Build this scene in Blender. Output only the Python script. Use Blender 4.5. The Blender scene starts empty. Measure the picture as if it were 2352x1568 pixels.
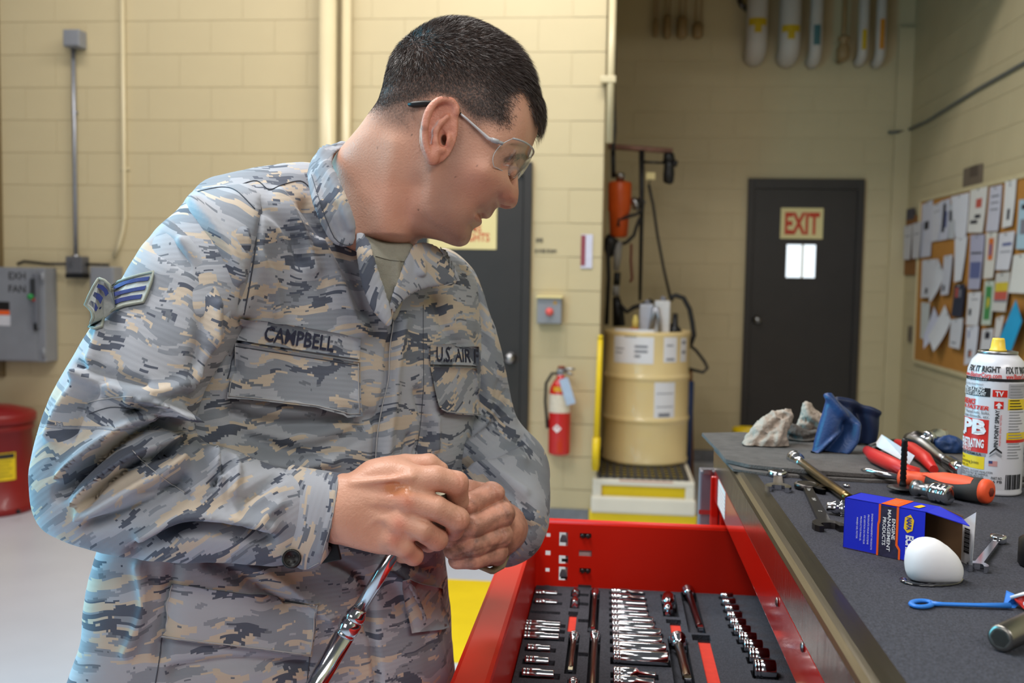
import bpy, bmesh, math, random
import numpy as np
from mathutils import Vector, Matrix
from mathutils.bvhtree import BVHTree
random.seed(7); RNG = np.random.default_rng(7)
scene = bpy.context.scene
COL = scene.collection
R_ = math.radians

# ------------------------------------------------------------ camera, light, exposure
FPX, CAM_H, PITCH, ROLL, YAW = 2286.7, 1.52, 3.9, 0.017, 5.8
def _basis():
    p, y = R_(PITCH), R_(YAW)
    F = np.array([-math.sin(y)*math.cos(p), math.cos(y)*math.cos(p), -math.sin(p)])
    r = np.cross(F, [0, 0, 1]); r /= np.linalg.norm(r); u = np.cross(r, F)
    c, s = math.cos(ROLL), math.sin(ROLL)
    return np.array([0, 0, CAM_H]), r*c + u*s, u*c - r*s, F
EYE, CR, CU, CF = _basis()
cd = bpy.data.cameras.new('camera'); cam = bpy.data.objects.new('camera', cd); COL.objects.link(cam)
cd.lens = 35; cd.sensor_width = 36; cd.sensor_fit = 'HORIZONTAL'; cd.clip_start = .02
m = Matrix.Identity(4)
for i in range(3):
    m[i][0], m[i][1], m[i][2], m[i][3] = CR[i], CU[i], -CF[i], EYE[i]
cam.matrix_world = m
cd.dof.use_dof = True; cd.dof.focus_distance = 1.06; cd.dof.aperture_fstop = 6.7
scene.camera = cam
w = bpy.data.worlds.new('world'); scene.world = w; w.use_nodes = True
w.node_tree.nodes['Background'].inputs[0].default_value = (.93, .96, 1, 1)
w.node_tree.nodes['Background'].inputs[1].default_value = .105
def area(name, loc, target, sx, sy, power, color=(1, 1, 1)):
    l = bpy.data.lights.new(name, 'AREA'); l.shape = 'RECTANGLE'; l.size = sx; l.size_y = sy
    l.energy = power; l.color = color
    o = bpy.data.objects.new(name, l); COL.objects.link(o); o.location = loc
    o.rotation_euler = (Vector(target) - Vector(loc)).to_track_quat('-Z', 'Y').to_euler()
    return o
# daylight of the open bay door on the left, strip lamps under the roof, plus added side and front fill lamps behind the camera
area('bay_daylight', (-2.7, 1.35, 1.7), (-.5, 1.1, 1.2), 1.5, 2.2, 92, (.16, .72, 1))
area('side_fill_lamp', (-2.1, -1.2, 2.1), (-.2, 1.2, 1.2), 1.5, 1.3, 17, (1, .98, .96))  # added fill, no real window: lifts the arm, jacket and drawer
area('strip_lamp_a', (-1.2, 1.3, 4.0), (-1.0, 1.4, 0), 2.4, .6, 112, (1, .98, .95))
area('strip_lamp_b', (-1.9, 4.7, 4.3), (-1.9, 5.1, 0), 3.6, .4, 66, (1, .97, .93))
area('strip_lamp_c', (-.3, 4.8, 4.1), (-.4, 5.4, 0), 1.6, .4, 42, (1, .97, .93))
area('front_fill_lamp', (1.2, -1.2, 3.4), (.2, 1.5, 1.1), 2.2, .7, 40, (1, .97, .93))  # unseen fill lamp added to brighten the man from the front
scene.view_settings.view_transform = 'Standard'; scene.view_settings.look = 'None'
scene.view_settings.exposure = 0.0; scene.view_settings.gamma = 1
scene.view_settings.use_curve_mapping = False
scene.cycles.use_denoising = True
scene.cycles.max_bounces = 5; scene.cycles.diffuse_bounces = 3; scene.cycles.glossy_bounces = 3; scene.cycles.transmission_bounces = 3; scene.cycles.transparent_max_bounces = 6
scene.cycles.sample_clamp_indirect = 5; scene.cycles.use_adaptive_sampling = True; scene.cycles.adaptive_threshold = .03; scene.cycles.caustics_reflective = False; scene.cycles.caustics_refractive = False

# ------------------------------------------------------------ pixel geometry of the photograph
def ray(px, py): return CF + CR*((px-1176)/FPX) + CU*((784-py)/FPX)
def at(px, py, axis, val):
    d = ray(px, py); return EYE + d*((val-EYE[axis])/d[axis])
def dp(px, py, depth): return EYE + ray(px, py)*depth
def proj(P):
    q = np.asarray(P)-EYE; z = q@CF
    return 1176+FPX*(q@CR)/z, 784-FPX*(q@CU)/z, z

# ------------------------------------------------------------ materials
def C(r, g=None, b=None):
    if g is None: g = b = r
    f = lambda c: (c/255)/12.92 if c/255 <= .04045 else ((c/255+.055)/1.055)**2.4
    return (f(r), f(g), f(b), 1)
_M = {}
def N(nt, t, **kw):
    n = nt.nodes.new(t)
    for k, v in kw.items():
        if k.startswith('i_'):
            key = k[2:]; key = int(key) if key.isdigit() else key.replace('_', ' ')
            n.inputs[key].default_value = v
        else: setattr(n, k, v)
    return n
def mat(name, col, rough=.5, metal=0, var=.06, vscale=30, bump=0, bscale=200, spec=.5, coat=0, emit=None, alpha=1, trans=0, ior=1.45, aniso=None):
    if name in _M: return _M[name]
    M = bpy.data.materials.new(name); M.use_nodes = True; nt = M.node_tree; b = nt.nodes['Principled BSDF']
    b.inputs['Roughness'].default_value = rough; b.inputs['Metallic'].default_value = metal
    b.inputs['Specular IOR Level'].default_value = spec; b.inputs['Coat Weight'].default_value = coat
    b.inputs['Coat Roughness'].default_value = .08; b.inputs['Alpha'].default_value = alpha
    b.inputs['Transmission Weight'].default_value = trans; b.inputs['IOR'].default_value = ior
    tc = N(nt, 'ShaderNodeTexCoord')
    src = tc.outputs['Object']
    if aniso:
        mp = N(nt, 'ShaderNodeMapping'); mp.inputs['Scale'].default_value = aniso
        nt.links.new(src, mp.inputs[0]); src = mp.outputs[0]
    nz = N(nt, 'ShaderNodeTexNoise', i_Scale=vscale, i_Detail=4.0)
    nt.links.new(src, nz.inputs['Vector'])
    mx = N(nt, 'ShaderNodeMix', data_type='RGBA', blend_type='MIX')
    mx.inputs[6].default_value = tuple(min(1, c*(1-var*2.2)) for c in col[:3])+(1,)
    mx.inputs[7].default_value = tuple(min(1, c*(1+var*2.2)) for c in col[:3])+(1,)
    nt.links.new(nz.outputs[0], mx.inputs[0]); nt.links.new(mx.outputs[2], b.inputs['Base Color'])
    if bump:
        n2 = N(nt, 'ShaderNodeTexNoise', i_Scale=bscale, i_Detail=3.0); nt.links.new(src, n2.inputs['Vector'])
        bp = N(nt, 'ShaderNodeBump', i_Strength=bump, i_Distance=.002); nt.links.new(n2.outputs[0], bp.inputs['Height'])
        nt.links.new(bp.outputs[0], b.inputs['Normal'])
    if emit:
        b.inputs['Emission Color'].default_value = emit[0]; b.inputs['Emission Strength'].default_value = emit[1]
    _M[name] = M; return M

# ------------------------------------------------------------ meshes and objects
WM = {}
class MB:
    def __init__(s): s.v = []; s.f = []; s.sm = []; s.mi = []
    def add(s, v, f, smooth=False, mi=0):
        o = len(s.v); s.v += [tuple(map(float, p)) for p in v]
        s.f += [tuple(int(i)+o for i in q) for q in f]; s.sm += [smooth]*len(f); s.mi += [mi]*len(f); return s
    def box(s, lo, hi, bev=0, M=None, mi=0):
        bm = bmesh.new(); bmesh.ops.create_cube(bm, size=1)
        c = [(a+b)/2 for a, b in zip(lo, hi)]; d = [abs(b-a) for a, b in zip(lo, hi)]
        for v in bm.verts: v.co = Vector([c[i]+v.co[i]*d[i] for i in range(3)])
        if bev: bmesh.ops.bevel(bm, geom=list(bm.edges), offset=min(bev, min(d)*.45), segments=2, profile=.6, affect='EDGES')
        return s._bm(bm, M, False, mi)
    def _bm(s, bm, M=None, smooth=False, mi=0):
        if M is not None: bmesh.ops.transform(bm, matrix=M, verts=bm.verts)
        bm.verts.index_update()
        s.add([v.co for v in bm.verts], [[v.index for v in f.verts] for f in bm.faces], smooth, mi); bm.free(); return s
    def cyl(s, p0, p1, r0, r1=None, n=20, caps=True, mi=0):
        return s.tube([p0, p1], [r0, r0 if r1 is None else r1], n, caps, mi)
    def tube(s, pts, rad, n=12, caps=True, mi=0, squash=1):
        pts = [Vector(p) for p in pts]; k = len(pts)
        if not hasattr(rad, '__len__'): rad = [rad]*k
        V = []; t0 = None; prevx = None
        for i in range(k):
            t = (pts[min(i+1, k-1)]-pts[max(i-1, 0)]).normalized()
            if prevx is None:
                a = Vector((0, 0, 1)) if abs(t.z) < .9 else Vector((1, 0, 0))
                x = t.cross(a).normalized()
            else:
                x = (prevx - t*prevx.dot(t)).normalized()
            y = t.cross(x); prevx = x
            for j in range(n):
                a = 2*math.pi*j/n
                V.append(pts[i] + (x*math.cos(a) + y*math.sin(a)*squash)*rad[i])
        Fc = [[i*n+j, i*n+(j+1) % n, (i+1)*n+(j+1) % n, (i+1)*n+j] for i in range(k-1) for j in range(n)]
        s.add(V, Fc, True, mi)
        if caps:
            o = len(s.v)-len(V)
            s.f += [tuple(o+j for j in range(n-1, -1, -1)), tuple(o+(k-1)*n+j for j in range(n))]; s.sm += [False]*2; s.mi += [mi]*2
        return s
    def lathe(s, prof, n=24, M=None, mi=0, smooth=True, n_sides=None):
        """prof: list of (r, z); revolved about local z, transformed by M"""
        V = []; M = M or Matrix.Identity(4)
        for r, z in prof:
            for j in range(n):
                a = 2*math.pi*j/n; V.append(M @ Vector((r*math.cos(a), r*math.sin(a), z)))
        k = len(prof)
        Fc = [[i*n+j, i*n+(j+1) % n, (i+1)*n+(j+1) % n, (i+1)*n+j] for i in range(k-1) for j in range(n)]
        s.add(V, Fc, smooth, mi); o = len(s.v)-len(V)
        if prof[0][0] > 1e-6: s.f.append(tuple(o+j for j in range(n-1, -1, -1))); s.sm.append(False); s.mi.append(mi)
        if prof[-1][0] > 1e-6: s.f.append(tuple(o+(k-1)*n+j for j in range(n))); s.sm.append(False); s.mi.append(mi)
        return s
    def prism(s, poly, vec, mi=0, smooth=False):
        """closed 3-D polygon extruded by vec"""
        n = len(poly); v = [Vector(p) for p in poly]; e = Vector(vec)
        s.add(v+[p+e for p in v], [list(range(n-1, -1, -1)), list(range(n, 2*n))]+[[i, (i+1) % n, (i+1) % n+n, i+n] for i in range(n)], smooth, mi)
        return s
    def grid(s, P, closed=False, smooth=True, mi=0):
        P = np.asarray(P); a, b = P.shape[:2]
        Fc = [[i*b+j, i*b+(j+1) % b, (i+1)*b+(j+1) % b, (i+1)*b+j] for i in range(a-1) for j in range(b if closed else b-1)]
        return s.add(P.reshape(-1, 3), Fc, smooth, mi)
    def build(s, name, material, parent=None, sharp=None):
        me = bpy.data.meshes.new(name); V = np.array(s.v, dtype=float).reshape(-1, 3)
        o = bpy.data.objects.new(name, me); COL.objects.link(o)
        if parent is not None:
            V = V - WM[parent]; WM[o] = WM[parent]; o.parent = parent
        else:
            c = np.array([(V[:, 0].min()+V[:, 0].max())/2, (V[:, 1].min()+V[:, 1].max())/2, V[:, 2].min()])
            V = V - c; WM[o] = c; o.location = c
        me.from_pydata(V.tolist(), [], s.f); me.polygons.foreach_set('use_smooth', s.sm)
        for mm in (material if isinstance(material, (list, tuple)) else [material]): me.materials.append(mm)
        me.polygons.foreach_set('material_index', s.mi)
        me.validate(); me.update(); return o
def empty(name, loc, label=None, cat=None, group=None):
    o = bpy.data.objects.new(name, None); COL.objects.link(o); o.location = loc; WM[o] = np.array(loc, dtype=float)
    o.empty_display_size = .05
    if label: tag(o, label, cat, group)
    return o
def tag(o, label=None, cat=None, group=None, kind=None):
    if label: o['label'] = label
    if cat: o['category'] = cat
    if group: o['group'] = group
    if kind: o['kind'] = kind
    return o
def weighted(o):
    return o
_T = {}
def text2d(s, bold=0.0, width=1.0):
    """outline of a line of lettering as flat faces, cap height 1, left edge 0"""
    k = (s, bold, width)
    if k in _T: return _T[k]
    cu = bpy.data.curves.new('lettering', 'FONT'); cu.body = s; cu.size = 1; cu.resolution_u = 2; cu.offset = bold; cu.fill_mode = 'FRONT'
    ob = bpy.data.objects.new('lettering', cu); COL.objects.link(ob)
    bpy.context.view_layer.update()
    dg = bpy.context.evaluated_depsgraph_get(); me = bpy.data.meshes.new_from_object(ob.evaluated_get(dg))
    V = np.array([v.co[:2] for v in me.vertices]).reshape(-1, 2); Fc = [list(p.vertices) for p in me.polygons]
    bpy.data.objects.remove(ob); bpy.data.curves.remove(cu); bpy.data.meshes.remove(me)
    cap = .69
    V = V/cap; V[:, 0] -= V[:, 0].min(); V[:, 0] *= width
    _T[k] = (V, Fc); return _T[k]
def text_on(mb, s, origin, ux, uy, height, bold=.0, width=1.0, center=False, mi=0, fit=None):
    V, Fc = text2d(s, bold, width); o = np.array(origin, float); ux = np.array(ux, float); uy = np.array(uy, float)
    L = V[:, 0].max(); h = height; sx = h if fit is None else fit/L
    off = -L*sx/2 if center else 0
    P = o + np.outer(V[:, 0]*sx+off, ux) + np.outer(V[:, 1]*h, uy)
    n = np.cross(ux, uy)
    return mb.add(P, Fc, False, mi)
ORD = ['first', 'second', 'third', 'fourth', 'fifth', 'sixth', 'seventh', 'eighth', 'ninth', 'tenth', 'eleventh', 'twelfth', 'thirteenth', 'fourteenth', 'fifteenth', 'sixteenth']

CHROME = mat('chrome', C(205, 207, 212), .12, 1, .05, 60)
SATIN = mat('satin_steel', C(160, 160, 162), .32, 1, .10, 80)
DARKST = mat('dark_steel', C(92, 88, 86), .34, 1, .15, 60)
BLACKP = mat('black_plastic', C(22, 22, 24), .42, 0, .1, 50)
RUBBER = mat('black_rubber', C(30, 29, 29), .6, 0, .15, 30)
# ------------------------------------------------------------ the room
YW, YX, XR, XS = 6.05, 8.25, 2.30, -.08       # back wall, far wall of the recess, right wall, corner of the recess
PAINT = mat('cream_block_paint', C(198, 182, 145), .42, 0, .03, 3, .35, 90, .4)
PAINT2 = mat('cream_gloss_paint', C(206, 192, 156), .35, 0, .03, 4)
FLOORM = mat('grey_floor_paint', C(198, 200, 210), .3, 0, .05, 2.2, .1, 60)
def plane(name, pts, m):
    mb = MB(); mb.add(pts, [list(range(len(pts)))]); o = mb.build(name, m); tag(o, kind='structure'); return o
floor = plane('floor', [(-9, -6, 0), (6, -6, 0), (6, 9, 0), (-9, 9, 0)], FLOORM)
YEL = mat('yellow_floor_paint', C(244, 208, 28), .35, 0, .06, 6)
a = at(1015, 1330, 2, 0); b = at(1060, 1524, 2, 0)
o = MB().box((-.95, b[1], .0005), (.9, a[1], .003)).build('yellow_floor_marking', YEL, floor)
WHT = mat('white_floor_paint', C(214, 216, 220), .35, 0, .04, 6)
MB().box((-.95, b[1]-.09, .0005), (.9, b[1]-.002, .0025)).build('white_floor_marking', WHT, floor)

BH, BW, J = .2032, .4064, .0016
def wall(name, lo, hi, axis, face, z0, z1, s0, s1, base=0.0, skip=()):
    """backing slab plus one block object per masonry unit in view, set proud of the joints; axis 0: wall runs along x, 1: along y; face = sign of the room side"""
    w_ = MB().box(lo, hi).build(name, PAINT); tag(w_, kind='structure')
    protos = {}
    r0 = int(z0/BH); r1 = int(math.ceil(z1/BH))
    for r in range(r0, r1):
        off = (r % 2)*BW/2
        k0 = int(math.floor((s0-off-base)/BW)); k1 = int(math.ceil((s1-off-base)/BW))
        for k in range(k0, k1):
            x0 = max(s0, base+off+k*BW); x1 = min(s1, base+off+(k+1)*BW)
            if x1-x0 < .03: continue
            if any(x0 < q[1] and x1 > q[0] and r*BH < q[3] and (r+1)*BH > q[2] for q in skip): 
                parts = []
                for q in skip:
                    if x0 < q[1] and x1 > q[0] and r*BH < q[3] and (r+1)*BH > q[2]:
                        if q[0]-x0 > .03: parts.append((x0, q[0]))
                        if x1-q[1] > .03: parts.append((q[1], x1))
            else: parts = [(x0, x1)]
            for (p0, p1) in parts:
                L = round(p1-p0, 3)
                if L not in protos:
                    mb = MB(); h = (L-J)/2; v = (BH-J*1.8)/2; d = .003
                    if axis == 0: mb.box((-h, 0, -v), (h, d, v), .0016)
                    else: mb.box((0, -h, -v), (d, h, v), .0016)
                    me = bpy.data.meshes.new('block'); me.from_pydata(mb.v, [], mb.f); me.materials.append(PAINT); protos[L] = me
                bo = bpy.data.objects.new('block', protos[L]); COL.objects.link(bo); bo.parent = w_
                c = (p0+p1)/2; z = (r+.5)*BH
                if axis == 0: P = np.array([c, (hi[1] if face > 0 else lo[1]-.003), z])
                else: P = np.array([(hi[0] if face > 0 else lo[0]-.003), c, z])
                bo.location = P-WM[w_]; WM[bo] = P
    return w_
D1x0, D1x1, D1z = at(868, 500, 1, YW)[0], at(1222, 500, 1, YW)[0], 2.19
wall('wall_back', (-9, YW, 0), (XS, YW+.2, 4.6), 0, -1, .0, 3.25, -3.95, XS, base=XS-10*BW, skip=[(D1x0, D1x1, 0, D1z)])
wall('wall_recess_side', (XS-.2, YW, 0), (XS, YX, 4.6), 1, 1, .8, 3.3, YW+.006, YX)
DXx0, DXx1 = at(1712, 600, 1, YX)[0], at(1977, 600, 1, YX)[0]; DXz = 2.315
wall('wall_recess_back', (XS-.2, YX, 0), (XR, YX+.2, 4.6), 0, -1, .4, 3.45, XS, XR-.125, base=XS, skip=[(DXx0, DXx1, 0, DXz)])
wall('wall_right', (XR, -3, 0), (XR+.2, YX+.2, 4.6), 1, -1, .4, 3.3, 4.9, YX, base=YX)
pier = MB().box((XR-.125, YX-.035, 0), (XR-.001, YX-.001, 3.5), .004).build('wall_corner_pier', PAINT); tag(pier, kind='structure')
cl = MB().box((XS, YW+.1, 4.3), (XR, YX, 4.4)).build('ceiling', PAINT2); tag(cl, kind='structure')
tag(MB().box((XS+.001, YW-.02, 3.42), (XR, YW+.18, 4.6), .004).build('shading_beam', PAINT), kind='structure')  # unseen beam added over the recess mouth to shade its far wall
BASEM = mat('grey_cove_base', C(120, 122, 128), .5, 0, .2, 14)
for n_, lo, hi in (('back', (D1x1+.01, YW-.014, 0), (XS, YW-.006, .085)), ('recess', (XS, YX-.016, 0), (DXx0, YX-.006, .1)), ('left', (-6, YW-.014, 0), (D1x0, YW-.006, .085))):
    tag(MB().box(lo, hi, .002).build('baseboard_'+n_, BASEM), kind='structure')

DOORM = mat('dark_brown_door_paint', C(46, 42, 40), .42, 0, .08, 6)
def door(name, x0, x1, z1, y, knob_px, win=None):
    d = empty(name, ((x0+x1)/2, y, 0)); tag(d, kind='structure')
    fw = .05
    y = y-.045
    fr = MB().box((x0, y, 0), (x0+fw, y+.045, z1), .003).box((x1-fw, y, 0), (x1, y+.045, z1), .003).box((x0+fw, y, z1-fw-.03), (x1-fw, y+.045, z1), .003)
    y += .018
    fr.build('frame', DOORM, d)
    lf = MB()
    a0, a1, zt = x0+fw+.003, x1-fw-.003, z1-fw-.033
    if win:
        (wx0, wx1, wz0, wz1) = win
        lf.box((a0, y+.002, .01), (wx0, y+.024, zt)).box((wx1, y+.002, .01), (a1, y+.024, zt)).box((wx0, y+.002, .01), (wx1, y+.024, wz0)).box((wx0, y+.002, wz1), (wx1, y+.024, zt))
        lf.box((wx0-.012, y-.006, wz0-.012), (wx1+.012, y+.002, wz0)).box((wx0-.012, y-.006, wz1), (wx1+.012, y+.002, wz1+.012)).box((wx0-.012, y-.006, wz0), (wx0, y+.002, wz1)).box((wx1, y-.006, wz0), (wx1+.012, y+.002, wz1))
    else: lf.box((a0, y+.002, .01), (a1, y+.024, zt), .002)
    leaf = lf.build('leaf', DOORM, d)
    if win:
        GL = mat('daylit_wired_pane', C(225, 238, 250), .2, 0, .02, 5, emit=((.86, .94, 1, 1), 1.15))
        mid = wx0+(wx1-wx0)*.56; h = .008
        MB().box((wx0, y+.014, wz0), (mid-h, y+.02, wz1)).build('pane', GL, leaf)
        MB().box((mid+h, y+.014, wz0), (wx1, y+.02, wz1)).build('pane', GL, leaf)
        MB().box((mid-h, y+.01, wz0), (mid+h, y+.022, wz1)).build('mullion', PAINT2, leaf)
    kx, kz = at(*knob_px, 1, y)[[0, 2]]
    K = Matrix.Translation((kx, y+.002, kz)) @ Matrix.Rotation(R_(90), 4, 'X')
    MB().lathe([(.036, 0), (.036, .006), (.014, .010), (.014, .035), (.026, .042), (.031, .055), (.026, .068), (0, .073)], 20, K).build('knob', SATIN, d)
    return d
door1 = door('door_1', D1x0, D1x1, D1z, YW-.0, (1172, 822))
q0, q1 = at(1803, 637, 1, YX), at(1873, 562, 1, YX)
door2 = door('door_2', DXx0, DXx1, DXz, YX, (1738, 734), (q0[0], q1[0], q0[2], q1[2]))

REDL = mat('red_sign_print', C(196, 62, 34), .5)
IVORY = mat('ivory_sign_plastic', C(226, 210, 152), .5, 0, .03, 8)
def sign(name, px, y, label, lines, cat='sign', m=IVORY, lm=REDL, bold=.02, thick=.004):
    (x0, z1), (x1, z0) = at(px[0], px[1], 1, y)[[0, 2]], at(px[2], px[3], 1, y)[[0, 2]]
    r = empty(name, ((x0+x1)/2, y, z0), label, cat)
    MB().box((x0, y-thick, z0), (x1, y, z1), .001).build('plate', m, r)
    for s, lx, lz, h, fit in lines:
        mb = MB(); text_on(mb, s, (x0+lx*(x1-x0), y-thick-.0006, z0+lz*(z1-z0)), (1, 0, 0), (0, 0, 1), h*(z1-z0), bold, fit=fit*(x1-x0))
        mb.build('lettering', lm, r)
    return r
sign('exit_sign', (1794, 477, 1889, 549), YX-.0255, 'ivory sign with red EXIT lettering on the dark far door', [('EXIT', .1, .17, .66, .82)], bold=.035)
sign('door_notice', (985, 430, 1140, 573), YW-.0255, 'ivory notice with red lettering half hidden behind the man\'s chin', [('RMS', .52, .28, .11, .26), ('LIGHTS', .48, .13, .13, .42)])
# ------------------------------------------------------------ things on the back wall
GREYB = mat('grey_box_enamel', C(140, 142, 148), .45, .2, .05, 12)
GALV = mat('galvanised_conduit', C(158, 160, 168), .38, .7, .08, 30)
YF = YW-.006
def wx(px, py, y=None): return at(px, py, 1, YF if y is None else y)
def vtube(name, px0, py0, px1, py1, r, m, label, cat, y=None, group=None):
    y = YF-r if y is None else y
    p, q = wx(px0, py0, y), wx(px1, py1, y); q[0] = p[0] = (p[0]+q[0])/2; q[2] = .001
    o = MB().tube([q, p], r, 16).build(name, m); tag(o, label, cat, group); return o
c = empty('switch_conduit', wx(172, 600), 'thin grey steel conduit between two grey boxes on the cream block wall', 'conduit')
p, q = wx(168, 105, YF-.02), wx(175, 592, YF-.02); q[0] = p[0]
MB().tube([p, q], .0125, 14).build('pipe', GALV, c)
MB().tube([q+np.array([0, 0, .02]), q-np.array([0, 0, .02])], .02, 14).build('coupling', SATIN, c)
MB().box((p[0]-.016, YF-.024, p[2]-.42), (p[0]+.016, YF, p[2]-.40), .002).build('strap', GALV, c)
def wallbox(name, px, depth, label, cat='electrical box', m=GREYB, par=None):
    (x0, z1), (x1, z0) = wx(px[0], px[1], YF-depth)[[0, 2]], wx(px[2], px[3], YF-depth)[[0, 2]]
    r = empty(name, ((x0+x1)/2, YF, z0), label, cat)
    MB().box((x0, YF-depth, z0), (x1, YF, z1), .006).build('body', m, r)
    return r, (x0, x1, z0, z1)
r, (x0, x1, z0, z1) = wallbox('junction_box', (144, 67, 182, 106), .09, 'small square grey junction box at the top of the thin conduit')
MB().box((x0+.006, YF-.094, z0+.006), (x1-.006, YF-.09, z1-.006), .002).build('cover', GREYB, r)
r, (x0, x1, z0, z1) = wallbox('switch_box', (150, 588, 188, 628), .09, 'dark grey switch box at the lower end of the thin conduit', m=mat('dark_grey_enamel', C(96, 96, 100), .5, .2))
MB().box((x0+.03, YF-.1, z0+.05), (x0+.045, YF-.09, z1-.03), .002).build('toggle', SATIN, r)
MB().box((x0-.004, YF-.09, z0-.03), (x1+.004, YF-.002, z0-.001), .004).build('gasket', BLACKP, r)
p = [wx(40, 606, YF-.03), wx(55, 600, YF-.03), wx(110, 606, YF-.03), wx(150, 606, YF-.04)]
tag(MB().tube(p, .009, 10).build('flexible_cable', RUBBER), 'dark cable running from the switch box to the exhaust fan panel', 'cable')
p = [wx(190, 606, YF-.04), wx(215, 607, YF-.03), wx(250, 608, YF-.03)]
tag(MB().tube(p, .009, 10).build('flexible_cable', RUBBER), 'short dark cable on the wall just left of the sleeve stripes patch', 'cable')
r, (x0, x1, z0, z1) = wallbox('electrical_panel', (206, 612, 262, 760), .12, 'grey panel on the wall mostly hidden behind the man\'s shoulder', 'panel')
MB().box((x0+.01, YF-.126, z0+.01), (x1-.01, YF-.12, z1-.01), .002).build('panel_door', GREYB, r)
# exhaust fan panel
D = .15
(x0, z1), (x1, z0) = wx(-60, 612, YF-D)[[0, 2]], wx(103, 832, YF-D)[[0, 2]]
r = empty('exhaust_fan_panel', ((x0+x1)/2, YF, z0), 'large grey control panel lettered EXH FAN with an orange warning label', 'panel')
MB().box((x0, YF-D+.012, z0), (x1, YF, z1), .006).build('body', GREYB, r)
pdoor = MB().box((x0+.008, YF-D, z0+.008), (x1-.055, YF-D+.011, z1-.008), .003).build('panel_door', GREYB, r)
mb = MB(); u = wx(20, 641, YF-D); text_on(mb, 'EXH', (u[0], YF-D-.0008, u[2]), (1, 0, 0), (0, 0, 1), .045, .015, fit=.112); mb.build('lettering', mat('black_print', C(40, 38, 38), .6), pdoor)
mb = MB(); u = wx(20, 671, YF-D); text_on(mb, 'FAN', (u[0], YF-D-.0008, u[2]), (1, 0, 0), (0, 0, 1), .045, .015, fit=.112)
mb.build('lettering', mat('black_print', C(40, 38, 38), .6), pdoor)
for nm, pp, col in (('label_black', (-25, 692, 22, 712), C(26, 22, 20)), ('label_orange', (-25, 712, 22, 723), C(232, 92, 28)), ('label_white', (-25, 723, 24, 748), C(206, 204, 210))):
    (a0, b1), (a1, b0) = wx(pp[0], pp[1], YF-D)[[0, 2]], wx(pp[2], pp[3], YF-D)[[0, 2]]
    MB().box((a0, YF-D-.001, b0), (a1, YF-D, b1)).build('warning_label', mat(nm, col, .5), pdoor)
u = wx(82, 680, YF-D); MB().box((u[0]-.012, YF-D-.02, u[2]-.2), (u[0]+.022, YF-D+.01, u[2]+.14), .004).build('handle_track', mat('panel_track', C(118, 120, 128), .4, .3), r)
h = MB().box((u[0]-.008, YF-D-.05, u[2]), (u[0]+.01, YF-D-.02, u[2]+.11), .004).build('lever', mat('dark_lever', C(60, 62, 66), .4, .4), r)
MB().lathe([(0, -.022), (.015, -.016), (.02, 0), (.014, .012), (0, .016)], 14, Matrix.Translation((u[0]-.002, YF-D-.055, u[2]+.0))).build('lever_knob', mat('green_knob', C(30, 130, 62), .4), h)
MB().box((u[0]-.006, YF-D-.035, u[2]-.03), (u[0]+.008, YF-D-.02, u[2]-.012), .003).build('red_tab', mat('red_tab', C(170, 52, 36), .5), h)
u = wx(86, 749, YF-D); MB().box((u[0]-.008, YF-D-.03, u[2]-.025), (u[0]+.01, YF-D-.018, u[2]+.02), .003).build('latch', BLACKP, r)
for zz in (z0+.06, z1-.06): MB().cyl((x1-.01, YF-D+.005, zz-.03), (x1-.01, YF-D+.005, zz+.03), .008, n=10).build('hinge', GREYB, r)
# red oily waste can
REDP = mat('red_can_paint', C(128, 16, 18), .4, 0, .08, 8, coat=.1)
cx, cy = at(-12, 1190, 2, 0)[:2]; cx = at(-22, 1100, 1, cy+.17)[0]; cy += .2
r = empty('oily_waste_can', (cx, cy, 0), 'red metal oily waste can with a yellow label on the floor', 'waste can')
zt = at(0, 955, 1, cy-.2)[2]
MB().lathe([(.235, 0), (.24, .01), (.24, .05), (.225, .055), (.225, zt-.12), (.235, zt-.115), (.235, zt-.07)], 40, Matrix.Translation((cx, cy, 0))).build('body', REDP, r)
MB().lathe([(.245, zt-.069), (.25, zt-.06), (.25, zt-.02), (.235, zt-.004), (.12, zt+.03), (0, zt+.035)], 40, Matrix.Translation((cx, cy, 0))).build('lid', REDP, r)
lbm = MB()
def arc_patch(mb, cx, cy, rad, a0, a1, z0, z1, n=10):
    P = [[(cx+rad*math.cos(a), cy+rad*math.sin(a), z) for a in np.linspace(a0, a1, n)] for z in (z0, z1)]
    return mb.grid(P)
za, zb = at(0, 1110, 1, cy-.22)[2], at(0, 1046, 1, cy-.22)[2]
lab = arc_patch(MB(), cx, cy, .2262, R_(-88), R_(-24), za, zb, 14).build('label', mat('yellow_label', C(226, 196, 24), .5, 0, .1, 40), r)
arc_patch(MB(), cx, cy, .2266, R_(-86), R_(-26), zb-.035, zb-.005, 14).build('label_heading', mat('black_print', C(40, 38, 38)), lab)
for i in range(5): arc_patch(MB(), cx, cy, .2266, R_(-84), R_(-30-4*(i % 2)), zb-.055-i*.022, zb-.049-i*.022, 14).build('label_line', mat('olive_print', C(120, 104, 20), .6), lab)
u = at(20, 998, 1, cy-.23); MB().box((cx-.02, cy-.262, u[2]-.025), (cx+.17, cy-.20, u[2]+.025), .01).build('foot_bar', BLACKP, r)
MB().lathe([(.014, 0), (.014, .01), (0, .011)], 12, Matrix.Translation((at(52, 1178, 1, cy-.2)[0], cy-.238, .06)) @ Matrix.Rotation(R_(90), 4, 'X')).build('vent_hole', BLACKP, r)
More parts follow.
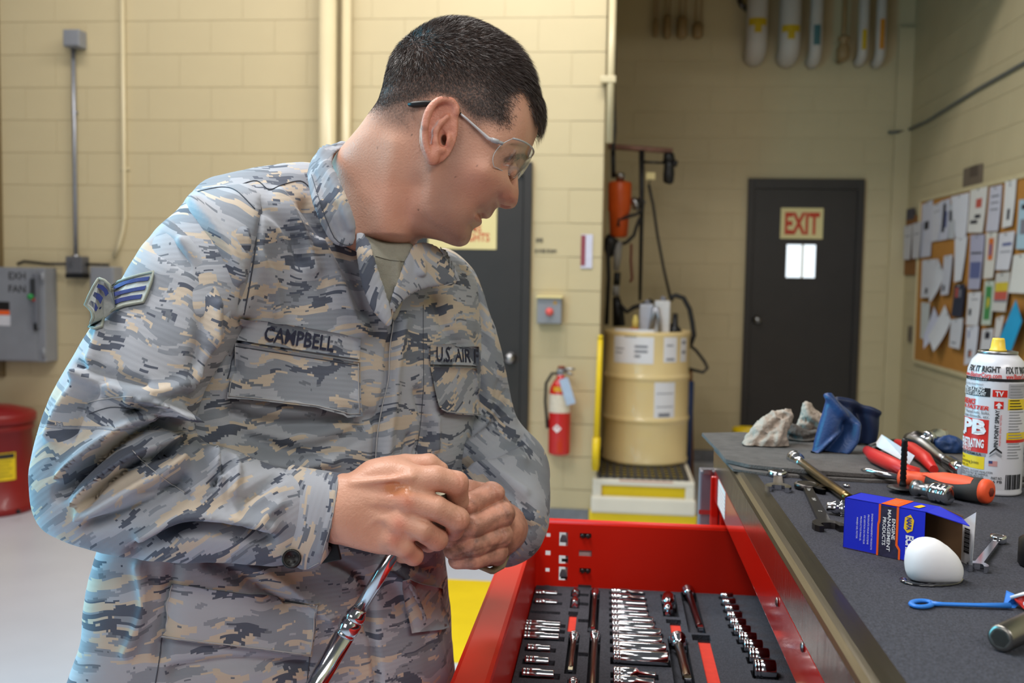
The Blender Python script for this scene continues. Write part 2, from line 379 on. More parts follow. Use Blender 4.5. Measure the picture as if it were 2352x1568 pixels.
# painted pipes on the wall
p = [wx(287, -60, YF-.016), wx(286, 500, YF-.016)]; p[0][0] = p[1][0]
e = [wx(282, 530, YF-.016), wx(274, 560, YF-.016), wx(262, 590, YF-.016)]
cc = empty('painted_conduit', e[-1], 'slim cream painted conduit curving behind the man\'s shoulder', 'conduit')
MB().tube(p+e, .013, 14).build('pipe', PAINT2, cc)
MB().box((p[1][0]-.03, YF-.006, p[1][2]+.3), (p[1][0]+.03, YF, p[1][2]+.318), .002).build('strap', PAINT2, cc)
vtube('painted_pipe', 755, -60, 749, 700, .052, PAINT2, 'thick cream painted pipe running up the wall behind the collar', 'pipe', YF-.09)
vtube('painted_pipe', 797, -60, 792, 700, .03, PAINT2, 'thinner cream painted pipe beside the thick wall pipe', 'pipe', YF-.04)
u = at(2, 300, 1, YF); tag(MB().box((u[0]-.03, YF-.03, .8), (u[0]+.004, YF, 3.2), .003).build('trim_1', mat('brown_joint', C(110, 92, 60), .6)), kind='structure')
# column beside the dark door
def marks(par, pxs, y, m):
    mb = MB()
    for (a0, b0, a1, b1) in pxs:
        p, q = at(a0, b0, 1, y), at(a1, b1, 1, y); mb.box((p[0], y-.0012, q[2]), (q[0], y, p[2]))
    return mb
GREYPR = mat('faded_stencil', C(112, 104, 86), .7)
r = empty('stencil_notice', at(1255, 582, 1, YF), 'small faded stencil lines on the cream column beside the dark door', 'stencil')
marks(r, [(1231, 547, 1235, 556), (1236, 547, 1241, 555), (1242, 547, 1247, 556)], YF, GREYPR).build('stencil_line', GREYPR, r)
marks(r, [(1229, 572, 1234, 580), (1237, 572, 1242, 579), (1244, 572, 1253, 580), (1256, 572, 1262, 580), (1264, 573, 1271, 580), (1272, 573, 1278, 579)], YF, GREYPR).build('stencil_line', GREYPR, r)
r = sign('column_placard', (1335, 538, 1360, 616), YF, 'narrow white and maroon placard near the corner of the column', [], m=mat('lilac_white_card', C(206, 204, 222), .5))
(x0, z1), (x1, z0) = at(1335, 540, 1, YF)[[0, 2]], at(1344, 610, 1, YF)[[0, 2]]
MB().box((x0, YF-.0055, z0), (x1, YF-.004, z1)).build('maroon_band', mat('maroon_print', C(140, 64, 76), .5), r)
r, (x0, x1, z0, z1) = wallbox('push_button_box', (1234, 684, 1289, 744), .085, 'grey wall box with a red push button above the fire extinguisher', 'switch box')
MB().box((x0-.005, YF-.1, z1), (x1+.005, YF, z1+.014), .003).build('hood', IVORY, r)
u = at(1262, 716, 1, YF-.085); MB().lathe([(.024, 0), (.024, .01), (.018, .012), (.019, .026), (.012, .032), (0, .033)], 18, Matrix.Translation((u[0], YF-.085, u[2])) @ Matrix.Rotation(R_(90), 4, 'X')).build('push_button', mat('salmon_button', C(226, 98, 92), .4), r)
u = at(1275, 695, 1, YF-.085); MB().box((u[0]-.01, YF-.087, u[2]-.01), (u[0]+.01, YF-.085, u[2]+.01)).build('tag_plate', mat('ochre_tag', C(180, 140, 60)), r)
# fire extinguisher
ez0, ez1 = at(1287, 1042, 1, YF-.09)[2], at(1287, 868, 1, YF-.09)[2]
ex = at(1286, 950, 1, YF-.09)[0]; ey = YF-.1; h = ez1-ez0
EXR = mat('extinguisher_red', C(196, 28, 26), .25, 0, .04, 10, coat=.5)
r = empty('fire_extinguisher', (ex, ey, ez0), 'red fire extinguisher hanging on the cream column', 'fire extinguisher')
Mx = Matrix.Translation((ex, ey, ez0)); rr = .067
MB().lathe([(rr*.8, 0), (rr*.97, .006), (rr, .02), (rr, h*.80), (rr*.92, h*.88), (rr*.6, h*.96), (.024, h), (.024, h+.02), (0, h+.02)], 32, Mx).build('cylinder', EXR, r)
arc_patch(MB(), ex, ey, rr+.0006, R_(-160), R_(-20), ez0+h*.56, ez0+h*.80, 16).build('instruction_label', mat('pale_label', C(216, 204, 186), .5, 0, .12, 60), r)
lb = arc_patch(MB(), ex, ey, rr*.93+.002, R_(-125), R_(-75), ez0+h*.84, ez0+h*.9, 10).build('badge', mat('yellow_badge', C(214, 160, 30), .5), r)
u = ez0+h*.36; mb = MB(); P = [(R_(-122), u), (R_(-100), u+.026), (R_(-78), u), (R_(-100), u-.026)]
mb.add([(ex+(rr+.004)*math.cos(a), ey+(rr+.004)*math.sin(a), z) for a, z in P], [[0, 3, 2, 1]]); mb.build('diamond_mark', mat('white_print', C(232, 226, 226)), r)
zz = ez0+h
MB().box((ex-.018, ey-.018, zz+.015), (ex+.018, ey+.018, zz+.055), .004).build('valve', SATIN, r)
MB().tube([(ex-.02, ey, zz+.045), (ex+.05, ey-.02, zz+.06), (ex+.085, ey-.03, zz+.06)], [.009, .008, .006], 8).build('handle', SATIN, r)
MB().tube([(ex, ey, zz+.05), (ex+.06, ey-.015, zz+.03), (ex+.075, ey-.02, zz+.022)], [.008, .007, .005], 8).build('lever', SATIN, r)
MB().lathe([(.022, 0), (.022, .015), (0, .018)], 14, Matrix.Translation((ex+.004, ey, zz+.058))).build('cap', mat('rust_cap', C(128, 60, 40)), r)
MB().tube([(ex-.015, ey-.01, zz+.03), (ex-.05, ey-.02, zz+.03), (ex-.085, ey-.02, zz-.03), (ex-.088, ey-.02, zz-.14), (ex-.08, ey-.02, zz-.22), (ex-.07, ey-.02, zz-.30)], [.008, .009, .009, .009, .009, .012], 10).build('hose', RUBBER, r)
MB().box((ex-.006, ey-rr-.012, zz-.16), (ex+.05, ey-rr-.010, zz+.0), .001, Matrix.Translation((ex, ey, zz)) @ Matrix.Rotation(R_(-18), 4, 'Y') @ Matrix.Translation((-ex, -ey, -zz))).build('inspection_tag', mat('pale_blue_tag', C(170, 188, 214), .6), r)
MB().box((ex-.03, ey+rr*.7, zz-.10), (ex+.03, YF, zz-.04), .003).build('bracket', BLACKP, r)
# pipe on the corner
p0, p1 = at(1409, -40, 1, YW-.05), at(1399, 328, 1, YW-.05); p0[0] = p1[0] = (p0[0]+p1[0])/2
r = empty('corner_pipe', p1, 'cream painted pipe standing at the corner of the column', 'pipe')
MB().tube([p0, p1], .022, 16).build('pipe', PAINT2, r)
u = at(1403, 183, 1, YW-.05); MB().box((p1[0]-.06, YW-.075, u[2]-.02), (p1[0]+.03, YW-.02, u[2]+.02), .006).build('clamp', PAINT2, r)
# ------------------------------------------------------------ the recess: drum, spill pallet, pump, pipes
DRUM = mat('cream_drum_enamel', C(226, 200, 146), .3, 0, .03, 6, coat=.4)
bx_, by_ = at(1483, 900, 1, 6.62)[0], 6.62; BR = .284
bz0, bz1 = at(1481, 1052, 1, by_)[2], at(1481, 757, 1, by_)[2]; H = bz1-bz0
prof = [(BR*.97, 0), (BR*1.005, .004), (BR*1.005, .02), (BR*.985, .03)]
for c_ in (.335, .655):
    z = H*c_; prof += [(BR*.985, z-.028), (BR*1.0, z-.014), (BR*1.018, z-.006), (BR*1.018, z+.006), (BR*1.0, z+.014), (BR*.985, z+.028)]
prof += [(BR*.985, H-.035), (BR*1.004, H-.022), (BR*1.004, H-.003), (BR*.99, H), (BR*.965, H-.004), (BR*.96, H-.02), (0, H-.02)]
r = empty('steel_drum', (bx_, by_, bz0), 'cream steel drum with paper labels standing on the spill pallet', 'drum')
body = MB().lathe(prof, 56, Matrix.Translation((bx_, by_, bz0))).build('drum_shell', DRUM, r)
WHITEP = mat('white_paper', C(222, 220, 226), .6, 0, .03, 10)
GREYT = mat('grey_print', C(128, 128, 138), .6)
def drum_label(px, m=WHITEP, lines=()):
    def ang(x): 
        p = at(x, 850, 1, by_-BR); return math.asin(max(-.97, min(.97, (at(x, 850, 1, by_-BR*.6)[0]-bx_)/BR)))-math.pi/2
    za, zb = at(1480, px[3], 1, by_-BR)[2], at(1480, px[1], 1, by_-BR)[2]
    l = arc_patch(MB(), bx_, by_, BR*.985+.0012, ang(px[0]), ang(px[2]), za, zb, 16).build('label', m, r)
    for (fx0, fx1, fz, th) in lines:
        A0, A1 = ang(px[0]), ang(px[2])
        arc_patch(MB(), bx_, by_, BR*.985+.0018, A0+fx0*(A1-A0), A0+fx1*(A1-A0), za+fz*(zb-za)-th, za+fz*(zb-za)+th, 8).build('label_line', GREYT, l)
drum_label((1409, 757, 1499, 836), lines=[(.3, .6, .8, .008), (.56, .86, .5, .008), (.56, .86, .36, .008), (.56, .7, .22, .008), (.05, .25, .3, .004), (.05, .3, .42, .004)])
drum_label((1522, 773, 1553, 832), lines=[(.2, .7, .66, .005), (.2, .8, .12, .007)])
drum_label((1562, 776, 1577, 832), lines=[(.2, .8, .8, .01), (.2, .8, .4, .01)])
drum_label((1503, 878, 1551, 963), lines=[(.1, .9, .7, .003), (.1, .9, .34, .003), (.2, .75, .12, .012)])
MB().cyl((bx_-.09, by_-.12, bz1-.02), (bx_-.09, by_-.12, bz1+.012), .03, n=16).build('bung', mat('orange_bung', C(214, 84, 40)), r)
# spill pallet
SPW = mat('off_white_polyethylene', C(224, 216, 200), .4, 0, .04, 6); SPY = mat('yellow_polyethylene', C(232, 198, 20), .38, 0, .05, 6)
(px0, _), (px1, _2) = at(1352, 1180, 1, 5.97)[[0, 2]], at(1602, 1180, 1, 5.97)[[0, 2]]
PY0, PY1, PT = 5.97, 6.98, bz0-.012
zA, zB, zC, zD = at(1480, 1177, 1, PY0)[2], at(1480, 1143, 1, PY0)[2], at(1480, 1118, 1, PY0)[2], at(1480, 1090, 1, PY0)[2]
PT = min(PT, zD+.02)
r = empty('spill_pallet', ((px0+px1)/2, (PY0+PY1)/2, 0), 'low white and yellow plastic spill pallet under the drum', 'spill pallet')
MB().box((px0, PY0, 0), (px1, PY1, zA), .02).build('sump', SPY, r)
MB().box((px0+.012, PY0-.015, zA-.01), (px1-.012, PY1-.01, zB), .015).build('lower_rim', SPW, r)
MB().box((px0+.05, PY0+.03, zB-.01), (px1-.05, PY1-.05, zD-.03), .01).build('inner_tray', SPY, r)
MB().box((px0+.02, PY0, zC), (px1-.02, PY1-.02, PT-.004), .012).build('upper_frame', SPW, r)
for xx in (px0+.02, px1-.075):
    MB().box((xx, PY0+.002, zB-.012), (xx+.055, PY0+.12, zC+.01), .012).build('corner_post', SPW, r)
MB().box((px0+.18, PY0-.0006, (zC+PT)/2+.008), (px1-.15, PY0+.001, (zC+PT)/2+.016)).build('red_lettering_line', mat('pale_red_print', C(206, 150, 132)), r)
gm = MB(); GRM = mat('dark_grate', C(52, 50, 52), .6, 0, .3, 40)
for i in range(13): gm.box((px0+.05+i*.043, PY0+.02, PT-.006), (px0+.074+i*.043, PY1-.05, bz0-.0005), .002)
for j in range(12): gm.box((px0+.05, PY0+.03+j*.078, PT-.01), (px1-.05, PY0+.05+j*.078, bz0-.003))
tag(gm.build('grate', GRM, r), kind=None)
# yellow handle leaning by the corner
p, q = at(1379, 778, 1, 6.0), at(1367, 1080, 1, 5.94)
r = empty('yellow_pole', q, 'yellow pole leaning against the column corner beside the drum', 'pole')
MB().tube([p, p*.6+q*.4, q], [.016, .018, .02], 14).build('shaft', SPY, r)
MB().tube([p, p+(p-q)*.03], [.018, .012], 14).build('end_cap', SPY, r)
sl = p*.25+q*.75; MB().tube([sl, sl+(q-p)*.22], [.024, .024], 14).build('sleeve', SPY, r)
# pump bracket, hoses, orange reservoir
YB = 7.05
def bp(px, py, y=YB): return at(px, py, 1, y)
RUST = mat('rusty_pipe', C(132, 98, 86), .6, .3, .2, 20)
r = empty('wall_bracket', bp(1400, 345), 'rusty horizontal pipe bracket carrying the black regulator in the recess', 'bracket')
MB().tube([bp(1397, 336), bp(1545, 347)], .02, 14).build('crossbar', RUST, r)
MB().tube([bp(1474, 345), bp(1474, 480), bp(1470, 690)], [.02, .016, .011], 12).build('drop_pipe', BLACKP, r)
MB().tube([bp(1478, 372), bp(1525, 374)], .009, 10).build('spur', BLACKP, r)
MB().tube([bp(1408, 345), bp(1409, 408)], .016, 12).build('hanger', BLACKP, r)
r = empty('air_regulator', bp(1535, 420), 'black filter regulator hanging at the end of the rusty bracket', 'regulator')
MB().tube([bp(1536, 352), bp(1537, 372)], [.035, .045], 16).build('head', BLACKP, r)
MB().tube([bp(1537, 372), bp(1537, 382), bp(1536, 400), bp(1535, 418), bp(1534, 422)], [.04, .036, .04, .036, .02], 16).build('bowl', BLACKP, r)
MB().tube([bp(1545, 374), bp(1556, 376)], .022, 12).build('side_port', BLACKP, r)
ORG = mat('orange_red_plastic', C(206, 84, 24), .4, 0, .1, 10)
r = empty('orange_reservoir', bp(1420, 545), 'orange red cylinder mounted above the drum in the recess', 'cylinder')
Mo = Matrix.Translation(Vector(bp(1421, 545))); hh = bp(1421, 418)[2]-bp(1421, 545)[2]
MB().lathe([(.04, 0), (.062, .01), (.072, hh*.45), (.08, hh*.5), (.082, hh*.97), (.07, hh), (0, hh)], 24, Mo).build('body', ORG, r)
MB().lathe([(.03, hh), (.03, hh+.03), (.036, hh+.035), (.03, hh+.06), (0, hh+.065)], 16, Mo).build('cap', SATIN, r)
for (pts, rad, lbl) in (
    ([(1420, 520), (1421, 505), (1440, 498), (1462, 492), (1476, 480), (1478, 465), (1464, 456)], .012, 'dark hose looping across the orange red cylinder'),
    ([(1470, 500), (1462, 520), (1456, 540), (1440, 556), (1430, 560)], .013, 'short black hose curling below the orange red cylinder'),
    ([(1396, 560), (1398, 640), (1393, 745)], .016, 'straight black hose hanging beside the column edge'),
    ([(1424, 700), (1440, 716), (1455, 706), (1475, 700), (1494, 690), (1500, 695)], .016, 'black hose crossing behind the bung of the drum'),
    ([(1545, 690), (1540, 682), (1552, 678), (1570, 684), (1584, 710), (1590, 740), (1594, 770), (1584, 795)], .017, 'thick black hose arching off the right of the drum top'),
    ([(1584, 792), (1600, 806), (1618, 830), (1625, 845), (1615, 855), (1595, 850), (1580, 846)], .011, 'black hose loop hanging beside the drum'),
    ([(1490, 424), (1500, 470), (1510, 540), (1525, 620), (1540, 685)], .010, 'long thin black line slanting down to the drum pump'),
    ([(1450, 560), (1449, 600), (1452, 640), (1447, 648)], .009, 'thin red brown hose hanging near the orange red cylinder'),
    ([(1404, 40), (1412, 120), (1409, 200), (1412, 300), (1408, 345)], .011, 'thin black cable behind the cream corner pipe')):
    y_ = 6.75 if pts[0][0] > 1540 else (YW+.1 if pts[0][1] == 40 else YB-.06)
    m_ = mat('red_brown_hose', C(104, 44, 34), .6) if 'red brown' in lbl else RUBBER
    tag(MB().tube([bp(a, b, y_) for a, b in pts], rad, 10).build('hose', m_), lbl, 'hose')
r = empty('white_strainer', bp(1416, 640), 'white and black hand pump body hanging under the orange red cylinder', 'pump')
MB().tube([bp(1420, 555), bp(1418, 590), bp(1415, 622)], [.03, .028, .02], 14).build('upper_barrel', mat('dull_white', C(150, 148, 146), .5), r)
MB().tube([bp(1410, 545), bp(1400, 560), bp(1400, 590)], [.05, .055, .02], 12).build('clamp', BLACKP, r)
MB().tube([bp(1418, 625), bp(1416, 655)], .024, 12).build('coupling', BLACKP, r)
MB().tube([bp(1415, 656), bp(1414, 680)], .024, 12).build('lower_barrel', mat('dull_white', C(150, 148, 146)), r)
MB().tube([bp(1415, 681), bp(1420, 715), bp(1422, 748)], [.026, .04, .045], 12).build('boot', BLACKP, r)
r = empty('hose_reel_valve', bp(1462, 470), 'grey metal valve beside the orange red cylinder', 'valve')
MB().tube([bp(1452, 455), bp(1462, 470), bp(1460, 482)], [.022, .03, .02], 12).build('valve_body', SATIN, r)
MB().tube([bp(1468, 452), bp(1482, 466)], .012, 10).build('lever', SATIN, r)
r = empty('paper_clip_tag', bp(1495, 402), 'small cream tag on the black line below the bracket', 'tag')
MB().box(tuple(bp(1484, 412)), tuple(bp(1505, 396)+np.array([0, .004, 0])), .001, None).build('tag_card', IVORY, r)
MB().tube([bp(1494, 412), bp(1490, 424)], .004, 6).build('string', RUBBER, r)
# small bottles on the drum
for px_, w_, top, m_, lbl in ((1484, .045, 698, mat('pale_blue_grey', C(186, 190, 204), .4), 'pale blue grey container standing on the drum, left of the pair'), (1520, .05, 690, mat('pale_grey_plastic', C(206, 204, 206), .4), 'pale grey container standing on the drum, right of the pair')):
    p = bp(px_, 748, 6.62); zt = bp(px_, top, 6.62)[2]; z0 = bz1-.02
    r = empty('plastic_container', (p[0], 6.62, z0), lbl, 'container')
    MB().box((p[0]-w_, 6.58, z0), (p[0]+w_, 6.66, zt), .012).build('body', m_, r)
    MB().tube([(p[0], 6.62, zt), (p[0]+.01, 6.62, zt+.025)], [.02, .015], 12).build('cap', GREYT, r)
p = bp(1502, 748, 6.6); z0 = bz1-.02
r = empty('transfer_pump', (p[0], 6.55, z0), 'grey angled metal pump handle between the two containers', 'pump')
MB().tube([(p[0]-.03, 6.55, z0), (p[0]-.01, 6.55, z0+.12), (p[0]+.005, 6.55, z0+.17)], [.014, .014, .02], 10).build('stem', GALV, r)
MB().tube([(p[0]+.005, 6.55, z0+.17), (p[0]+.03, 6.55, z0+.1), (p[0]+.035, 6.55, z0)], [.02, .012, .012], 10).build('spout', GALV, r)
p = bp(1459, 748, 6.5)
r = empty('small_bottle', (p[0], 6.5, bz1-.02), 'small yellow bottle with an orange base on the drum top', 'bottle')
MB().lathe([(.026, 0), (.026, .02), (0, .021)], 16, Matrix.Translation((p[0], 6.5, bz1-.02))).build('base', mat('orange_bung', C(214, 84, 40)), r)
MB().lathe([(.02, .0215), (.02, .09), (.012, .1), (.012, .118), (0, .12)], 16, Matrix.Translation((p[0], 6.5, bz1-.02))).build('bottle_body', mat('pale_yellow_plastic', C(222, 200, 110), .4), r)
p = bp(1550, 748, 6.66); r = empty('drum_pump', (p[0], 6.66, bz1-.02), 'black drum pump foot where the slanting line meets the drum', 'pump')
MB().lathe([(.05, 0), (.04, .03), (.022, .05), (.016, .13), (0, .13)], 16, Matrix.Translation((p[0], 6.66, bz1-.02))).build('foot', BLACKP, r)
MB().tube([(p[0]-.06, 6.62, bz1-.01), (p[0]-.02, 6.64, bz1+.04)], .01, 8).build('brace', DARKST, r)
# pole leaning behind the drum
p, q = bp(1584, 850, 7.75), bp(1590, 1020, 7.5); q[2] = .002
tag(MB().tube([p, q], .022, 10).build('broom_pole', mat('brown_wood', C(126, 84, 48), .6, 0, .2, 20)), 'brown wooden pole standing close behind the right side of the drum', 'pole')
p, q = bp(1585, 875, 7.4), bp(1582, 960, 7.35); q[2] = .002
tag(MB().tube([p, q], [.03, .026], 12).build('blue_rod', mat('blue_plastic_rod', C(42, 60, 104), .5)), 'dark blue rod beside the drum under the hose loop', 'rod')
# pipes hanging in front of the far wall
PW = mat('white_pipe_insulation', C(196, 188, 180), .6, 0, .03, 8)
TAN = mat('tan_pipe', C(150, 124, 86), .5, 0, .06, 8)
TAG = mat('yellow_pipe_marker', C(196, 162, 20), .5); GRN = mat('green_pipe_marker', C(70, 108, 112), .5)
def drop_pipe(px, bot, wpx, m, label, tagrect=None, tm=TAG, bulb=1.0):
    y = YX-.16; rr = wpx/2/FPX*8.2; p = at(px, bot-wpx*.5, 1, y); z0 = p[2]
    r = empty('pipe_drop', (p[0], y, z0), label, 'pipe', 'pipes hanging in front of the far wall')
    pts = [(p[0], y, 4.29), (p[0], y, z0+.02)] + [(p[0], y+.10*(1-math.cos(a)), z0+.02-.10*math.sin(a)*.8) for a in np.linspace(.3, 1.5, 5)] + [(p[0], YX-.008, z0-.06)]
    pp = MB().tube(pts, rr, 18).build('insulation', m, r)
    if tagrect:
        za, zb = at(px, tagrect[1], 1, y)[2], at(px, tagrect[0], 1, y)[2]; A = tagrect[2]
        arc_patch(MB(), p[0], y, rr+.001, R_(-90-A), R_(-90+A), za, zb, 10).build('pipe_marker', tm, r)
        if len(tagrect) > 3:
            za, zb = at(px, tagrect[3], 1, y)[2], at(px, tagrect[1], 1, y)[2]
            arc_patch(MB(), p[0], y, rr+.001, R_(-90-A*.35), R_(-90+A*.35), za, zb, 6).build('pipe_marker', tm, r)
    return r
BLK = mat('black_print', C(40, 38, 38))
drop_pipe(1737, 126, 46, PW, 'thick white insulated pipe with a yellow marker, the leftmost white one', (46, 63, 55, 80))
drop_pipe(1813, 129, 46, PW, 'thick white insulated pipe with a yellow marker, second white one', (62, 78, 55, 95))
drop_pipe(1873, 132, 28, PW, 'slimmer white pipe with a green marker between thick and thin pipes', (60, 106, 30), GRN)
dpt = drop_pipe(1937, 120, 12, TAN, 'thin tan pipe with a flared trap among the white pipes')
u = at(1937, 112, 1, YX-.16); MB().lathe([(.03, -.09), (.05, -.06), (.05, .0), (.036, .03), (.03, .06), (.045, .065), (.045, .09), (.02, .1)], 16, Matrix.Translation((u[0], YX-.16, u[2]))).build('drain_trap', TAN, dpt)
drop_pipe(1982, 128, 22, PW, 'narrow white pipe with a yellow strip, second from the corner', (70, 116, 26))
drop_pipe(2022, 132, 22, PW, 'narrow white pipe with an amber strip nearest the corner', (46, 115, 26), mat('amber_pipe_marker', C(200, 130, 30)))
ol = ['first', 'second', 'third', 'fourth']
for i, (px, top, bot, w_) in enumerate(((1506, 44, 86, 12), (1532, 36, 88, 18), (1566, 38, 88, 24), (1602, 52, 88, 24))):
    y = YX-.06; p = at(px, bot, 1, y); q = at(px, top, 1, y); rr = w_/2/FPX*8.2
    r = empty('conduit_body', (p[0], y, p[2]), ol[i]+' tan conduit body from the corner pipe, hanging at the top of the far wall', 'conduit', 'tan conduit bodies on the far wall')
    MB().tube([(p[0], y, p[2]), (p[0], y, p[2]+.02), (p[0], y, q[2]-.02), (p[0], y, q[2])], [rr*.6, rr, rr, rr*.5], 12).build('housing', TAN, r)
    MB().tube([(p[0]-rr*.5, y, q[2]), (p[0]-rr*.5, y, 4.29)], .008, 8).build('pipe', TAN, r)
    MB().tube([(p[0]+rr*.6, y, q[2]-.01), (p[0]+rr*.6, y, 4.29)], .008, 8).build('pipe', TAN, r)
u = at(1703, 12, 1, YX-.1); tag(MB().tube([(u[0]-.02, YX-.1, u[2]+.05), (u[0], YX-.1, u[2]), (u[0]+.05, YX-.08, u[2]-.03)], .022, 10).build('pipe_clip', DARKST), 'dark pipe clip at the left of the thick white pipes', 'clip')
# yellow bucket beyond the bench
BY = 7.45; p = at(1716, 992, 1, BY); u = at(1716, 983, 1, BY); RB = 33/FPX*BY
r = empty('yellow_bucket', (p[0], BY, 0), 'yellow bucket whose rim just shows past the far end of the bench', 'bucket')
Mk = Matrix.Translation((p[0], BY, 0)); h = u[2]
MB().lathe([(RB*.78, 0), (RB*.97, h-.03), (RB, h-.028), (RB, h), (RB*.95, h), (RB*.92, h-.05), (RB*.78, .02), (0, .02)], 32, Mk).build('pail', SPY, r)
MB().tube([(p[0]-RB, BY, h-.03), (p[0], BY-RB*1.06, h-.12), (p[0]+RB, BY, h-.03)], .003, 6).build('bail', SATIN, r)
# ------------------------------------------------------------ the right wall
XF = XR-.006
def rw(px, py, x=None): return at(px, py, 0, XF if x is None else x)
CORK = mat('cork', C(186, 128, 58), .85, 0, .12, 90, .4, 300)
ALU = mat('cream_board_frame', C(206, 190, 150), .5)
yl = rw(2110, 700)[1]; zb_, zt_ = .925, 2.105; yr = 4.6
r = empty('bulletin_board', (XF, (yl+yr)/2, zb_), 'large cork bulletin board with a cream frame on the right wall', 'bulletin board')
MB().box((XF-.014, yr, zb_), (XF, yl, zt_)).build('cork_panel', CORK, r)
for lo, hi in (((XF-.024, yr, zb_-.03), (XF, yl+.03, zb_)), ((XF-.024, yr, zt_), (XF, yl+.03, zt_+.03)), ((XF-.024, yl, zb_), (XF, yl+.03, zt_))):
    MB().box(lo, hi, .003).build('frame_rail', ALU, r)
r = empty('small_cork_board', (XF, 8.0, 1.3), 'small dark cork board in the corner beside the large board', 'bulletin board')
a0, a1 = rw(2078, 500), rw(2108, 632); MB().box((XF-.012, a1[1]+.035, a1[2]), (XF, min(a0[1], YX-.06), a0[2])).build('cork_panel', mat('dark_cork', C(140, 92, 46), .9, 0, .2, 60), r)
MB().box((XF-.014, rw(2108, 500)[1]+.05, rw(2090, 505)[2]), (XF-.0121, rw(2086, 500)[1], rw(2090, 480)[2])).build('dark_card', mat('indigo_print', C(52, 50, 72)), r)
XB = XF-.0155
INK = {'g': mat('grey_print', C(128, 128, 138)), 'k': mat('dark_ink_print', C(44, 44, 54), .6), 'r': mat('red_ink_print', C(196, 92, 78), .6), 'b': mat('blue_ink_print', C(96, 104, 150), .6), 'y': mat('yellow_ink_print', C(214, 190, 60), .6), 'G': mat('green_ink_print', C(70, 140, 80), .6), 'o': mat('orange_ink_print', C(214, 112, 50), .6)}
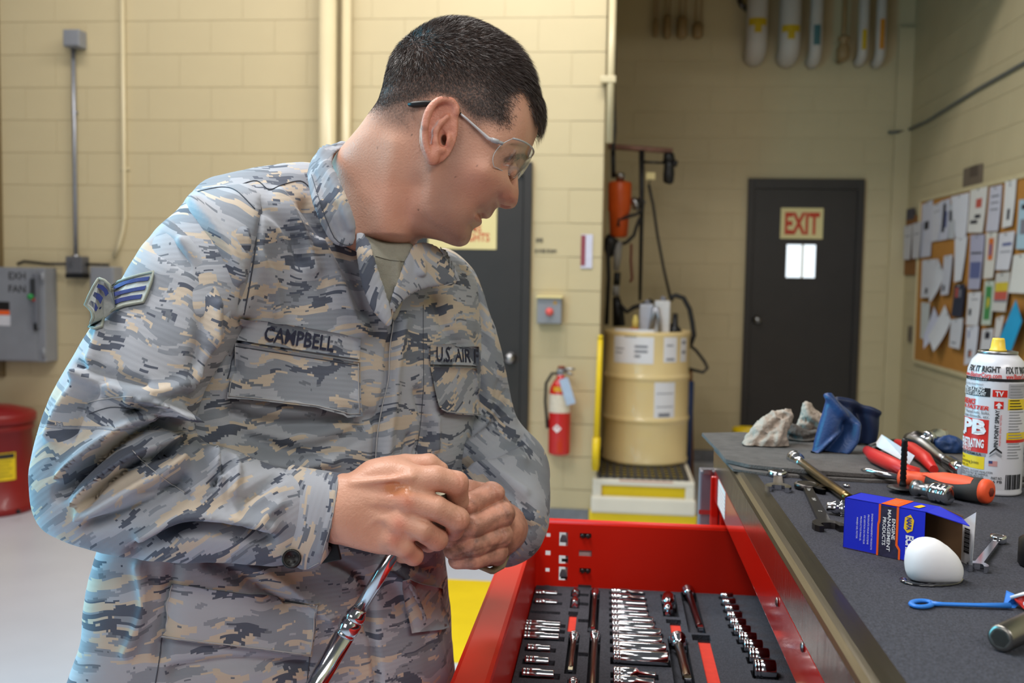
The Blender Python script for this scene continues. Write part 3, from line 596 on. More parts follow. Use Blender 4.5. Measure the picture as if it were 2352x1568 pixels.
PAPERS = [
 # quad px (tl, tr, br, bl), colour, label, ink marks (u0,v0,u1,v1,key)
 (((2118,470),(2143,458),(2141,588),(2113,592)), (208,206,218), 'white notice with a dark emblem at the upper corner of the board', [(.3,.35,.7,.5,'k')]),
 (((2142,472),(2165,462),(2158,552),(2140,556)), (216,214,222), 'plain white sheet tucked beside the emblem notice', [(.2,.2,.8,.22,'g')]),
 (((2160,462),(2183,455),(2180,549),(2153,554)), (206,206,220), 'white flyer with dark blue picture strip in the top row', [(.35,.1,.62,.8,'k'),(.62,.3,.8,.7,'b')]),
 (((2180,470),(2194,462),(2196,548),(2178,548)), (196,198,204), 'narrow grey sheet partly covered in the top row', [(.1,.2,.5,.5,'k')]),
 (((2184,452),(2226,442),(2222,546),(2196,546)), (226,226,234), 'bright white slanted sheet in the top row of the board', []),
 (((2229,437),(2269,424),(2261,534),(2223,534)), (226,222,216), 'white poster with red scribble and black diagonal lettering', [(.4,.25,.75,.45,'r'),(.15,.72,.6,.8,'k'),(.4,.6,.75,.68,'k')]),
 (((2274,430),(2302,424),(2297,530),(2266,532)), (204,202,214), 'pale lilac text sheet right of the red scribble poster', [(.2,.2,.8,.24,'g'),(.2,.35,.8,.38,'g'),(.2,.5,.8,.53,'g')]),
 (((2309,415),(2335,409),(2329,518),(2303,524)), (226,224,222), 'tall white sheet with a black bottle picture', [(.4,.62,.65,.85,'k'),(.4,.1,.55,.14,'g')]),
 (((2341,459),(2375,455),(2375,572),(2335,572)), (172,200,214), 'pale blue printed notice at the right edge of the view', [(.2,.1,.8,.2,'k'),(.2,.4,.6,.7,'g')]),
 (((2076,520),(2095,515),(2093,596),(2076,596)), (206,202,206), 'thin white leaflet pinned on the small cork board, outer one', [(.2,.3,.8,.33,'g')]),
 (((2096,514),(2117,508),(2114,592),(2096,594)), (206,202,206), 'thin white leaflet between the small and the large board', [(.2,.3,.8,.33,'g')]),
 (((2193,548),(2222,542),(2212,644),(2193,648)), (226,226,232), 'plain white sheet hanging under the bright slanted sheet', []),
 (((2229,540),(2262,538),(2254,664),(2225,664)), (178,176,198), 'grey violet printed page with a dark line across the middle', [(.1,.32,.9,.35,'k'),(.1,.5,.9,.8,'b')]),
 (((2265,535),(2291,533),(2285,638),(2260,640)), (222,216,206), 'white card with an orange and blue picture', [(.3,.12,.75,.6,'o'),(.4,.25,.6,.5,'b')]),
 (((2295,536),(2331,530),(2322,620),(2288,620)), (216,214,220), 'white calendar sheet with a row of blue ticks', [(.3,.28,.9,.36,'b'),(.2,.5,.9,.53,'g')]),
 (((2118,598),(2152,594),(2145,682),(2116,684)), (212,210,216), 'white sheet with a small dark figure at its lower edge', [(.35,.75,.55,.9,'k')]),
 (((2154,592),(2168,630),(2152,696),(2140,684)), (216,216,222), 'white sheet curled to a point below the top row', []),
 (((2168,588),(2188,584),(2182,676),(2162,678)), (206,206,216), 'small lilac sheet with a dark spot beside the curled sheet', [(.2,.75,.45,.9,'k')]),
 (((2192,654),(2217,652),(2213,728),(2186,726)), (44,48,66), 'dark blue photographic poster in the middle of the board', [(.2,.1,.4,.4,'r'),(.5,.15,.7,.4,'g')]),
 (((2224,672),(2254,670),(2250,748),(2220,746)), (220,218,220), 'white form under the grey violet page', [(.15,.5,.35,.7,'k'),(.3,.2,.8,.23,'g')]),
 (((2262,645),(2284,645),(2280,746),(2255,746)), (196,206,190), 'white sheet with a green chart', [(.2,.12,.8,.88,'G'),(.4,.3,.65,.7,'y')]),
 (((2288,628),(2320,624),(2314,716),(2280,714)), (206,202,196), 'colour banded safety chart in yellow and red', [(.05,.25,.95,.48,'y'),(.05,.48,.95,.7,'r'),(.05,.7,.95,.76,'g')]),
 (((2328,586),(2365,580),(2365,674),(2318,672)), (222,220,214), 'blank off white sheet at the right edge under the blue notice', []),
 (((2116,694),(2136,696),(2132,782),(2115,776)), (206,208,206), 'pale narrow sheet at the lower left of the board', []),
 (((2145,704),(2160,738),(2138,802),(2128,768)), (208,208,226), 'lilac white sheet folded to a point at the lower left', []),
 (((2170,700),(2184,736),(2161,808),(2138,772)), (222,222,226), 'large white sheet curled to a spike in the lower row', []),
 (((2184,734),(2212,730),(2208,802),(2181,796)), (210,210,216), 'white sheet under the dark blue poster', [(.2,.8,.6,.85,'g')]),
 (((2220,750),(2248,748),(2242,834),(2216,838)), (218,218,228), 'white leaflet with a small flame picture', [(.3,.62,.6,.82,'k'),(.45,.66,.6,.8,'o'),(.2,.1,.3,.3,'b')]),
 (((2256,756),(2282,754),(2278,806),(2252,806)), (212,210,212), 'small white card with a black square just above the spray can', [(.3,.15,.75,.45,'k')]),
 (((2288,730),(2306,724),(2300,776),(2284,776)), (216,210,206), 'small white card half behind the blue folder', []),
]
for i, (q, col, lbl, ink) in enumerate(PAPERS):
    x = XB-.0006-.0011*i
    P4 = [rw(a, b, x) for a, b in q]; n = 6
    pointed = 'point' in lbl or 'spike' in lbl
    G = []
    for v in np.linspace(0, 1, n):
        row = []
        for u in np.linspace(0, 1, n):
            p = (P4[0]*(1-u)+P4[1]*u)*(1-v)+(P4[3]*(1-u)+P4[2]*u)*v
            curl = (.05 if pointed else .012)*v*v*(.4+.6*u)
            p[0] -= curl; row.append(p)
        G.append(row)
    G = np.array(G); G2 = G.copy(); G2[..., 0] += .0004
    r = empty('pinned_paper', P4[3]*.5+P4[2]*.5, lbl, 'paper', 'papers on the bulletin board')
    m_ = mat('paper_%d_%d_%d' % col, C(*col), .65, 0, .03, 12)
    mb = MB().grid(G).grid(G2[::-1]); mb.build('sheet', m_, r)
    for k, (u0, v0, u1, v1, key) in enumerate(ink):
        def S(u, v):
            p = (P4[0]*(1-u)+P4[1]*u)*(1-v)+(P4[3]*(1-u)+P4[2]*u)*v; p = p.copy()
            p[0] -= (.05 if pointed else .012)*v*v*(.4+.6*u)+.0012+.0002*k; return p
        MB().grid([[S(u, v) for u in np.linspace(u0, u1, 3)] for v in np.linspace(v0, v1, 3)]).build('printed_mark', INK[key], r)
    MB().lathe([(.006, 0), (.006, .004), (.003, .006), (.004, .01), (0, .011)], 8, Matrix.Translation(Vector((P4[0]+P4[1])/2+np.array([-.002, 0, -.012]))) @ Matrix.Rotation(R_(-90), 4, 'Y')).build('push_pin', SATIN, r)
# blue folder leaning out from the board
x = XB-.05
F_ = [(2332, 690), (2345, 738), (2320, 812), (2306, 816), (2290, 800)]
r = empty('blue_folder', rw(2310, 815, x), 'bright blue folder hanging askew on the board behind the spray can', 'folder')
fp = [rw(a, b, x-.01*i) for i, (a, b) in enumerate([(2332, 690), (2346, 738), (2318, 815), (2286, 800)])]
MB().prism(fp, (.004, 0, 0)).build('cover', mat('cyan_blue_card', C(38, 158, 206), .5, 0, .04, 10), r)
MB().prism([p+np.array([.006, .01, .004]) for p in fp], (.003, 0, 0)).build('back_cover', mat('deep_blue_card', C(30, 110, 150), .5), r)
a0, a1 = rw(2217, 388), rw(2256, 430)
r = empty('wall_plate', (XF, (a0[1]+a1[1])/2, a1[2]), 'grey brown plate on the wall above the bulletin board', 'plate')
MB().box((XF-.012, a1[1], a1[2]), (XF, a0[1], a0[2]), .002).build('plate', mat('taupe_plate', C(112, 98, 84), .5), r)
for k in range(5): MB().box((XF-.014, a1[1]+.06+.03*k, a1[2]+.08), (XF-.0121, a1[1]+.078+.03*k, a1[2]+.15)).build('printed_mark', mat('dark_taupe', C(84, 72, 62)), r)
a0, a1 = rw(2089, 748), rw(2094, 786)
r = empty('wall_switch', (XF, a0[1], a1[2]), 'small dark wall slot in the corner below the board', 'switch')
MB().box((XF-.012, a1[1], a1[2]), (XF, a0[1], a0[2]), .003).build('slot_plate', mat('taupe_plate', C(112, 98, 84)), r)
MB().box((XF-.014, a1[1]+.03, a1[2]+.02), (XF-.0121, a0[1]-.03, a0[2]-.02)).build('slot', BLACKP, r)
p = [at(2040, 304, 1, YX-.05), at(2062, 303, 1, YX-.06), rw(2086, 298, XF-.012), rw(2130, 278, XF-.012), rw(2240, 208, XF-.012), rw(2360, 140, XF-.012), rw(2440, 96, XF-.012)]
tag(MB().tube(p, .011, 10).build('grey_cable', mat('slate_cable', C(98, 100, 98), .5)), 'thin grey cable crossing the right wall from the corner', 'cable')
def axisM(p, d):
    z = Vector(d).normalized(); q = z.to_track_quat('Z', 'Y'); return Matrix.Translation(Vector(p)) @ q.to_matrix().to_4x4()
# ------------------------------------------------------------ modelling kit for soft shapes (signed distance fields -> mesh)
def uvw(px, py, d): return np.array([(px-1176)*d/FPX, (784-py)*d/FPX, d], float)
def to_world(P): P = np.asarray(P, float); return EYE + P[..., :1]*CR + P[..., 1:2]*CU + P[..., 2:3]*CF
def to_uvw(P): q = np.asarray(P, float)-EYE; return np.stack([q@CR, q@CU, q@CF], -1)
def smin(a, b, k):
    h = np.clip(.5+.5*(b-a)/k, 0, 1); return b*(1-h)+a*h-k*h*(1-h)
def smax(a, b, k): return -smin(-a, -b, k)
def cone(P, a, b, ra, rb):
    a = np.asarray(a, float); d = np.asarray(b, float)-a; L2 = d@d
    t = np.clip(((P-a)@d)/L2, 0, 1); q = P-a-t[:, None]*d
    return np.sqrt((q*q).sum(1))-(ra+(rb-ra)*t)
def ell(P, c, r, M=None):
    q = P-np.asarray(c, float)
    if M is not None: q = q@np.asarray(M)
    r = np.asarray(r, float); k0 = np.sqrt(((q/r)**2).sum(1)); k1 = np.sqrt(((q/r**2)**2).sum(1))
    return k0*(k0-1)/np.maximum(k1, 1e-9)
_lat = RNG.random((32, 32, 32))
def vnoise(P):
    P = np.asarray(P, float); i = np.floor(P).astype(int); f = P-i; f = f*f*(3-2*f); i &= 31; j = (i+1) & 31
    g = lambda a, b, c: _lat[a, b, c]
    x0, y0, z0 = i[:, 0], i[:, 1], i[:, 2]; x1, y1, z1 = j[:, 0], j[:, 1], j[:, 2]; fx, fy, fz_ = f[:, 0], f[:, 1], f[:, 2]
    a = g(x0, y0, z0)*(1-fx)+g(x1, y0, z0)*fx; b = g(x0, y1, z0)*(1-fx)+g(x1, y1, z0)*fx
    c = g(x0, y0, z1)*(1-fx)+g(x1, y0, z1)*fx; d = g(x0, y1, z1)*(1-fx)+g(x1, y1, z1)*fx
    return ((a*(1-fy)+b*fy)*(1-fz_)+(c*(1-fy)+d*fy)*fz_)*2-1
def spline(pts, n=6, closed=True):
    p = np.asarray(pts, float); N_ = len(p); out = []
    for i in range(N_ if closed else N_-1):
        if closed: a, b, c, d = p[i-1], p[i], p[(i+1) % N_], p[(i+2) % N_]
        else: a, b, c, d = p[max(i-1, 0)], p[i], p[i+1], p[min(i+2, N_-1)]
        for t in np.arange(n)/n:
            out.append(.5*((2*b)+(c-a)*t+(2*a-5*b+4*c-d)*t*t+(3*b-a-3*c+d)*t**3))
    if not closed: out.append(p[-1])
    return np.array(out)
def poly_dist(poly, X, Y, closed=True):
    best = np.full(X.shape, 1e9); n = len(poly)
    for i in range(n if closed else n-1):
        a, b = poly[i], poly[(i+1) % n]; dx, dy = b-a; L = dx*dx+dy*dy+1e-12
        t = np.clip(((X-a[0])*dx+(Y-a[1])*dy)/L, 0, 1)
        best = np.minimum(best, (X-a[0]-t*dx)**2+(Y-a[1]-t*dy)**2)
    return np.sqrt(best)
def poly_in(poly, X, Y):
    ins = np.zeros(X.shape, bool); n = len(poly); j = n-1
    for i in range(n):
        xi, yi = poly[i]; xj, yj = poly[j]
        c = ((yi > Y) != (yj > Y)) & (X < (xj-xi)*(Y-yi)/(yj-yi+1e-12)+xi); ins ^= c; j = i
    return ins
class Inflate:
    """a rounded body from its outline: thickness from the Poisson membrane over the outline, laid about a mid surface"""
    def __init__(s, poly_px, depth, k=1.0, mid=None, res=.0025, smooth=5, kmap=None, wmax=None, add=None):
        P = spline(poly_px, smooth) if smooth > 1 else np.asarray(poly_px, float)
        s.D = depth; uvp = np.stack([(P[:, 0]-1176)*depth/FPX, (784-P[:, 1])*depth/FPX], 1)
        lo = uvp.min(0)-8*res; hi = uvp.max(0)+8*res; s.lo, s.res = lo, res
        nx, ny = (np.ceil((hi-lo)/res)+1).astype(int)
        gx = lo[0]+np.arange(nx)*res; gy = lo[1]+np.arange(ny)*res
        X, Y = np.meshgrid(gx, gy, indexing='ij')
        ins = poly_in(uvp, X, Y); dist = poly_dist(uvp, X, Y)
        phi = None
        for lev in (16, 8, 4, 2, 1):
            m = ins[::lev, ::lev]; h = res*lev
            if min(m.shape) < 6: continue
            if phi is None: ph = np.zeros(m.shape)
            else:
                ii = np.minimum(np.arange(m.shape[0])//2, phi.shape[0]-1); jj = np.minimum(np.arange(m.shape[1])//2, phi.shape[1]-1); ph = phi[np.ix_(ii, jj)]*m
            for _ in range(260 if lev > 2 else 70):
                q = np.zeros_like(ph); q[1:-1, 1:-1] = .25*(ph[2:, 1:-1]+ph[:-2, 1:-1]+ph[1:-1, 2:]+ph[1:-1, :-2]+h*h); ph = q*m
            phi = ph
        g = np.hypot(*np.gradient(phi, res)); edge = ins & (dist < res*3); gm = np.median(g[edge]) if edge.any() else .02
        # exact linear run-out at the rim so that the outline is kept between grid points
        phi = np.where(ins, np.maximum(phi, np.minimum(phi, dist*gm)), -dist*gm)
        near = ins & (dist < res*1.5); phi[near] = (dist*gm)[near]*.5+phi[near]*.5
        PX = X*FPX/depth+1176; PY = 784-Y*FPX/depth
        kk = k if kmap is None else k*kmap(PX, PY)
        s.W2 = 2*phi*kk*kk
        if wmax: 
            w = np.sqrt(np.maximum(s.W2, 0)); w = wmax*np.tanh(w/wmax); s.W2 = np.where(s.W2 > 0, w*w, s.W2)
        if add is not None:
            w = np.sqrt(np.maximum(s.W2, 0)); sc_ = depth/(depth-w); a = add(1176+(PX-1176)*sc_, 784+(PY-784)*sc_)*np.clip(w/.02, 0, 1); w = np.maximum(w+a, w*.2); s.W2 = np.where(s.W2 > 0, w*w, s.W2)
        s.c = np.full(X.shape, depth) if mid is None else mid(PX, PY)
        gx_, gy_ = np.gradient(s.W2, res); s.G2 = gx_**2+gy_**2; s.shape = X.shape
    def samp(s, A, x, y):
        i = np.clip(np.floor(x).astype(int), 0, s.shape[0]-2); j = np.clip(np.floor(y).astype(int), 0, s.shape[1]-2)
        fx = np.clip(x-i, 0, 1); fy = np.clip(y-j, 0, 1)
        return (A[i, j]*(1-fx)+A[i+1, j]*fx)*(1-fy)+(A[i, j+1]*(1-fx)+A[i+1, j+1]*fx)*fy
    def __call__(s, P):
        x = (P[:, 0]-s.lo[0])/s.res; y = (P[:, 1]-s.lo[1])/s.res
        W2 = s.samp(s.W2, x, y); G2 = s.samp(s.G2, x, y); c = s.samp(s.c, x, y)
        ox = np.maximum(np.maximum(-x, x-(s.shape[0]-1)), 0)*s.res; oy = np.maximum(np.maximum(-y, y-(s.shape[1]-1)), 0)*s.res
        dw = P[:, 2]-c
        return -(W2-dw*dw)/np.sqrt(G2+4*dw*dw+1e-6)+np.hypot(ox, oy)
def surf(f, lo, hi, h, B=6):
    """sparse surface nets; f(P)->distance, box lo..hi, cell h. returns verts, quads"""
    lo = np.asarray(lo, float); hi = np.asarray(hi, float)
    nb = np.ceil((hi-lo)/(h*B)).astype(int); n = nb*B
    bc = np.stack(np.meshgrid(*[np.arange(k) for k in nb], indexing='ij'), -1).reshape(-1, 3)
    dc = f(lo+(bc+.5)*B*h)
    V = np.where(dc > 0, 1., -1.).reshape(nb); V = V.repeat(B, 0).repeat(B, 1).repeat(B, 2)
    act = bc[np.abs(dc) < B*h*1.75]
    off = np.stack(np.meshgrid(*[np.arange(B)]*3, indexing='ij'), -1).reshape(-1, 3)
    for s in range(0, len(act), 4000):
        idx = (act[s:s+4000, None, :]*B+off[None]).reshape(-1, 3)
        V[idx[:, 0], idx[:, 1], idx[:, 2]] = f(lo+idx*h)
    ins = V < 0
    c8 = [(a, b, c) for a in (0, 1) for b in (0, 1) for c in (0, 1)]
    cnt = sum(ins[a:n[0]-1+a, b:n[1]-1+b, c:n[2]-1+c].astype(np.int8) for a, b, c in c8)
    cell = np.argwhere((cnt > 0) & (cnt < 8)); ID = np.full(tuple(n-1), -1, int); ID[tuple(cell.T)] = np.arange(len(cell))
    val = np.stack([V[cell[:, 0]+a, cell[:, 1]+b, cell[:, 2]+c] for a, b, c in c8], 1)
    S = np.zeros((len(cell), 3)); K = np.zeros(len(cell)); ca = np.array(c8, float)
    for i in range(8):
        for j in range(i+1, 8):
            if abs(ca[i]-ca[j]).sum() == 1:
                a, b = val[:, i], val[:, j]; x = (a < 0) != (b < 0); t = np.where(x, a/(a-b+1e-12), 0)
                S += x[:, None]*(ca[i]+t[:, None]*(ca[j]-ca[i])); K += x
    P = lo+(cell+S/K[:, None])*h
    Q = []
    for ax in range(3):
        o1, o2 = [(1, 2), (2, 0), (0, 1)][ax]
        sl0 = [slice(None)]*3; sl1 = [slice(None)]*3; sl0[ax] = slice(0, -1); sl1[ax] = slice(1, None)
        a, b = ins[tuple(sl0)], ins[tuple(sl1)]; e = np.argwhere(a != b)
        e = e[(e[:, o1] > 0) & (e[:, o2] > 0) & (e[:, o1] < n[o1]-1) & (e[:, o2] < n[o2]-1)]
        if not len(e): continue
        inn = a[tuple(e.T)]
        def cid(d1, d2):
            q = e.copy(); q[:, o1] -= d1; q[:, o2] -= d2; return ID[tuple(q.T)]
        q = np.stack([cid(1, 1), cid(0, 1), cid(0, 0), cid(1, 0)], 1)
        Q.append(np.where(inn[:, None], q, q[:, ::-1]))
    Q = np.concatenate(Q) if Q else np.zeros((0, 4), int)
    return P, Q[(Q >= 0).all(1)]
def largest(P, Q):
    lab = np.arange(len(P))
    for _ in range(400):
        m_ = lab[Q].min(1); new = lab.copy()
        for i in range(4): np.minimum.at(new, Q[:, i], m_)
        new = new[new]
        if (new == lab).all(): break
        lab = new
    u, c = np.unique(lab, return_counts=True); keep = lab == u[c.argmax()]; idx = np.cumsum(keep)-1
    return P[keep], idx[Q[keep[Q[:, 0]]]]
def vnormals(P, Q):
    n = np.cross(P[Q[:, 2]]-P[Q[:, 0]], P[Q[:, 3]]-P[Q[:, 1]]); N_ = np.zeros_like(P)
    for i in range(4): np.add.at(N_, Q[:, i], n)
    if (P[Q[:, 0]]-P.mean(0)).ravel() @ n.ravel() < 0: N_ = -N_
    return N_/np.maximum(np.linalg.norm(N_, axis=1, keepdims=True), 1e-12)
def relax(P, Q, it=1, lam=.5):
    E = np.concatenate([Q[:, [0, 1]], Q[:, [1, 2]], Q[:, [2, 3]], Q[:, [3, 0]]])
    for _ in range(it):
        S = np.zeros_like(P); K = np.zeros(len(P))
        np.add.at(S, E[:, 0], P[E[:, 1]]); np.add.at(S, E[:, 1], P[E[:, 0]]); np.add.at(K, E[:, 0], 1); np.add.at(K, E[:, 1], 1)
        P = P*(1-lam)+lam*S/np.maximum(K, 1)[:, None]
    return P
def soft(name, P, Q, material, parent=None, uv=None, attrs=None, world=False):
    """mesh object from camera-frame vertices"""
    W = np.asarray(P) if world else to_world(P)
    if Q.shape[1] == 4:
        n_ = np.cross(W[Q[:, 2]]-W[Q[:, 0]], W[Q[:, 3]]-W[Q[:, 1]])
        if (W[Q[:, 0]]-W.mean(0)).ravel() @ n_.ravel() < 0: Q = Q[:, ::-1]
    me = bpy.data.meshes.new(name); o = bpy.data.objects.new(name, me); COL.objects.link(o)
    if parent is not None: c = WM[parent]; o.parent = parent
    else:
        c = np.array([W[:, 0].mean(), W[:, 1].mean(), W[:, 2].min()]); o.location = c
    WM[o] = np.array(c)
    me.vertices.add(len(W)); me.vertices.foreach_set('co', (W-c).ravel())
    k = Q.shape[1]; me.loops.add(Q.size); me.loops.foreach_set('vertex_index', Q.ravel())
    me.polygons.add(len(Q)); me.polygons.foreach_set('loop_start', np.arange(len(Q))*k); me.polygons.foreach_set('loop_total', np.full(len(Q), k))
    me.polygons.foreach_set('use_smooth', np.ones(len(Q), bool))
    if uv is not None:
        l = me.uv_layers.new(name='UVMap'); l.data.foreach_set('uv', uv[Q.ravel()].ravel())
    for k_, a in (attrs or {}).items():
        at_ = me.attributes.new(k_, 'FLOAT', 'POINT'); at_.data.foreach_set('value', np.asarray(a, float))
    for mm in (material if isinstance(material, (list, tuple)) else [material]): me.materials.append(mm)
    me.update(); me.validate(); return o
def bvh_of(P, Q): return BVHTree.FromPolygons([tuple(p) for p in to_world(P)], [tuple(q) for q in Q.tolist()])
def drape(bvh, px, py, off=.0, fallback=None):
    """the point of a surface behind a pixel of the photograph, lifted off by `off`"""
    d = Vector(ray(px, py)).normalized(); h = bvh.ray_cast(Vector(EYE), d)
    if h[0] is None:
        return None if fallback is None else dp(px, py, fallback)
    n = h[1] if h[1].dot(d) < 0 else -h[1]
    return np.array(h[0]+n*off)
# ------------------------------------------------------------ tool chest with its open drawer
CX0, CX1, CY0, CY1, CT = .178, .98, .28, 1.725, 1.24
RED = mat('red_chest_enamel', C(206, 26, 14), .16, 0, .03, 6, coat=.7)
REDI = mat('red_drawer_enamel', C(216, 32, 14), .42, 0, .03, 6, spec=.3)
STEEL = mat('brushed_stainless', C(128, 121, 108), .3, 1, .12, 30, .25, 40, aniso=(2.5, .12, 2.5))
LIP = mat('polished_lip_steel', C(196, 190, 180), .2, 1, .06, 40, .35, 60, aniso=(3, 3, .1))
MATM = mat('charcoal_bench_mat', C(61, 62, 71), .85, 0, .42, 330, 1.0, 500)
chest = empty('tool_chest', ((CX0+CX1)/2, (CY0+CY1)/2, 0), 'red tool chest with a stainless edged top and one drawer pulled open', 'tool chest')
TOPZ, RAILZ, FZ, RIMZ = 1.19, 1.137, .99, 1.098
# cabinet shell with the opening of the pulled drawer left hollow
sh = MB()
sh.box((CX0+.012, CY0, .12), (CX1, CY0+.03, TOPZ)).box((CX0+.012, CY1-.03, .12), (CX1, CY1-.002, TOPZ)).box((CX1-.02, CY0+.03, .12), (CX1, CY1-.03, TOPZ))
sh.box((CX0+.014, CY0+.03, .12), (CX1-.02, CY1-.03, .90)).box((CX0+.012, CY0+.03, RAILZ+.02), (CX1-.02, CY1-.03, TOPZ))
sh.build('cabinet_shell', RED, chest)
MB().box((CX0+.002, CY0, RAILZ), (CX0+.012, CY1, TOPZ-.001), .002).build('front_rail', RED, chest)
for k, (za, zb) in enumerate(((.66, .89), (.40, .65), (.14, .39))):
    d = MB().box((CX0-.008, CY0+.02, za), (CX0+.012, CY1-.02, zb), .004).build('closed_drawer', RED, chest)
    MB().box((CX0-.026, CY0+.04, zb-.03), (CX0-.0085, CY1-.04, zb-.012), .004).build('pull', SATIN, d)
for yy in (.42, 1.58):
    for xx in (.28, .88):
        MB().lathe([(.0, -.03), (.055, -.03), (.06, -.02), (.06, .02), (.055, .03), (0, .03)], 20, Matrix.Translation((xx, yy, .0605)) @ Matrix.Rotation(R_(90), 4, 'X')).build('caster', RUBBER, chest)
# stainless top: rolled edge, lip, mat
def edge_strip(ep, name, m_):
    em = MB(); Pg = [[(x, y, z) for x, z in ep] for y in np.linspace(CY0-.01, CY1+.006, 20)]; k = len(ep)
    em.grid(np.array(Pg), closed=True, smooth=False); em.f += [tuple(range(k-1, -1, -1)), tuple((19*k)+i for i in range(k))]; em.sm += [False]*2; em.mi += [0]*2
    return em.build(name, m_, chest)
edge_strip([(CX0+.031, 1.2405), (CX0+.012, 1.2415), (CX0+.006, 1.2405), (CX0+.0015, 1.237), (CX0, 1.2325), (CX0+.004, 1.2325), (CX0+.004, 1.222), (CX0+.031, 1.225)], 'front_edge', STEEL)
edge_strip([(CX0, 1.2322), (CX0, TOPZ+.002), (CX0+.002, TOPZ), (CX0+.0038, TOPZ), (CX0+.0038, 1.2322)], 'front_lip', LIP)
MB().box((CX0+.031, CY1-.022, TOPZ), (CX1+.005, CY1+.006, 1.2405), .003).build('far_edge', STEEL, chest)
MB().box((CX1-.022, CY0, TOPZ), (CX1+.005, CY1-.022, 1.2405), .003).build('back_edge', STEEL, chest)
MB().box((CX0+.0315, CY0, 1.20), (CX1-.0225, CY1-.0225, CT), .001).build('bench_mat', MATM, chest)
# items on the far end of the chest
stp = MB().box((CX0-.0005+.002, 1.555, RAILZ+.006), (CX0+.0018, 1.66, TOPZ-.004)).build('sticker', mat('white_sticker', C(232, 222, 216), .4), chest)
for k in range(6): MB().box((CX0+.0010, 1.56, RAILZ+.010+k*.006), (CX0+.0015, 1.655, RAILZ+.0115+k*.006)).build('sticker_line', mat('pink_print', C(214, 168, 160), .5), stp)
p0, p1 = at(1605, 1072, 1, CY1+.06), at(1637, 1204, 1, CY1+.06)
sr = empty('steel_side_tray', ((p0[0]+p1[0])/2, CY1+.06, 0), 'grey metal panel with a red stripe hanging on the far end of the chest', 'tray')
MB().box((p0[0], CY1+.024, p1[2]-.02), (p1[0]+.08, CY1+.06, p0[2]), .003).build('panel', mat('dull_grey_sheet', C(142, 138, 148), .35, .6, .1, 14), sr)
MB().box((p0[0]-.001, CY1+.0225, at(1620, 1188, 1, CY1)[2]), (p1[0]+.05, CY1+.0235, at(1620, 1178, 1, CY1)[2])).build('red_stripe', mat('red_print', C(176, 50, 48), .5), sr)
MB().box((p0[0]+.004, CY1+.0205, p0[2]-.006), (p0[0]+.02, CY1+.0235, p0[2]+.004), .002).build('bright_rivet', SATIN, sr)
MB().box((CX0-.003, CY1+.008, .3), (CX0+.012, CY1+.02, TOPZ-.015), .003).build('corner_post', RED, chest)
# the drawer
DY0, DY1 = .40, 1.665
DXF, DXI, DXB = -.166, -.122, CX0+.26
drawer = MB().box((DXI, DY0, .905), (DXB, DY1, .909)).build('open_drawer', REDI, chest)
# front panel: hollow pressed steel with a sloped pull on top
fpz = 1.083
MB().box((DXF, DY0-.02, .90), (DXI, DY1+.028, fpz), .006).build('drawer_front', REDI, drawer)
MB().box((DXF-.008, DY0-.02, fpz-.075), (DXF-.0005, DY1+.028, fpz-.055), .003).build('drawer_pull', REDI, drawer)
# far side with slide punchings: built as a sheet with real holes
holes = []
yS = DY1
def hole_rect(px): 
    a, b = at(px[0], px[1], 1, yS), at(px[2], px[3], 1, yS); return (a[0], b[0], b[2], a[2])
rects = [hole_rect(h) for h in ((1332, 1224, 1358, 1236), (1330, 1263, 1359, 1278), (1331, 1304, 1357, 1316), (1328, 1342, 1358, 1353),
                                (1285, 1222, 1304, 1254), (1284, 1275, 1305, 1295), (1284, 1301, 1303, 1333),
                                (1255, 1224, 1264, 1233), (1253, 1264, 1264, 1275), (1253, 1304, 1262, 1313), (1251, 1343, 1263, 1354))]
SX0, SX1, SZ0, SZ1 = DXI, DXB, .905, RIMZ
xs = sorted({SX0, SX1, *[r_[0] for r_ in rects], *[r_[1] for r_ in rects]}); zs = sorted({SZ0, SZ1, *[r_[2] for r_ in rects], *[r_[3] for r_ in rects]})
sm = MB()
def inside(x, z): return any(r_[0] < x < r_[1] and r_[2] < z < r_[3] for r_ in rects)
# merge cells along x for each z band
for zi in range(len(zs)-1):
    zc = (zs[zi]+zs[zi+1])/2; run = None
    for xi in range(len(xs)-1):
        xc = (xs[xi]+xs[xi+1])/2
        if not inside(xc, zc):
            run = [xs[xi], xs[xi+1]] if run is None else [run[0], xs[xi+1]]
        if (inside(xc, zc) or xi == len(xs)-2) and run:
            sm.box((run[0], DY1, zs[zi]), (run[1], DY1+.0025, zs[zi+1])); run = None
side = sm.build('drawer_side', REDI, drawer)
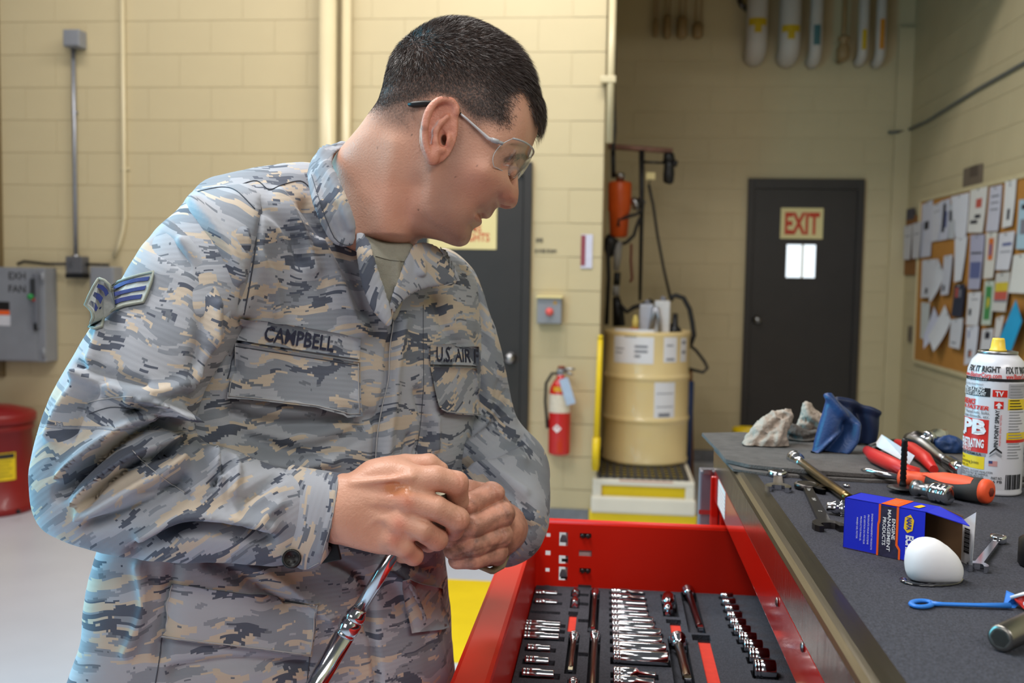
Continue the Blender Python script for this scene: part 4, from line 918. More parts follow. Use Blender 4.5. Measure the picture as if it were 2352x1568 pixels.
# light grey slide seen through the punchings and a rolled rim
MB().box((SX0+.05, DY1+.006, .93), (SX1, DY1+.014, RIMZ-.008), .001).build('slide_rail', mat('zinc_slide', C(226, 226, 224), .32, .25, .03, 20), side)
for k, (a, b, c_, d_) in enumerate(rects):
    if k in (0, 2):
        for s_ in (.27, .73):
            MB().lathe([((b-a)*.16, 0), ((b-a)*.2, .004), ((b-a)*.16, .006)], 10, Matrix.Translation((a+(b-a)*s_, DY1+.001, (c_+d_)/2)) @ Matrix.Rotation(R_(90), 4, 'X')).build('roller', DARKST, side)
        MB().box((a, DY1+.003, c_), (b, DY1+.0045, d_)).build('slot_plate', DARKST, side)
    if k in (4, 6):
        MB().prism([(a+(b-a)*.08, DY1-.001, c_+(d_-c_)*.28), (b-(b-a)*.08, DY1-.001, c_+(d_-c_)*.28), (b-(b-a)*.1, DY1-.003, c_+(d_-c_)*.5), (b-(b-a)*.3, DY1-.004, d_-(d_-c_)*.14), (a+(b-a)*.3, DY1-.004, d_-(d_-c_)*.14), (a+(b-a)*.1, DY1-.003, c_+(d_-c_)*.5)], (0, .0035, 0)).build('slide_tab', GALV, side)
    if k == 5: MB().box((a+(b-a)*.28, DY1+.002, c_+(d_-c_)*.22), (b-(b-a)*.08, DY1+.005, c_+(d_-c_)*.55)).build('slot_gap', BLACKP, side)
    if k == 6: MB().box((a+(b-a)*.2, DY1+.002, c_+(d_-c_)*.1), (b, DY1+.005, c_+(d_-c_)*.26)).build('slot_gap', BLACKP, side)
MB().tube([(SX0+.012, DY1+.008, RIMZ+.0005), (SX1, DY1+.008, RIMZ+.0005)], .0065, 12).build('rolled_rim', REDI, side)
MB().box((DXI, DY0, .905), (DXB, DY0+.003, RIMZ-.01)).build('drawer_side', REDI, drawer)
MB().box((DXB-.003, DY0+.003, .905), (DXB, DY1, RIMZ-.02)).build('drawer_back', REDI, drawer)
# screws on the front rail as bright dots
for (px, py) in ((1782, 1382), (1840, 1485)):
    u = at(px, py, 0, CX0); MB().lathe([(.005, 0), (.005, .001), (.003, .0022), (0, .0024)], 12, Matrix.Translation((CX0+.0016, u[1], max(u[2], RAILZ+.006))) @ Matrix.Rotation(R_(-90), 4, 'Y')).build('screw', SATIN, chest)
# ---- tools lying in the foam
def fz(px, py, z=FZ): return at(px, py, 2, z)
A3 = lambda zx, zy: (1040+zx/3.459, 1180+zy/3.459)
A6 = lambda zx, zy: (1000+zx/2.613, 1150+zy/2.613)
POCK = []   # x0,x1,y0,y1,depth,red
def pocket(x0, x1, y0, y1, d=.012, red=False): POCK.append((min(x0, x1), max(x0, x1), min(y0, y1), max(y0, y1), d, red))
def socket(p, d, L, r, label, group, deep=True, r2=None, hexr=None, m=CHROME, flip=False):
    r2 = r2 or r
    root = empty('socket', p-np.array([0, 0, r]), label, 'socket', group)
    M = axisM(p, d); k = min(L*.35, .011)
    prof = [(r*.62, .0), (r*.9, 0), (r, .0012), (r, k*.28), (r*.93, k*.34), (r*.93, k*.46), (r, k*.52), (r, k*.72), (r*.93, k*.78), (r*.93, k*.9), (r, k)]
    prof += [(r, L*.55), (r2, L*.62), (r2, L-.0012), (r2*.94, L), (r2*.7, L)]
    MB().lathe(prof, 20, M).build('barrel', m, root)
    MB().lathe([(r2*.7, L), (r2*.68, L-.006), (0, L-.006)], 6, M, smooth=False).build('hex_recess', DARKST, root)
    MB().lathe([(r*.45, .004), (r*.62, .0)], 4, M @ Matrix.Rotation(R_(45), 4, 'Z'), smooth=False).build('drive_square', DARKST, root)
    return root
def extension(p, q, r, label, m=DARKST, head=None, group='drive extensions in the foam'):
    p, q = np.array(p), np.array(q); d = (q-p); L = np.linalg.norm(d); d = d/L
    root = empty('drive_extension', p-np.array([0, 0, r*1.5]), label, 'extension', group)
    hr = head or r*1.7
    M = axisM(p, d)
    MB().lathe([(hr*.7, 0), (hr, .001), (hr, .004), (hr*.9, .005), (hr*.9, .006), (hr, .007), (hr, .011), (hr*.8, .013), (hr*.78, .024), (r, .027)], 18, M).build('socket_head', CHROME, root)
    MB().lathe([(r, .027), (r*.96, L-.014), (r*.9, L-.012)], 16, M).build('shank', m, root)
    MB().lathe([(r*.9*1.1, L-.012), (r*.9*1.1, L-.001), (r*.7, L)], 4, M @ Matrix.Rotation(R_(45), 4, 'Z'), smooth=False).build('drive_tip', CHROME, root)
    return root
X1 = np.array([1., 0, 0]); Y1 = np.array([0, 1., 0])
# first row: small deep sockets near the drawer front
rowA = [(632, 655, 830, .0045, 0), (705, 655, 830, .005, 0), (880, 575, 855, .0055, 1), (925, 565, 850, .006, 1), (983, 560, 845, .0072, 1), (1075, 590, 775, .006, 0), (1175, 575, 765, .0068, 0), (1280, 550, 805, .0075, 0)]
for i, (zy, xa, xb, r_, _) in enumerate(rowA):
    p, q = fz(*A3(xa, zy)), fz(*A3(xb, zy)); yy = (p[1]+q[1])/2
    P = np.array([p[0], yy, FZ+r_*.15])
    socket(P, X1, q[0]-p[0], r_, ORD[i]+' chrome socket from the far end in the row nearest the drawer front', 'sockets in the row by the drawer front', r2=r_*.86)
    pocket(p[0]-.004, q[0]+.008, yy-r_*1.5, yy+r_*1.15, .011, i >= 5)
for zy, xa, xb in ((775, 600, 855), (845, 590, 852)):
    p, q = fz(*A3(xa, zy)), fz(*A3(xb, zy)); pocket(p[0], q[0], p[1]-.006, p[1]+.006, .014, False)
# small adaptors and extensions
def ycol(zx, za, zb): return fz(*A3(zx, za)), fz(*A3(zx, zb))
for i, (zx, za, zb, lbl) in enumerate(((972, 612, 655, 'tiny chrome adaptor at the far end of the foam'), (966, 678, 745, 'small chrome adaptor just in front of the tiny one'))):
    p, q = ycol(zx, za, zb); p[0] = q[0]
    p[2] = q[2] = FZ+.001
    r = empty('drive_adaptor', q, lbl, 'adaptor'); d = q-p; L = np.linalg.norm(d)
    M = axisM(p, d); MB().lathe([(.003, 0), (.0055, .001), (.0055, L*.3), (.004, L*.4), (.0055, L*.5), (.0055, L*.62)], 14, M).build('collar', CHROME, r)
    MB().lathe([(.005, L*.62), (.005, L*.97), (.0035, L)], 4, M, smooth=False).build('square_drive', CHROME, r)
    pocket(p[0]-.0075, p[0]+.0075, q[1]-.002, p[1]+.004, .012)
for i, (zx, za, zb, r_, lbl) in enumerate(((1122, 615, 935, .0038, 'dark drive extension far in the second row'), (950, 965, 1262, .0042, 'short bronze drive extension nearer the viewer in the second row'), (1120, 962, 1420, .0046, 'long bronze drive extension beside the short one'))):
    p, q = ycol(zx, za, zb); p[0] = q[0] = (p[0]+q[0])/2; p[2] = q[2] = FZ+.001
    extension(p, q, r_, lbl, mat('bronzed_steel', C(112, 94, 80), .3, 1, .15, 40)); pocket(p[0]-.008, p[0]+.008, q[1]-.004, p[1]+.006, .013)
p, q = ycol(958, 775, 935); pocket(p[0]-.0075, p[0]+.0075, p[1]-.016, p[1], .02); pocket(p[0]-.006, p[0]+.006, q[1], p[1]-.0161, .003, True)
for zy in (640, 712, 845, 1112):
    p, q = fz(*A3(985, zy)), fz(*A3(1098, zy)); pocket(p[0]+.002, q[0]-.004, p[1]-.007, p[1]+.007, .014)
p, q = fz(*A3(950, 1330)), fz(*A3(950, 1420)); p[0] = q[0]; extension(p, q, .004, 'drive extension head at the lower frame edge of the second row')
pocket(p[0]-.008, p[0]+.008, q[1]-.004, p[1]+.006, .013)
# deep socket rank
rowD = [(625, 1255, 1510, .0062, .003), (668, 1257, 1522, .0062, .0034), (713, 1258, 1530, .0060, .0052), (757, 1260, 1537, .0060, .0056), (803, 1260, 1547, .0063, .006), (848, 1262, 1590, .0068, .0066), (896, 1268, 1600, .0070, .007), (948, 1270, 1648, .0078, .0078), (1012, 1273, 1658, .0084, .0084), (1078, 1277, 1690, .0092, .0092), (1165, 1283, 1705, .0118, .0118), (1280, 1287, 1610, .0085, .004), (1345, 1287, 1600, .0085, .006)]
for i, (zy, xa, xb, r_, r2) in enumerate(rowD):
    p, q = fz(*A3(xa, zy)), fz(*A3(xb, zy)); yy = p[1]; p[0] = fz(*A3(1265, zy))[0]*.5+p[0]*.5
    socket(np.array([p[0], yy, FZ+r_*.35]), X1, q[0]-p[0], r_, ORD[i]+' deep chrome socket from the far end of the middle rank', 'deep sockets in the middle rank', r2=r2)
    pocket(p[0]-.004, q[0]+.004, yy-r_*1.12, yy+r_*1.12, .012)
# universal joint, ratchet adaptor, extensions, empty red strips
p, q = ycol(1710, 668, 812); p[2] = q[2] = FZ+.002
r = empty('universal_joint', q, 'chrome universal joint lying beyond the red strip', 'joint'); M = axisM(p, q-p); L = np.linalg.norm(q-p)
MB().lathe([(.005, 0), (.010, .001), (.011, L*.2), (.010, L*.34), (.006, L*.42)], 18, M).build('joint_head', CHROME, r)
MB().lathe([(.006, L*.42), (.0075, L*.45), (.0075, L*.78), (.005, L*.8)], 12, M).build('collar', CHROME, r)
MB().lathe([(.0045, L*.8), (.0045, L*.97), (.003, L)], 4, M, smooth=False).build('square_drive', CHROME, r)
pocket(p[0]-.012, p[0]+.013, q[1]-.002, p[1]+.018, .016)
p, q = ycol(1750, 845, 1003); pocket(p[0]-.011, p[0]+.012, p[1]-.014, p[1]+.004, .022); pocket(p[0]-.006, p[0]+.010, q[1], p[1]-.0141, .003, True)
p, q = fz(*A3(1785, 1010)), fz(*A3(1850, 1350)); p[2] = q[2] = FZ+.003; q[0] = p[0]+.004
extension(p, q, .0065, 'thick dark drive extension with a ribbed chrome head', mat('bronzed_steel', C(112, 94, 80)), .013); pocket(p[0]-.014, p[0]+.014, q[1]-.01, p[1]+.008, .016)
p, q = fz(*A3(1862, 612)), fz(*A3(1955, 935)); p[2] = q[2] = FZ+.003; q[0] = p[0]+.006
extension(p, q, .0058, 'dark drive extension far over in the third row', mat('plum_steel', C(92, 70, 70), .3, 1, .15, 40), .011); pocket(p[0]-.012, p[0]+.014, q[1]-.005, p[1]+.008, .014)
p, q = fz(*A3(1970, 975)), fz(*A3(2060, 1420)); pocket(p[0]-.013, p[0]+.014, p[1]-.016, p[1]+.008, .022); pocket(p[0]-.006, p[0]+.012, q[1], p[1]-.0161, .003, True)
# shallow socket rank along the right
rowG = [(1728, 547, .0062), (1748, 585, .0065), (1762, 625, .0068), (1780, 665, .0072), (1795, 710, .0076), (1815, 755, .0082), (1840, 800, .0088), (1872, 848, .0095), (1905, 897, .0102), (1940, 960, .0118), (1975, 1045, .0134)]
for i, (zx, zy, r_) in enumerate(rowG):
    c_ = fz(*A6(zx, zy)); L = .019+.0009*i
    socket(np.array([c_[0]-L/2, c_[1], FZ+r_*.55]), X1, L, r_, ORD[i]+' short chrome socket from the far end of the rank beneath the bench edge', 'short sockets beneath the bench edge')
    pocket(c_[0]-L/2-.003, c_[0]+L/2+.003, c_[1]-r_*1.05, c_[1]+r_*1.05, .01)
# foam with every pocket cut as a real recess
FOAM = mat('charcoal_foam', C(66, 67, 75), .9, 0, .36, 420, 1.0, 600); FOAMR = mat('red_foam_layer', C(226, 62, 44), .8, 0, .06, 90)
FX0, FX1, FY0, FY1 = DXI+.002, DXB-.004, DY0+.01, DY1-.001
POCK = [(max(FX0+.001, a), min(FX1-.001, b), max(FY0+.001, c_), min(FY1-.001, d), e, f_) for a, b, c_, d, e, f_ in POCK if d > FY0+.004]
xs = np.array(sorted({FX0, FX1, *[p[0] for p in POCK], *[p[1] for p in POCK]})); ys = np.array(sorted({FY0, FY1, *[p[2] for p in POCK], *[p[3] for p in POCK]}))
Z = np.full((len(xs)-1, len(ys)-1), FZ); MI = np.zeros(Z.shape, int)
xc = (xs[1:]+xs[:-1])/2; yc = (ys[1:]+ys[:-1])/2
for a, b, c_, d, e, f_ in POCK:
    s_ = np.outer((xc > a) & (xc < b), (yc > c_) & (yc < d)); low = FZ-e
    upd = s_ & (Z > low); Z[upd] = low; MI[upd] = 1 if f_ else 0
fm = MB()
for i in range(len(xc)):
    for j in range(len(yc)):
        fm.add([(xs[i], ys[j], Z[i, j]), (xs[i+1], ys[j], Z[i, j]), (xs[i+1], ys[j+1], Z[i, j]), (xs[i], ys[j+1], Z[i, j])], [[0, 1, 2, 3]], False, MI[i, j])
        if i+1 < len(xc) and Z[i, j] != Z[i+1, j]: fm.add([(xs[i+1], ys[j], Z[i, j]), (xs[i+1], ys[j], Z[i+1, j]), (xs[i+1], ys[j+1], Z[i+1, j]), (xs[i+1], ys[j+1], Z[i, j])], [[0, 1, 2, 3]])
        if j+1 < len(yc) and Z[i, j] != Z[i, j+1]: fm.add([(xs[i], ys[j+1], Z[i, j]), (xs[i+1], ys[j+1], Z[i, j]), (xs[i+1], ys[j+1], Z[i, j+1]), (xs[i], ys[j+1], Z[i, j+1])], [[0, 1, 2, 3]])
fm.box((FX0, FY0, .91), (FX1, FY1, FZ-.03))
ring = [(FX0, FY0), (FX1, FY0), (FX1, FY1), (FX0, FY1)]
for (a, b), (c_, d) in zip(ring, ring[1:]+ring[:1]): fm.add([(a, b, FZ-.03), (c_, d, FZ-.03), (c_, d, FZ), (a, b, FZ)], [[0, 1, 2, 3]])
fo = fm.build('foam_insert', [FOAM, FOAMR]); tag(fo, 'charcoal foam insert with cut pockets holding the sockets in the drawer', 'foam insert')
# ------------------------------------------------------------ things on the bench top
BZ = CT+.0004
def bt(px, py, z=BZ): return at(px, py, 2, z)
A4 = lambda x, y: (1660+x/4.055, 880+y/4.055)
A5 = lambda x, y: (1720+x/2.761, 1000+y/2.761)
# grey felt pads, two layers
FELT = mat('grey_felt_pad', C(94, 90, 88), .95, 0, .2, 60, .9, 500)
def sheet(poly_px, z0, z1, amp, seed, step=.012):
    """a limp cloth slab: outline on the bench in photo pixels, thickness z0..z1, gently uneven"""
    P = np.array([bt(a, b, z0)[:2] for a, b in poly_px]); lo, hi = P.min(0), P.max(0)
    bm = bmesh.new(); vs = [bm.verts.new((x, y, 0)) for x, y in P]; f = bm.faces.new(vs); bmesh.ops.triangulate(bm, faces=[f])
    for _ in range(5):
        e = [e for e in bm.edges if e.calc_length() > step*2]
        if not e: break
        bmesh.ops.subdivide_edges(bm, edges=e, cuts=1); bmesh.ops.triangulate(bm, faces=[f for f in bm.faces if len(f.verts) > 3])
    bm.verts.index_update(); V = np.array([v.co for v in bm.verts]); T = [[v.index for v in f.verts] for f in bm.faces]
    be = [(e.verts[0].index, e.verts[1].index) for e in bm.edges if e.is_boundary]; bm.free()
    n = vnoise(np.c_[V[:, :2]*14, np.full(len(V), seed)]); 
    top = V.copy(); top[:, 2] = z1+amp*n; bot = V.copy(); bot[:, 2] = z0+np.maximum(0, amp*n*.3); k = len(V)
    mb = MB(); mb.add(np.concatenate([top, bot]), T+[[a+k for a in t[::-1]] for t in T]+[[a, b, b+k, a+k] for a, b in be], False); return mb
r = empty('felt_pad', bt(1900, 1060), 'stack of two grey felt pads covering the far end of the bench', 'felt pad')
sheet([(1640,1034),(1662,1060),(1684,1082),(1760,1092),(1850,1099),(1990,1108),(2120,1112),(2352,1118),(2470,1122),(2420,1090),(2200,1052),(1900,1022),(1700,1012)], BZ, BZ+.004, .0006, 3).build('lower_pad', FELT, r)
sheet([(1612,1001),(1628,1018),(1650,1040),(1667,1062),(1720,1074),(1790,1082),(1880,1090),(1990,1096),(2120,1100),(2352,1104),(2480,1108),(2420,1080),(2200,1040),(1900,1010),(1700,998)], BZ+.0052, BZ+.0105, .0009, 8).build('upper_pad', FELT, r)
PZ = BZ+.012
# rags and the blue pouch
def lump(poly, depth, thick, material, name, amp, sc, seed, k=.9, mid=None, folds=(), h=.0024, parent=None, foldamp=1):
    I = Inflate(poly, depth, k, res=.002, wmax=thick, mid=mid, smooth=4); p_ = np.asarray(poly, float)
    a = q(p_[:, 0].min()-14, p_[:, 1].max()+14, depth); b = q(p_[:, 0].max()+14, p_[:, 1].min()-14, depth)
    w0, w1 = I.c.min()-thick*1.6-.006, I.c.max()+thick*1.6+.006
    V, Qd = surf(I, (a[0], a[1], w0), (b[0], b[1], w1), h); V = relax(V, Qd, 1, .5); V = crumple(V, Qd, amp, sc, seed)
    if folds: V = fold(V, Qd, folds)
    return V, Qd
def q(px, py, w): return uvw(px, py, w)
def pixof(P): return P[:, 0]*FPX/P[:, 2]+1176, 784-P[:, 1]*FPX/P[:, 2]
def sstep(a, b, x): t = np.clip((x-a)/(b-a), 0, 1); return t*t*(3-2*t)
def crumple(P, Qd, amp, sc, seed=0):
    n = vnormals(P, Qd)
    if amp > .0025: return P+n*(amp*(.9-1.7*np.abs(vnoise(P*sc*.8+seed))-.9*np.abs(vnoise(P*sc*1.9+seed+9))))[:, None]
    return P+n*(amp*(vnoise(P*sc+seed)+.5*vnoise(P*sc*2.1+seed+9)))[:, None]
def fold(P, Qd, lines, vis=.25):
    X, Y = pixof(P); n = vnormals(P, Qd); D = np.zeros(len(P)); wv = sstep(.35, -.1, n[:, 2])
    for pts, s, a in lines:
        p = np.asarray(pts, float); p = spline(p, 5, False) if len(p) > 2 else p
        lo_, hi_ = p.min(0)-4*s, p.max(0)+4*s; m_ = (X > lo_[0]) & (X < hi_[0]) & (Y > lo_[1]) & (Y < hi_[1])
        if m_.any(): D[m_] += 1.5*a*np.exp(-.5*(poly_dist(p, X[m_], Y[m_], False)/s)**2)
    return P+n*(D*wv)[:, None]
def onz(V, z):          # let the lump settle on the surface it lies on
    W = to_world(V); W[:, 2] = np.maximum(W[:, 2], z); return W
RAG = mat('beige_rag_cotton', C(168, 153, 140), .95, 0, .22, 45, .8, 300); RAGG = mat('grey_rag_cotton', C(88, 83, 79), .95, 0, .2, 50, .8, 300)
V, Qd = lump([(1704,1032),(1722,1000),(1750,968),(1778,948),(1804,946),(1814,938),(1828,944),(1826,962),(1814,986),(1807,1012),(1812,1038),(1796,1047),(1770,1042),(1738,1040)], 1.60, .035, RAG, 'rag', .0045, 75, 2, folds=[([(1740,1020),(1770,985),(1800,955)], 5, -.004), ([(1780,1030),(1790,1000),(1800,970)], 5, .003), ([(1720,1025),(1760,1010)], 4, .003)], mid=lambda X, Y: 1.60+(1040-Y)*.0002)
tag(soft('shop_rag', onz(V, PZ), Qd, RAG, world=True), 'beige crumpled shop rag at the left end of the felt pads', 'rag')
V, Qd = lump([(1806,988),(1814,968),(1832,978),(1856,988),(1880,984),(1886,1010),(1880,1038),(1850,1046),(1816,1044),(1808,1020)], 1.66, .03, RAGG, 'rag', .003, 70, 5, folds=[([(1810,1000),(1840,1006),(1878,1000)], 3, -.004), ([(1812,1016),(1845,1022),(1878,1016)], 3, -.004), ([(1812,1030),(1845,1034),(1876,1030)], 3, -.003)])
tag(soft('shop_rag', onz(V, PZ), Qd, RAGG, world=True), 'dirty grey rolled rag between the beige rag and the blue pouch', 'rag')
V, Qd = lump([(1830,982),(1836,958),(1842,936),(1852,923),(1864,930),(1876,946),(1892,958),(1890,984),(1866,990),(1846,988)], 1.72, .03, RAG, 'rag', .0045, 75, 9, folds=[([(1850,930),(1860,955),(1880,970)], 4, .003), ([(1845,965),(1870,975)], 4, -.003)])
W = to_world(V); 
tag(soft('shop_rag', W, Qd, RAG, world=True), 'small peaked beige rag behind the grey rolled rag', 'rag')
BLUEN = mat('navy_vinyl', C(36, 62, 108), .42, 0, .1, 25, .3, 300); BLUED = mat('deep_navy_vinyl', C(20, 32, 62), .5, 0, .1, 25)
r = empty('blue_pouch', bt(1930, 1050, PZ), 'folded dark blue vinyl pouch standing on the felt pads', 'pouch')
V, Qd = lump([(1903,907),(1914,914),(1940,935),(1964,955),(1976,972),(1974,995),(1962,1022),(1945,1042),(1925,1061),(1895,1062),(1866,1052),(1868,1025),(1878,985),(1890,945)], 1.55, .022, BLUEN, 'flap', .0005, 30, 4, folds=[([(1903,912),(1935,950),(1958,968)], 5, .006), ([(1935,990),(1905,1015),(1870,1050)], 3, .006), ([(1950,970),(1938,1000),(1900,1045)], 9, -.012), ([(1968,975),(1962,1010),(1940,1040)], 4, .006)], k=.7)
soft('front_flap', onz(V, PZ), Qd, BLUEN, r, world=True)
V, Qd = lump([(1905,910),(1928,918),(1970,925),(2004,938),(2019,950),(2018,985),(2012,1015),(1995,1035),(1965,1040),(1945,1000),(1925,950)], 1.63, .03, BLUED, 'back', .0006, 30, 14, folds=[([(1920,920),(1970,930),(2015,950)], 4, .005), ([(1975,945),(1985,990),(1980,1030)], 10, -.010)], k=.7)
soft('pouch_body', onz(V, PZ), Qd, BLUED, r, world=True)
V, Qd = lump([(2150,1012),(2175,1003),(2205,1006),(2220,1020),(2218,1040),(2195,1046),(2165,1042),(2148,1030)], 1.56, .02, BLUEN, 'cloth', .004, 55, 24)
tag(soft('blue_cloth', onz(V, PZ), Qd, BLUEN, world=True), 'crumpled blue cloth just left of the spray can', 'cloth')
V, Qd = lump([(2338,1020),(2352,1022),(2372,1030),(2366,1044),(2345,1040)], 1.5, .015, BLUED, 'cloth', .002, 55, 27)
tag(soft('blue_cloth', onz(V, PZ), Qd, BLUED, world=True), 'dark blue cloth end showing right of the spray can', 'cloth')
# wrenches
def flatbar(mb, p, q_, w0, w1, z0, z1):
    p, q_ = np.array(p[:2]), np.array(q_[:2]); d = (q_-p)/np.linalg.norm(q_-p); n = np.array([-d[1], d[0]])
    c = [p+n*w0, p-n*w0, q_-n*w1, q_+n*w1]; mb.prism([(a[0], a[1], z0) for a in c][::-1], (0, 0, z1-z0)); return mb
def wrench(box_px, open_px, label, size=.011, zb=BZ, m=SATIN, thick=.006, zo=None, text=None, mw=None, box_r=None, flip=1):
    """combination wrench lying on the bench from its ring end to its open jaw"""
    m2 = m; pb, po = bt(*box_px, zb), bt(*open_px, zb); d = (po-pb)[:2]; L = np.linalg.norm(d); d /= L; n = np.array([-d[1], d[0]])
    r = empty('combination_wrench', (pb+po)/2, label, 'wrench', 'wrenches on the bench')
    br = box_r or size*.95; th = thick*1.35
    T = Matrix.Translation(Vector((pb[0], pb[1], zb)))
    prof = [(br*.62, 0), (br*.9, 0), (br, th*.2), (br, th*.8), (br*.9, th), (br*.62, th)]
    MB().lathe(prof+[prof[0]], 24, T).build('ring_end', m2, r)
    MB().lathe([(br*.62, 0), (br*.56, th*.3), (br*.56, th*.7), (br*.62, th)], 12, T, smooth=False).build('ring_points', DARKST, r)
    e0 = pb[:2]+d*br*.85; e1 = po[:2]-d*size*.5
    sk = MB(); flatbar(sk, e0, e1, size*.38, size*.46, zb+thick*.1, zb+thick*.9); sh_ = sk.build('shank', m2, r)
    # open jaw: a horseshoe outline
    s = size; out = []
    loc = [(-.9, .45), (-.5, .85), (.1, 1.12), (.75, 1.16), (1.15, .95), (1.12, .58), (.35, .56), (.12, .3), (.12, -.3), (.35, -.56), (1.12, -.58), (1.15, -.95), (.75, -1.16), (.1, -1.12), (-.5, -.85), (-.9, -.45)]
    a = R_(15)*flip; ca, sa = math.cos(a), math.sin(a)
    for x, y in loc:
        x, y = x*ca-y*sa, x*sa+y*ca
        p = po[:2]+d*x*s+n*y*s; out.append((p[0], p[1], zb))
    bm = bmesh.new(); vs = [bm.verts.new(p) for p in out]; f = bm.faces.new(vs); ex = bmesh.ops.extrude_face_region(bm, geom=[f]); bmesh.ops.translate(bm, vec=(0, 0, thick*1.1), verts=[g for g in ex['geom'] if isinstance(g, bmesh.types.BMVert)]); bmesh.ops.recalc_face_normals(bm, faces=bm.faces)
    mb = MB(); mb._bm(bm); mb.build('open_jaw', m2, r)
    if text:
        tm = MB(); c0 = e0+(e1-e0)*.12
        for s_, t_ in text:
            p = e0+(e1-e0)*t_; text_on(tm, s_, (p[0]+n[0]*-.002, p[1]+n[1]*-.002, zb+thick*.9+.0003), (d[0], d[1], 0), (n[0], n[1], 0), .0042, .01)
        tm.build('stamped_lettering', mat('pale_stamp', C(206, 206, 204), .4), sh_)
    return r
wrench((1852, 1122), (1897, 1212), 'dark satin combination wrench nearest the blue box', .0150, m=DARKST, text=[('17mm', .06), ('SNAP', .36), ('17', .72)], box_r=.0160)
wrench((1786, 1093), (1787, 1124), 'short bright chrome combination wrench nearest the steel edge', .0145, m=CHROME, box_r=.0135, flip=0)
wrench((1805, 1071), (1893, 1128), 'black finished combination wrench under the long extension bar', .0150, m=mat('black_oxide_steel', C(48, 47, 50), .3, 1, .1, 50), box_r=.0160)
wrench((2292, 1246), (2244, 1308), 'small chrome combination wrench right of the blue box flap', .0085, m=CHROME, box_r=.0085)
# long extension bar
p, q_ = bt(1823, 1050, BZ+.0135), bt(1952, 1146, BZ+.008)
r = empty('long_extension_bar', q_, 'long bronze coloured extension bar with a chrome socket head', 'extension'); M = axisM(p, q_-p); L = np.linalg.norm(q_-p); hr = .0112
MB().lathe([(hr*.7, 0), (hr, .0015), (hr, .008), (hr*.9, .0095), (hr*.9, .012), (hr*.97, .014), (hr*.97, .02), (hr*.72, .024), (hr*.68, .04), (.0068, .043)], 20, M).build('socket_head', CHROME, r)
MB().lathe([(.0066, .043), (.0062, L-.02), (.0062, L)], 18, M).build('bar', mat('brass_tinted_steel', C(146, 122, 78), .28, 1, .14, 40), r)
# chrome swivel socket by the blue box
p, q_ = bt(1899, 1163, BZ+.0085), bt(1950, 1168, BZ+.0085)
r = empty('swivel_socket', q_, 'knurled chrome swivel socket beside the blue box', 'socket'); M = axisM(p, q_-p); L = np.linalg.norm(q_-p)
MB().lathe([(.0038, .001), (.0046, 0), (.0055, .001), (.0055, .004), (.0064, .006), (.0078, .009), (.0082, .013), (.007, .0145), (.0085, .016), (.0085, L)], 18, M).build('barrel', CHROME, r)
MB().lathe([(.0038, .0008), (.0036, .006), (0, .006)], 6, M, smooth=False).build('hex_recess', DARKST, r)
for k in range(10):
    a = k/10*2*math.pi; MB().box((-.0009, -.0009, .0165), (.0009, .0009, L-.002), .0003, M @ Matrix.Rotation(a, 4, 'Z') @ Matrix.Translation((.0087, 0, 0))).build('knurl', CHROME, r)
p, q_ = bt(1944, 1118), bt(1958, 1112)
tag(MB().lathe([(.003, 0), (.0045, .001), (.0045, .003), (.002, .004), (0, .004)], 10, Matrix.Translation(Vector(p))).build('small_screw', CHROME), 'tiny bright screw lying in front of the felt pads', 'screw')
# socket on an extension behind the blue box
p, q_ = bt(2182, 1137, BZ+.0125), bt(2100, 1119, BZ+.0125)
r = empty('socket_on_extension', q_, 'chrome socket on a short extension in front of the screwdriver handle', 'socket'); M = axisM(p, q_-p); L = np.linalg.norm(q_-p); hr = .0125
MB().lathe([(hr*.62, 0), (hr*.93, 0), (hr, .0012), (hr, .006), (hr*.94, .007), (hr*.94, .0085), (hr, .0095), (hr, .0125), (hr*.94, .0135), (hr*.94, .015), (hr, .016), (hr, .023), (hr*.8, .026)], 24, M).build('socket_head', CHROME, r)
MB().lathe([(hr*.62, 0), (hr*.6, .012), (0, .012)], 4, M @ Matrix.Rotation(R_(30), 4, 'Z'), smooth=False).build('square_recess', RUBBER, r)
MB().lathe([(hr*.8, .026), (.0085, .03), (.0075, L*.8), (.0105, L*.84), (.0105, L)], 18, M).build('shank', SATIN, r)
# screwdriver
p, q_ = bt(2276, 1130, BZ+.0165), bt(2074, 1096, BZ+.0135); d = (q_-p); L = np.linalg.norm(d)
ORG2 = mat('orange_grip', C(238, 88, 48), .5, 0, .05, 30); GRIP = mat('charcoal_grip', C(66, 66, 66), .6, 0, .08, 40)
r = empty('screwdriver', q_, 'orange and charcoal handled screwdriver lying before the spray can', 'screwdriver'); M = axisM(p, d); hr = .0155
MB().lathe([(0, -.001), (hr*.7, 0), (hr*.94, .002), (hr, .005), (hr, .010)], 24, M).build('end_cap', ORG2, r)
MB().lathe([(hr, .0101), (hr*1.04, L*.25), (hr*1.0, L*.5), (hr*.82, L*.68)], 24, M).build('grip', GRIP, r)
MB().lathe([(hr*.82, L*.68), (hr*.68, L*.78), (hr*.72, L*.9), (hr*.95, L*.96), (hr*.9, L), (.006, L+.001)], 24, M).build('neck', ORG2, r)
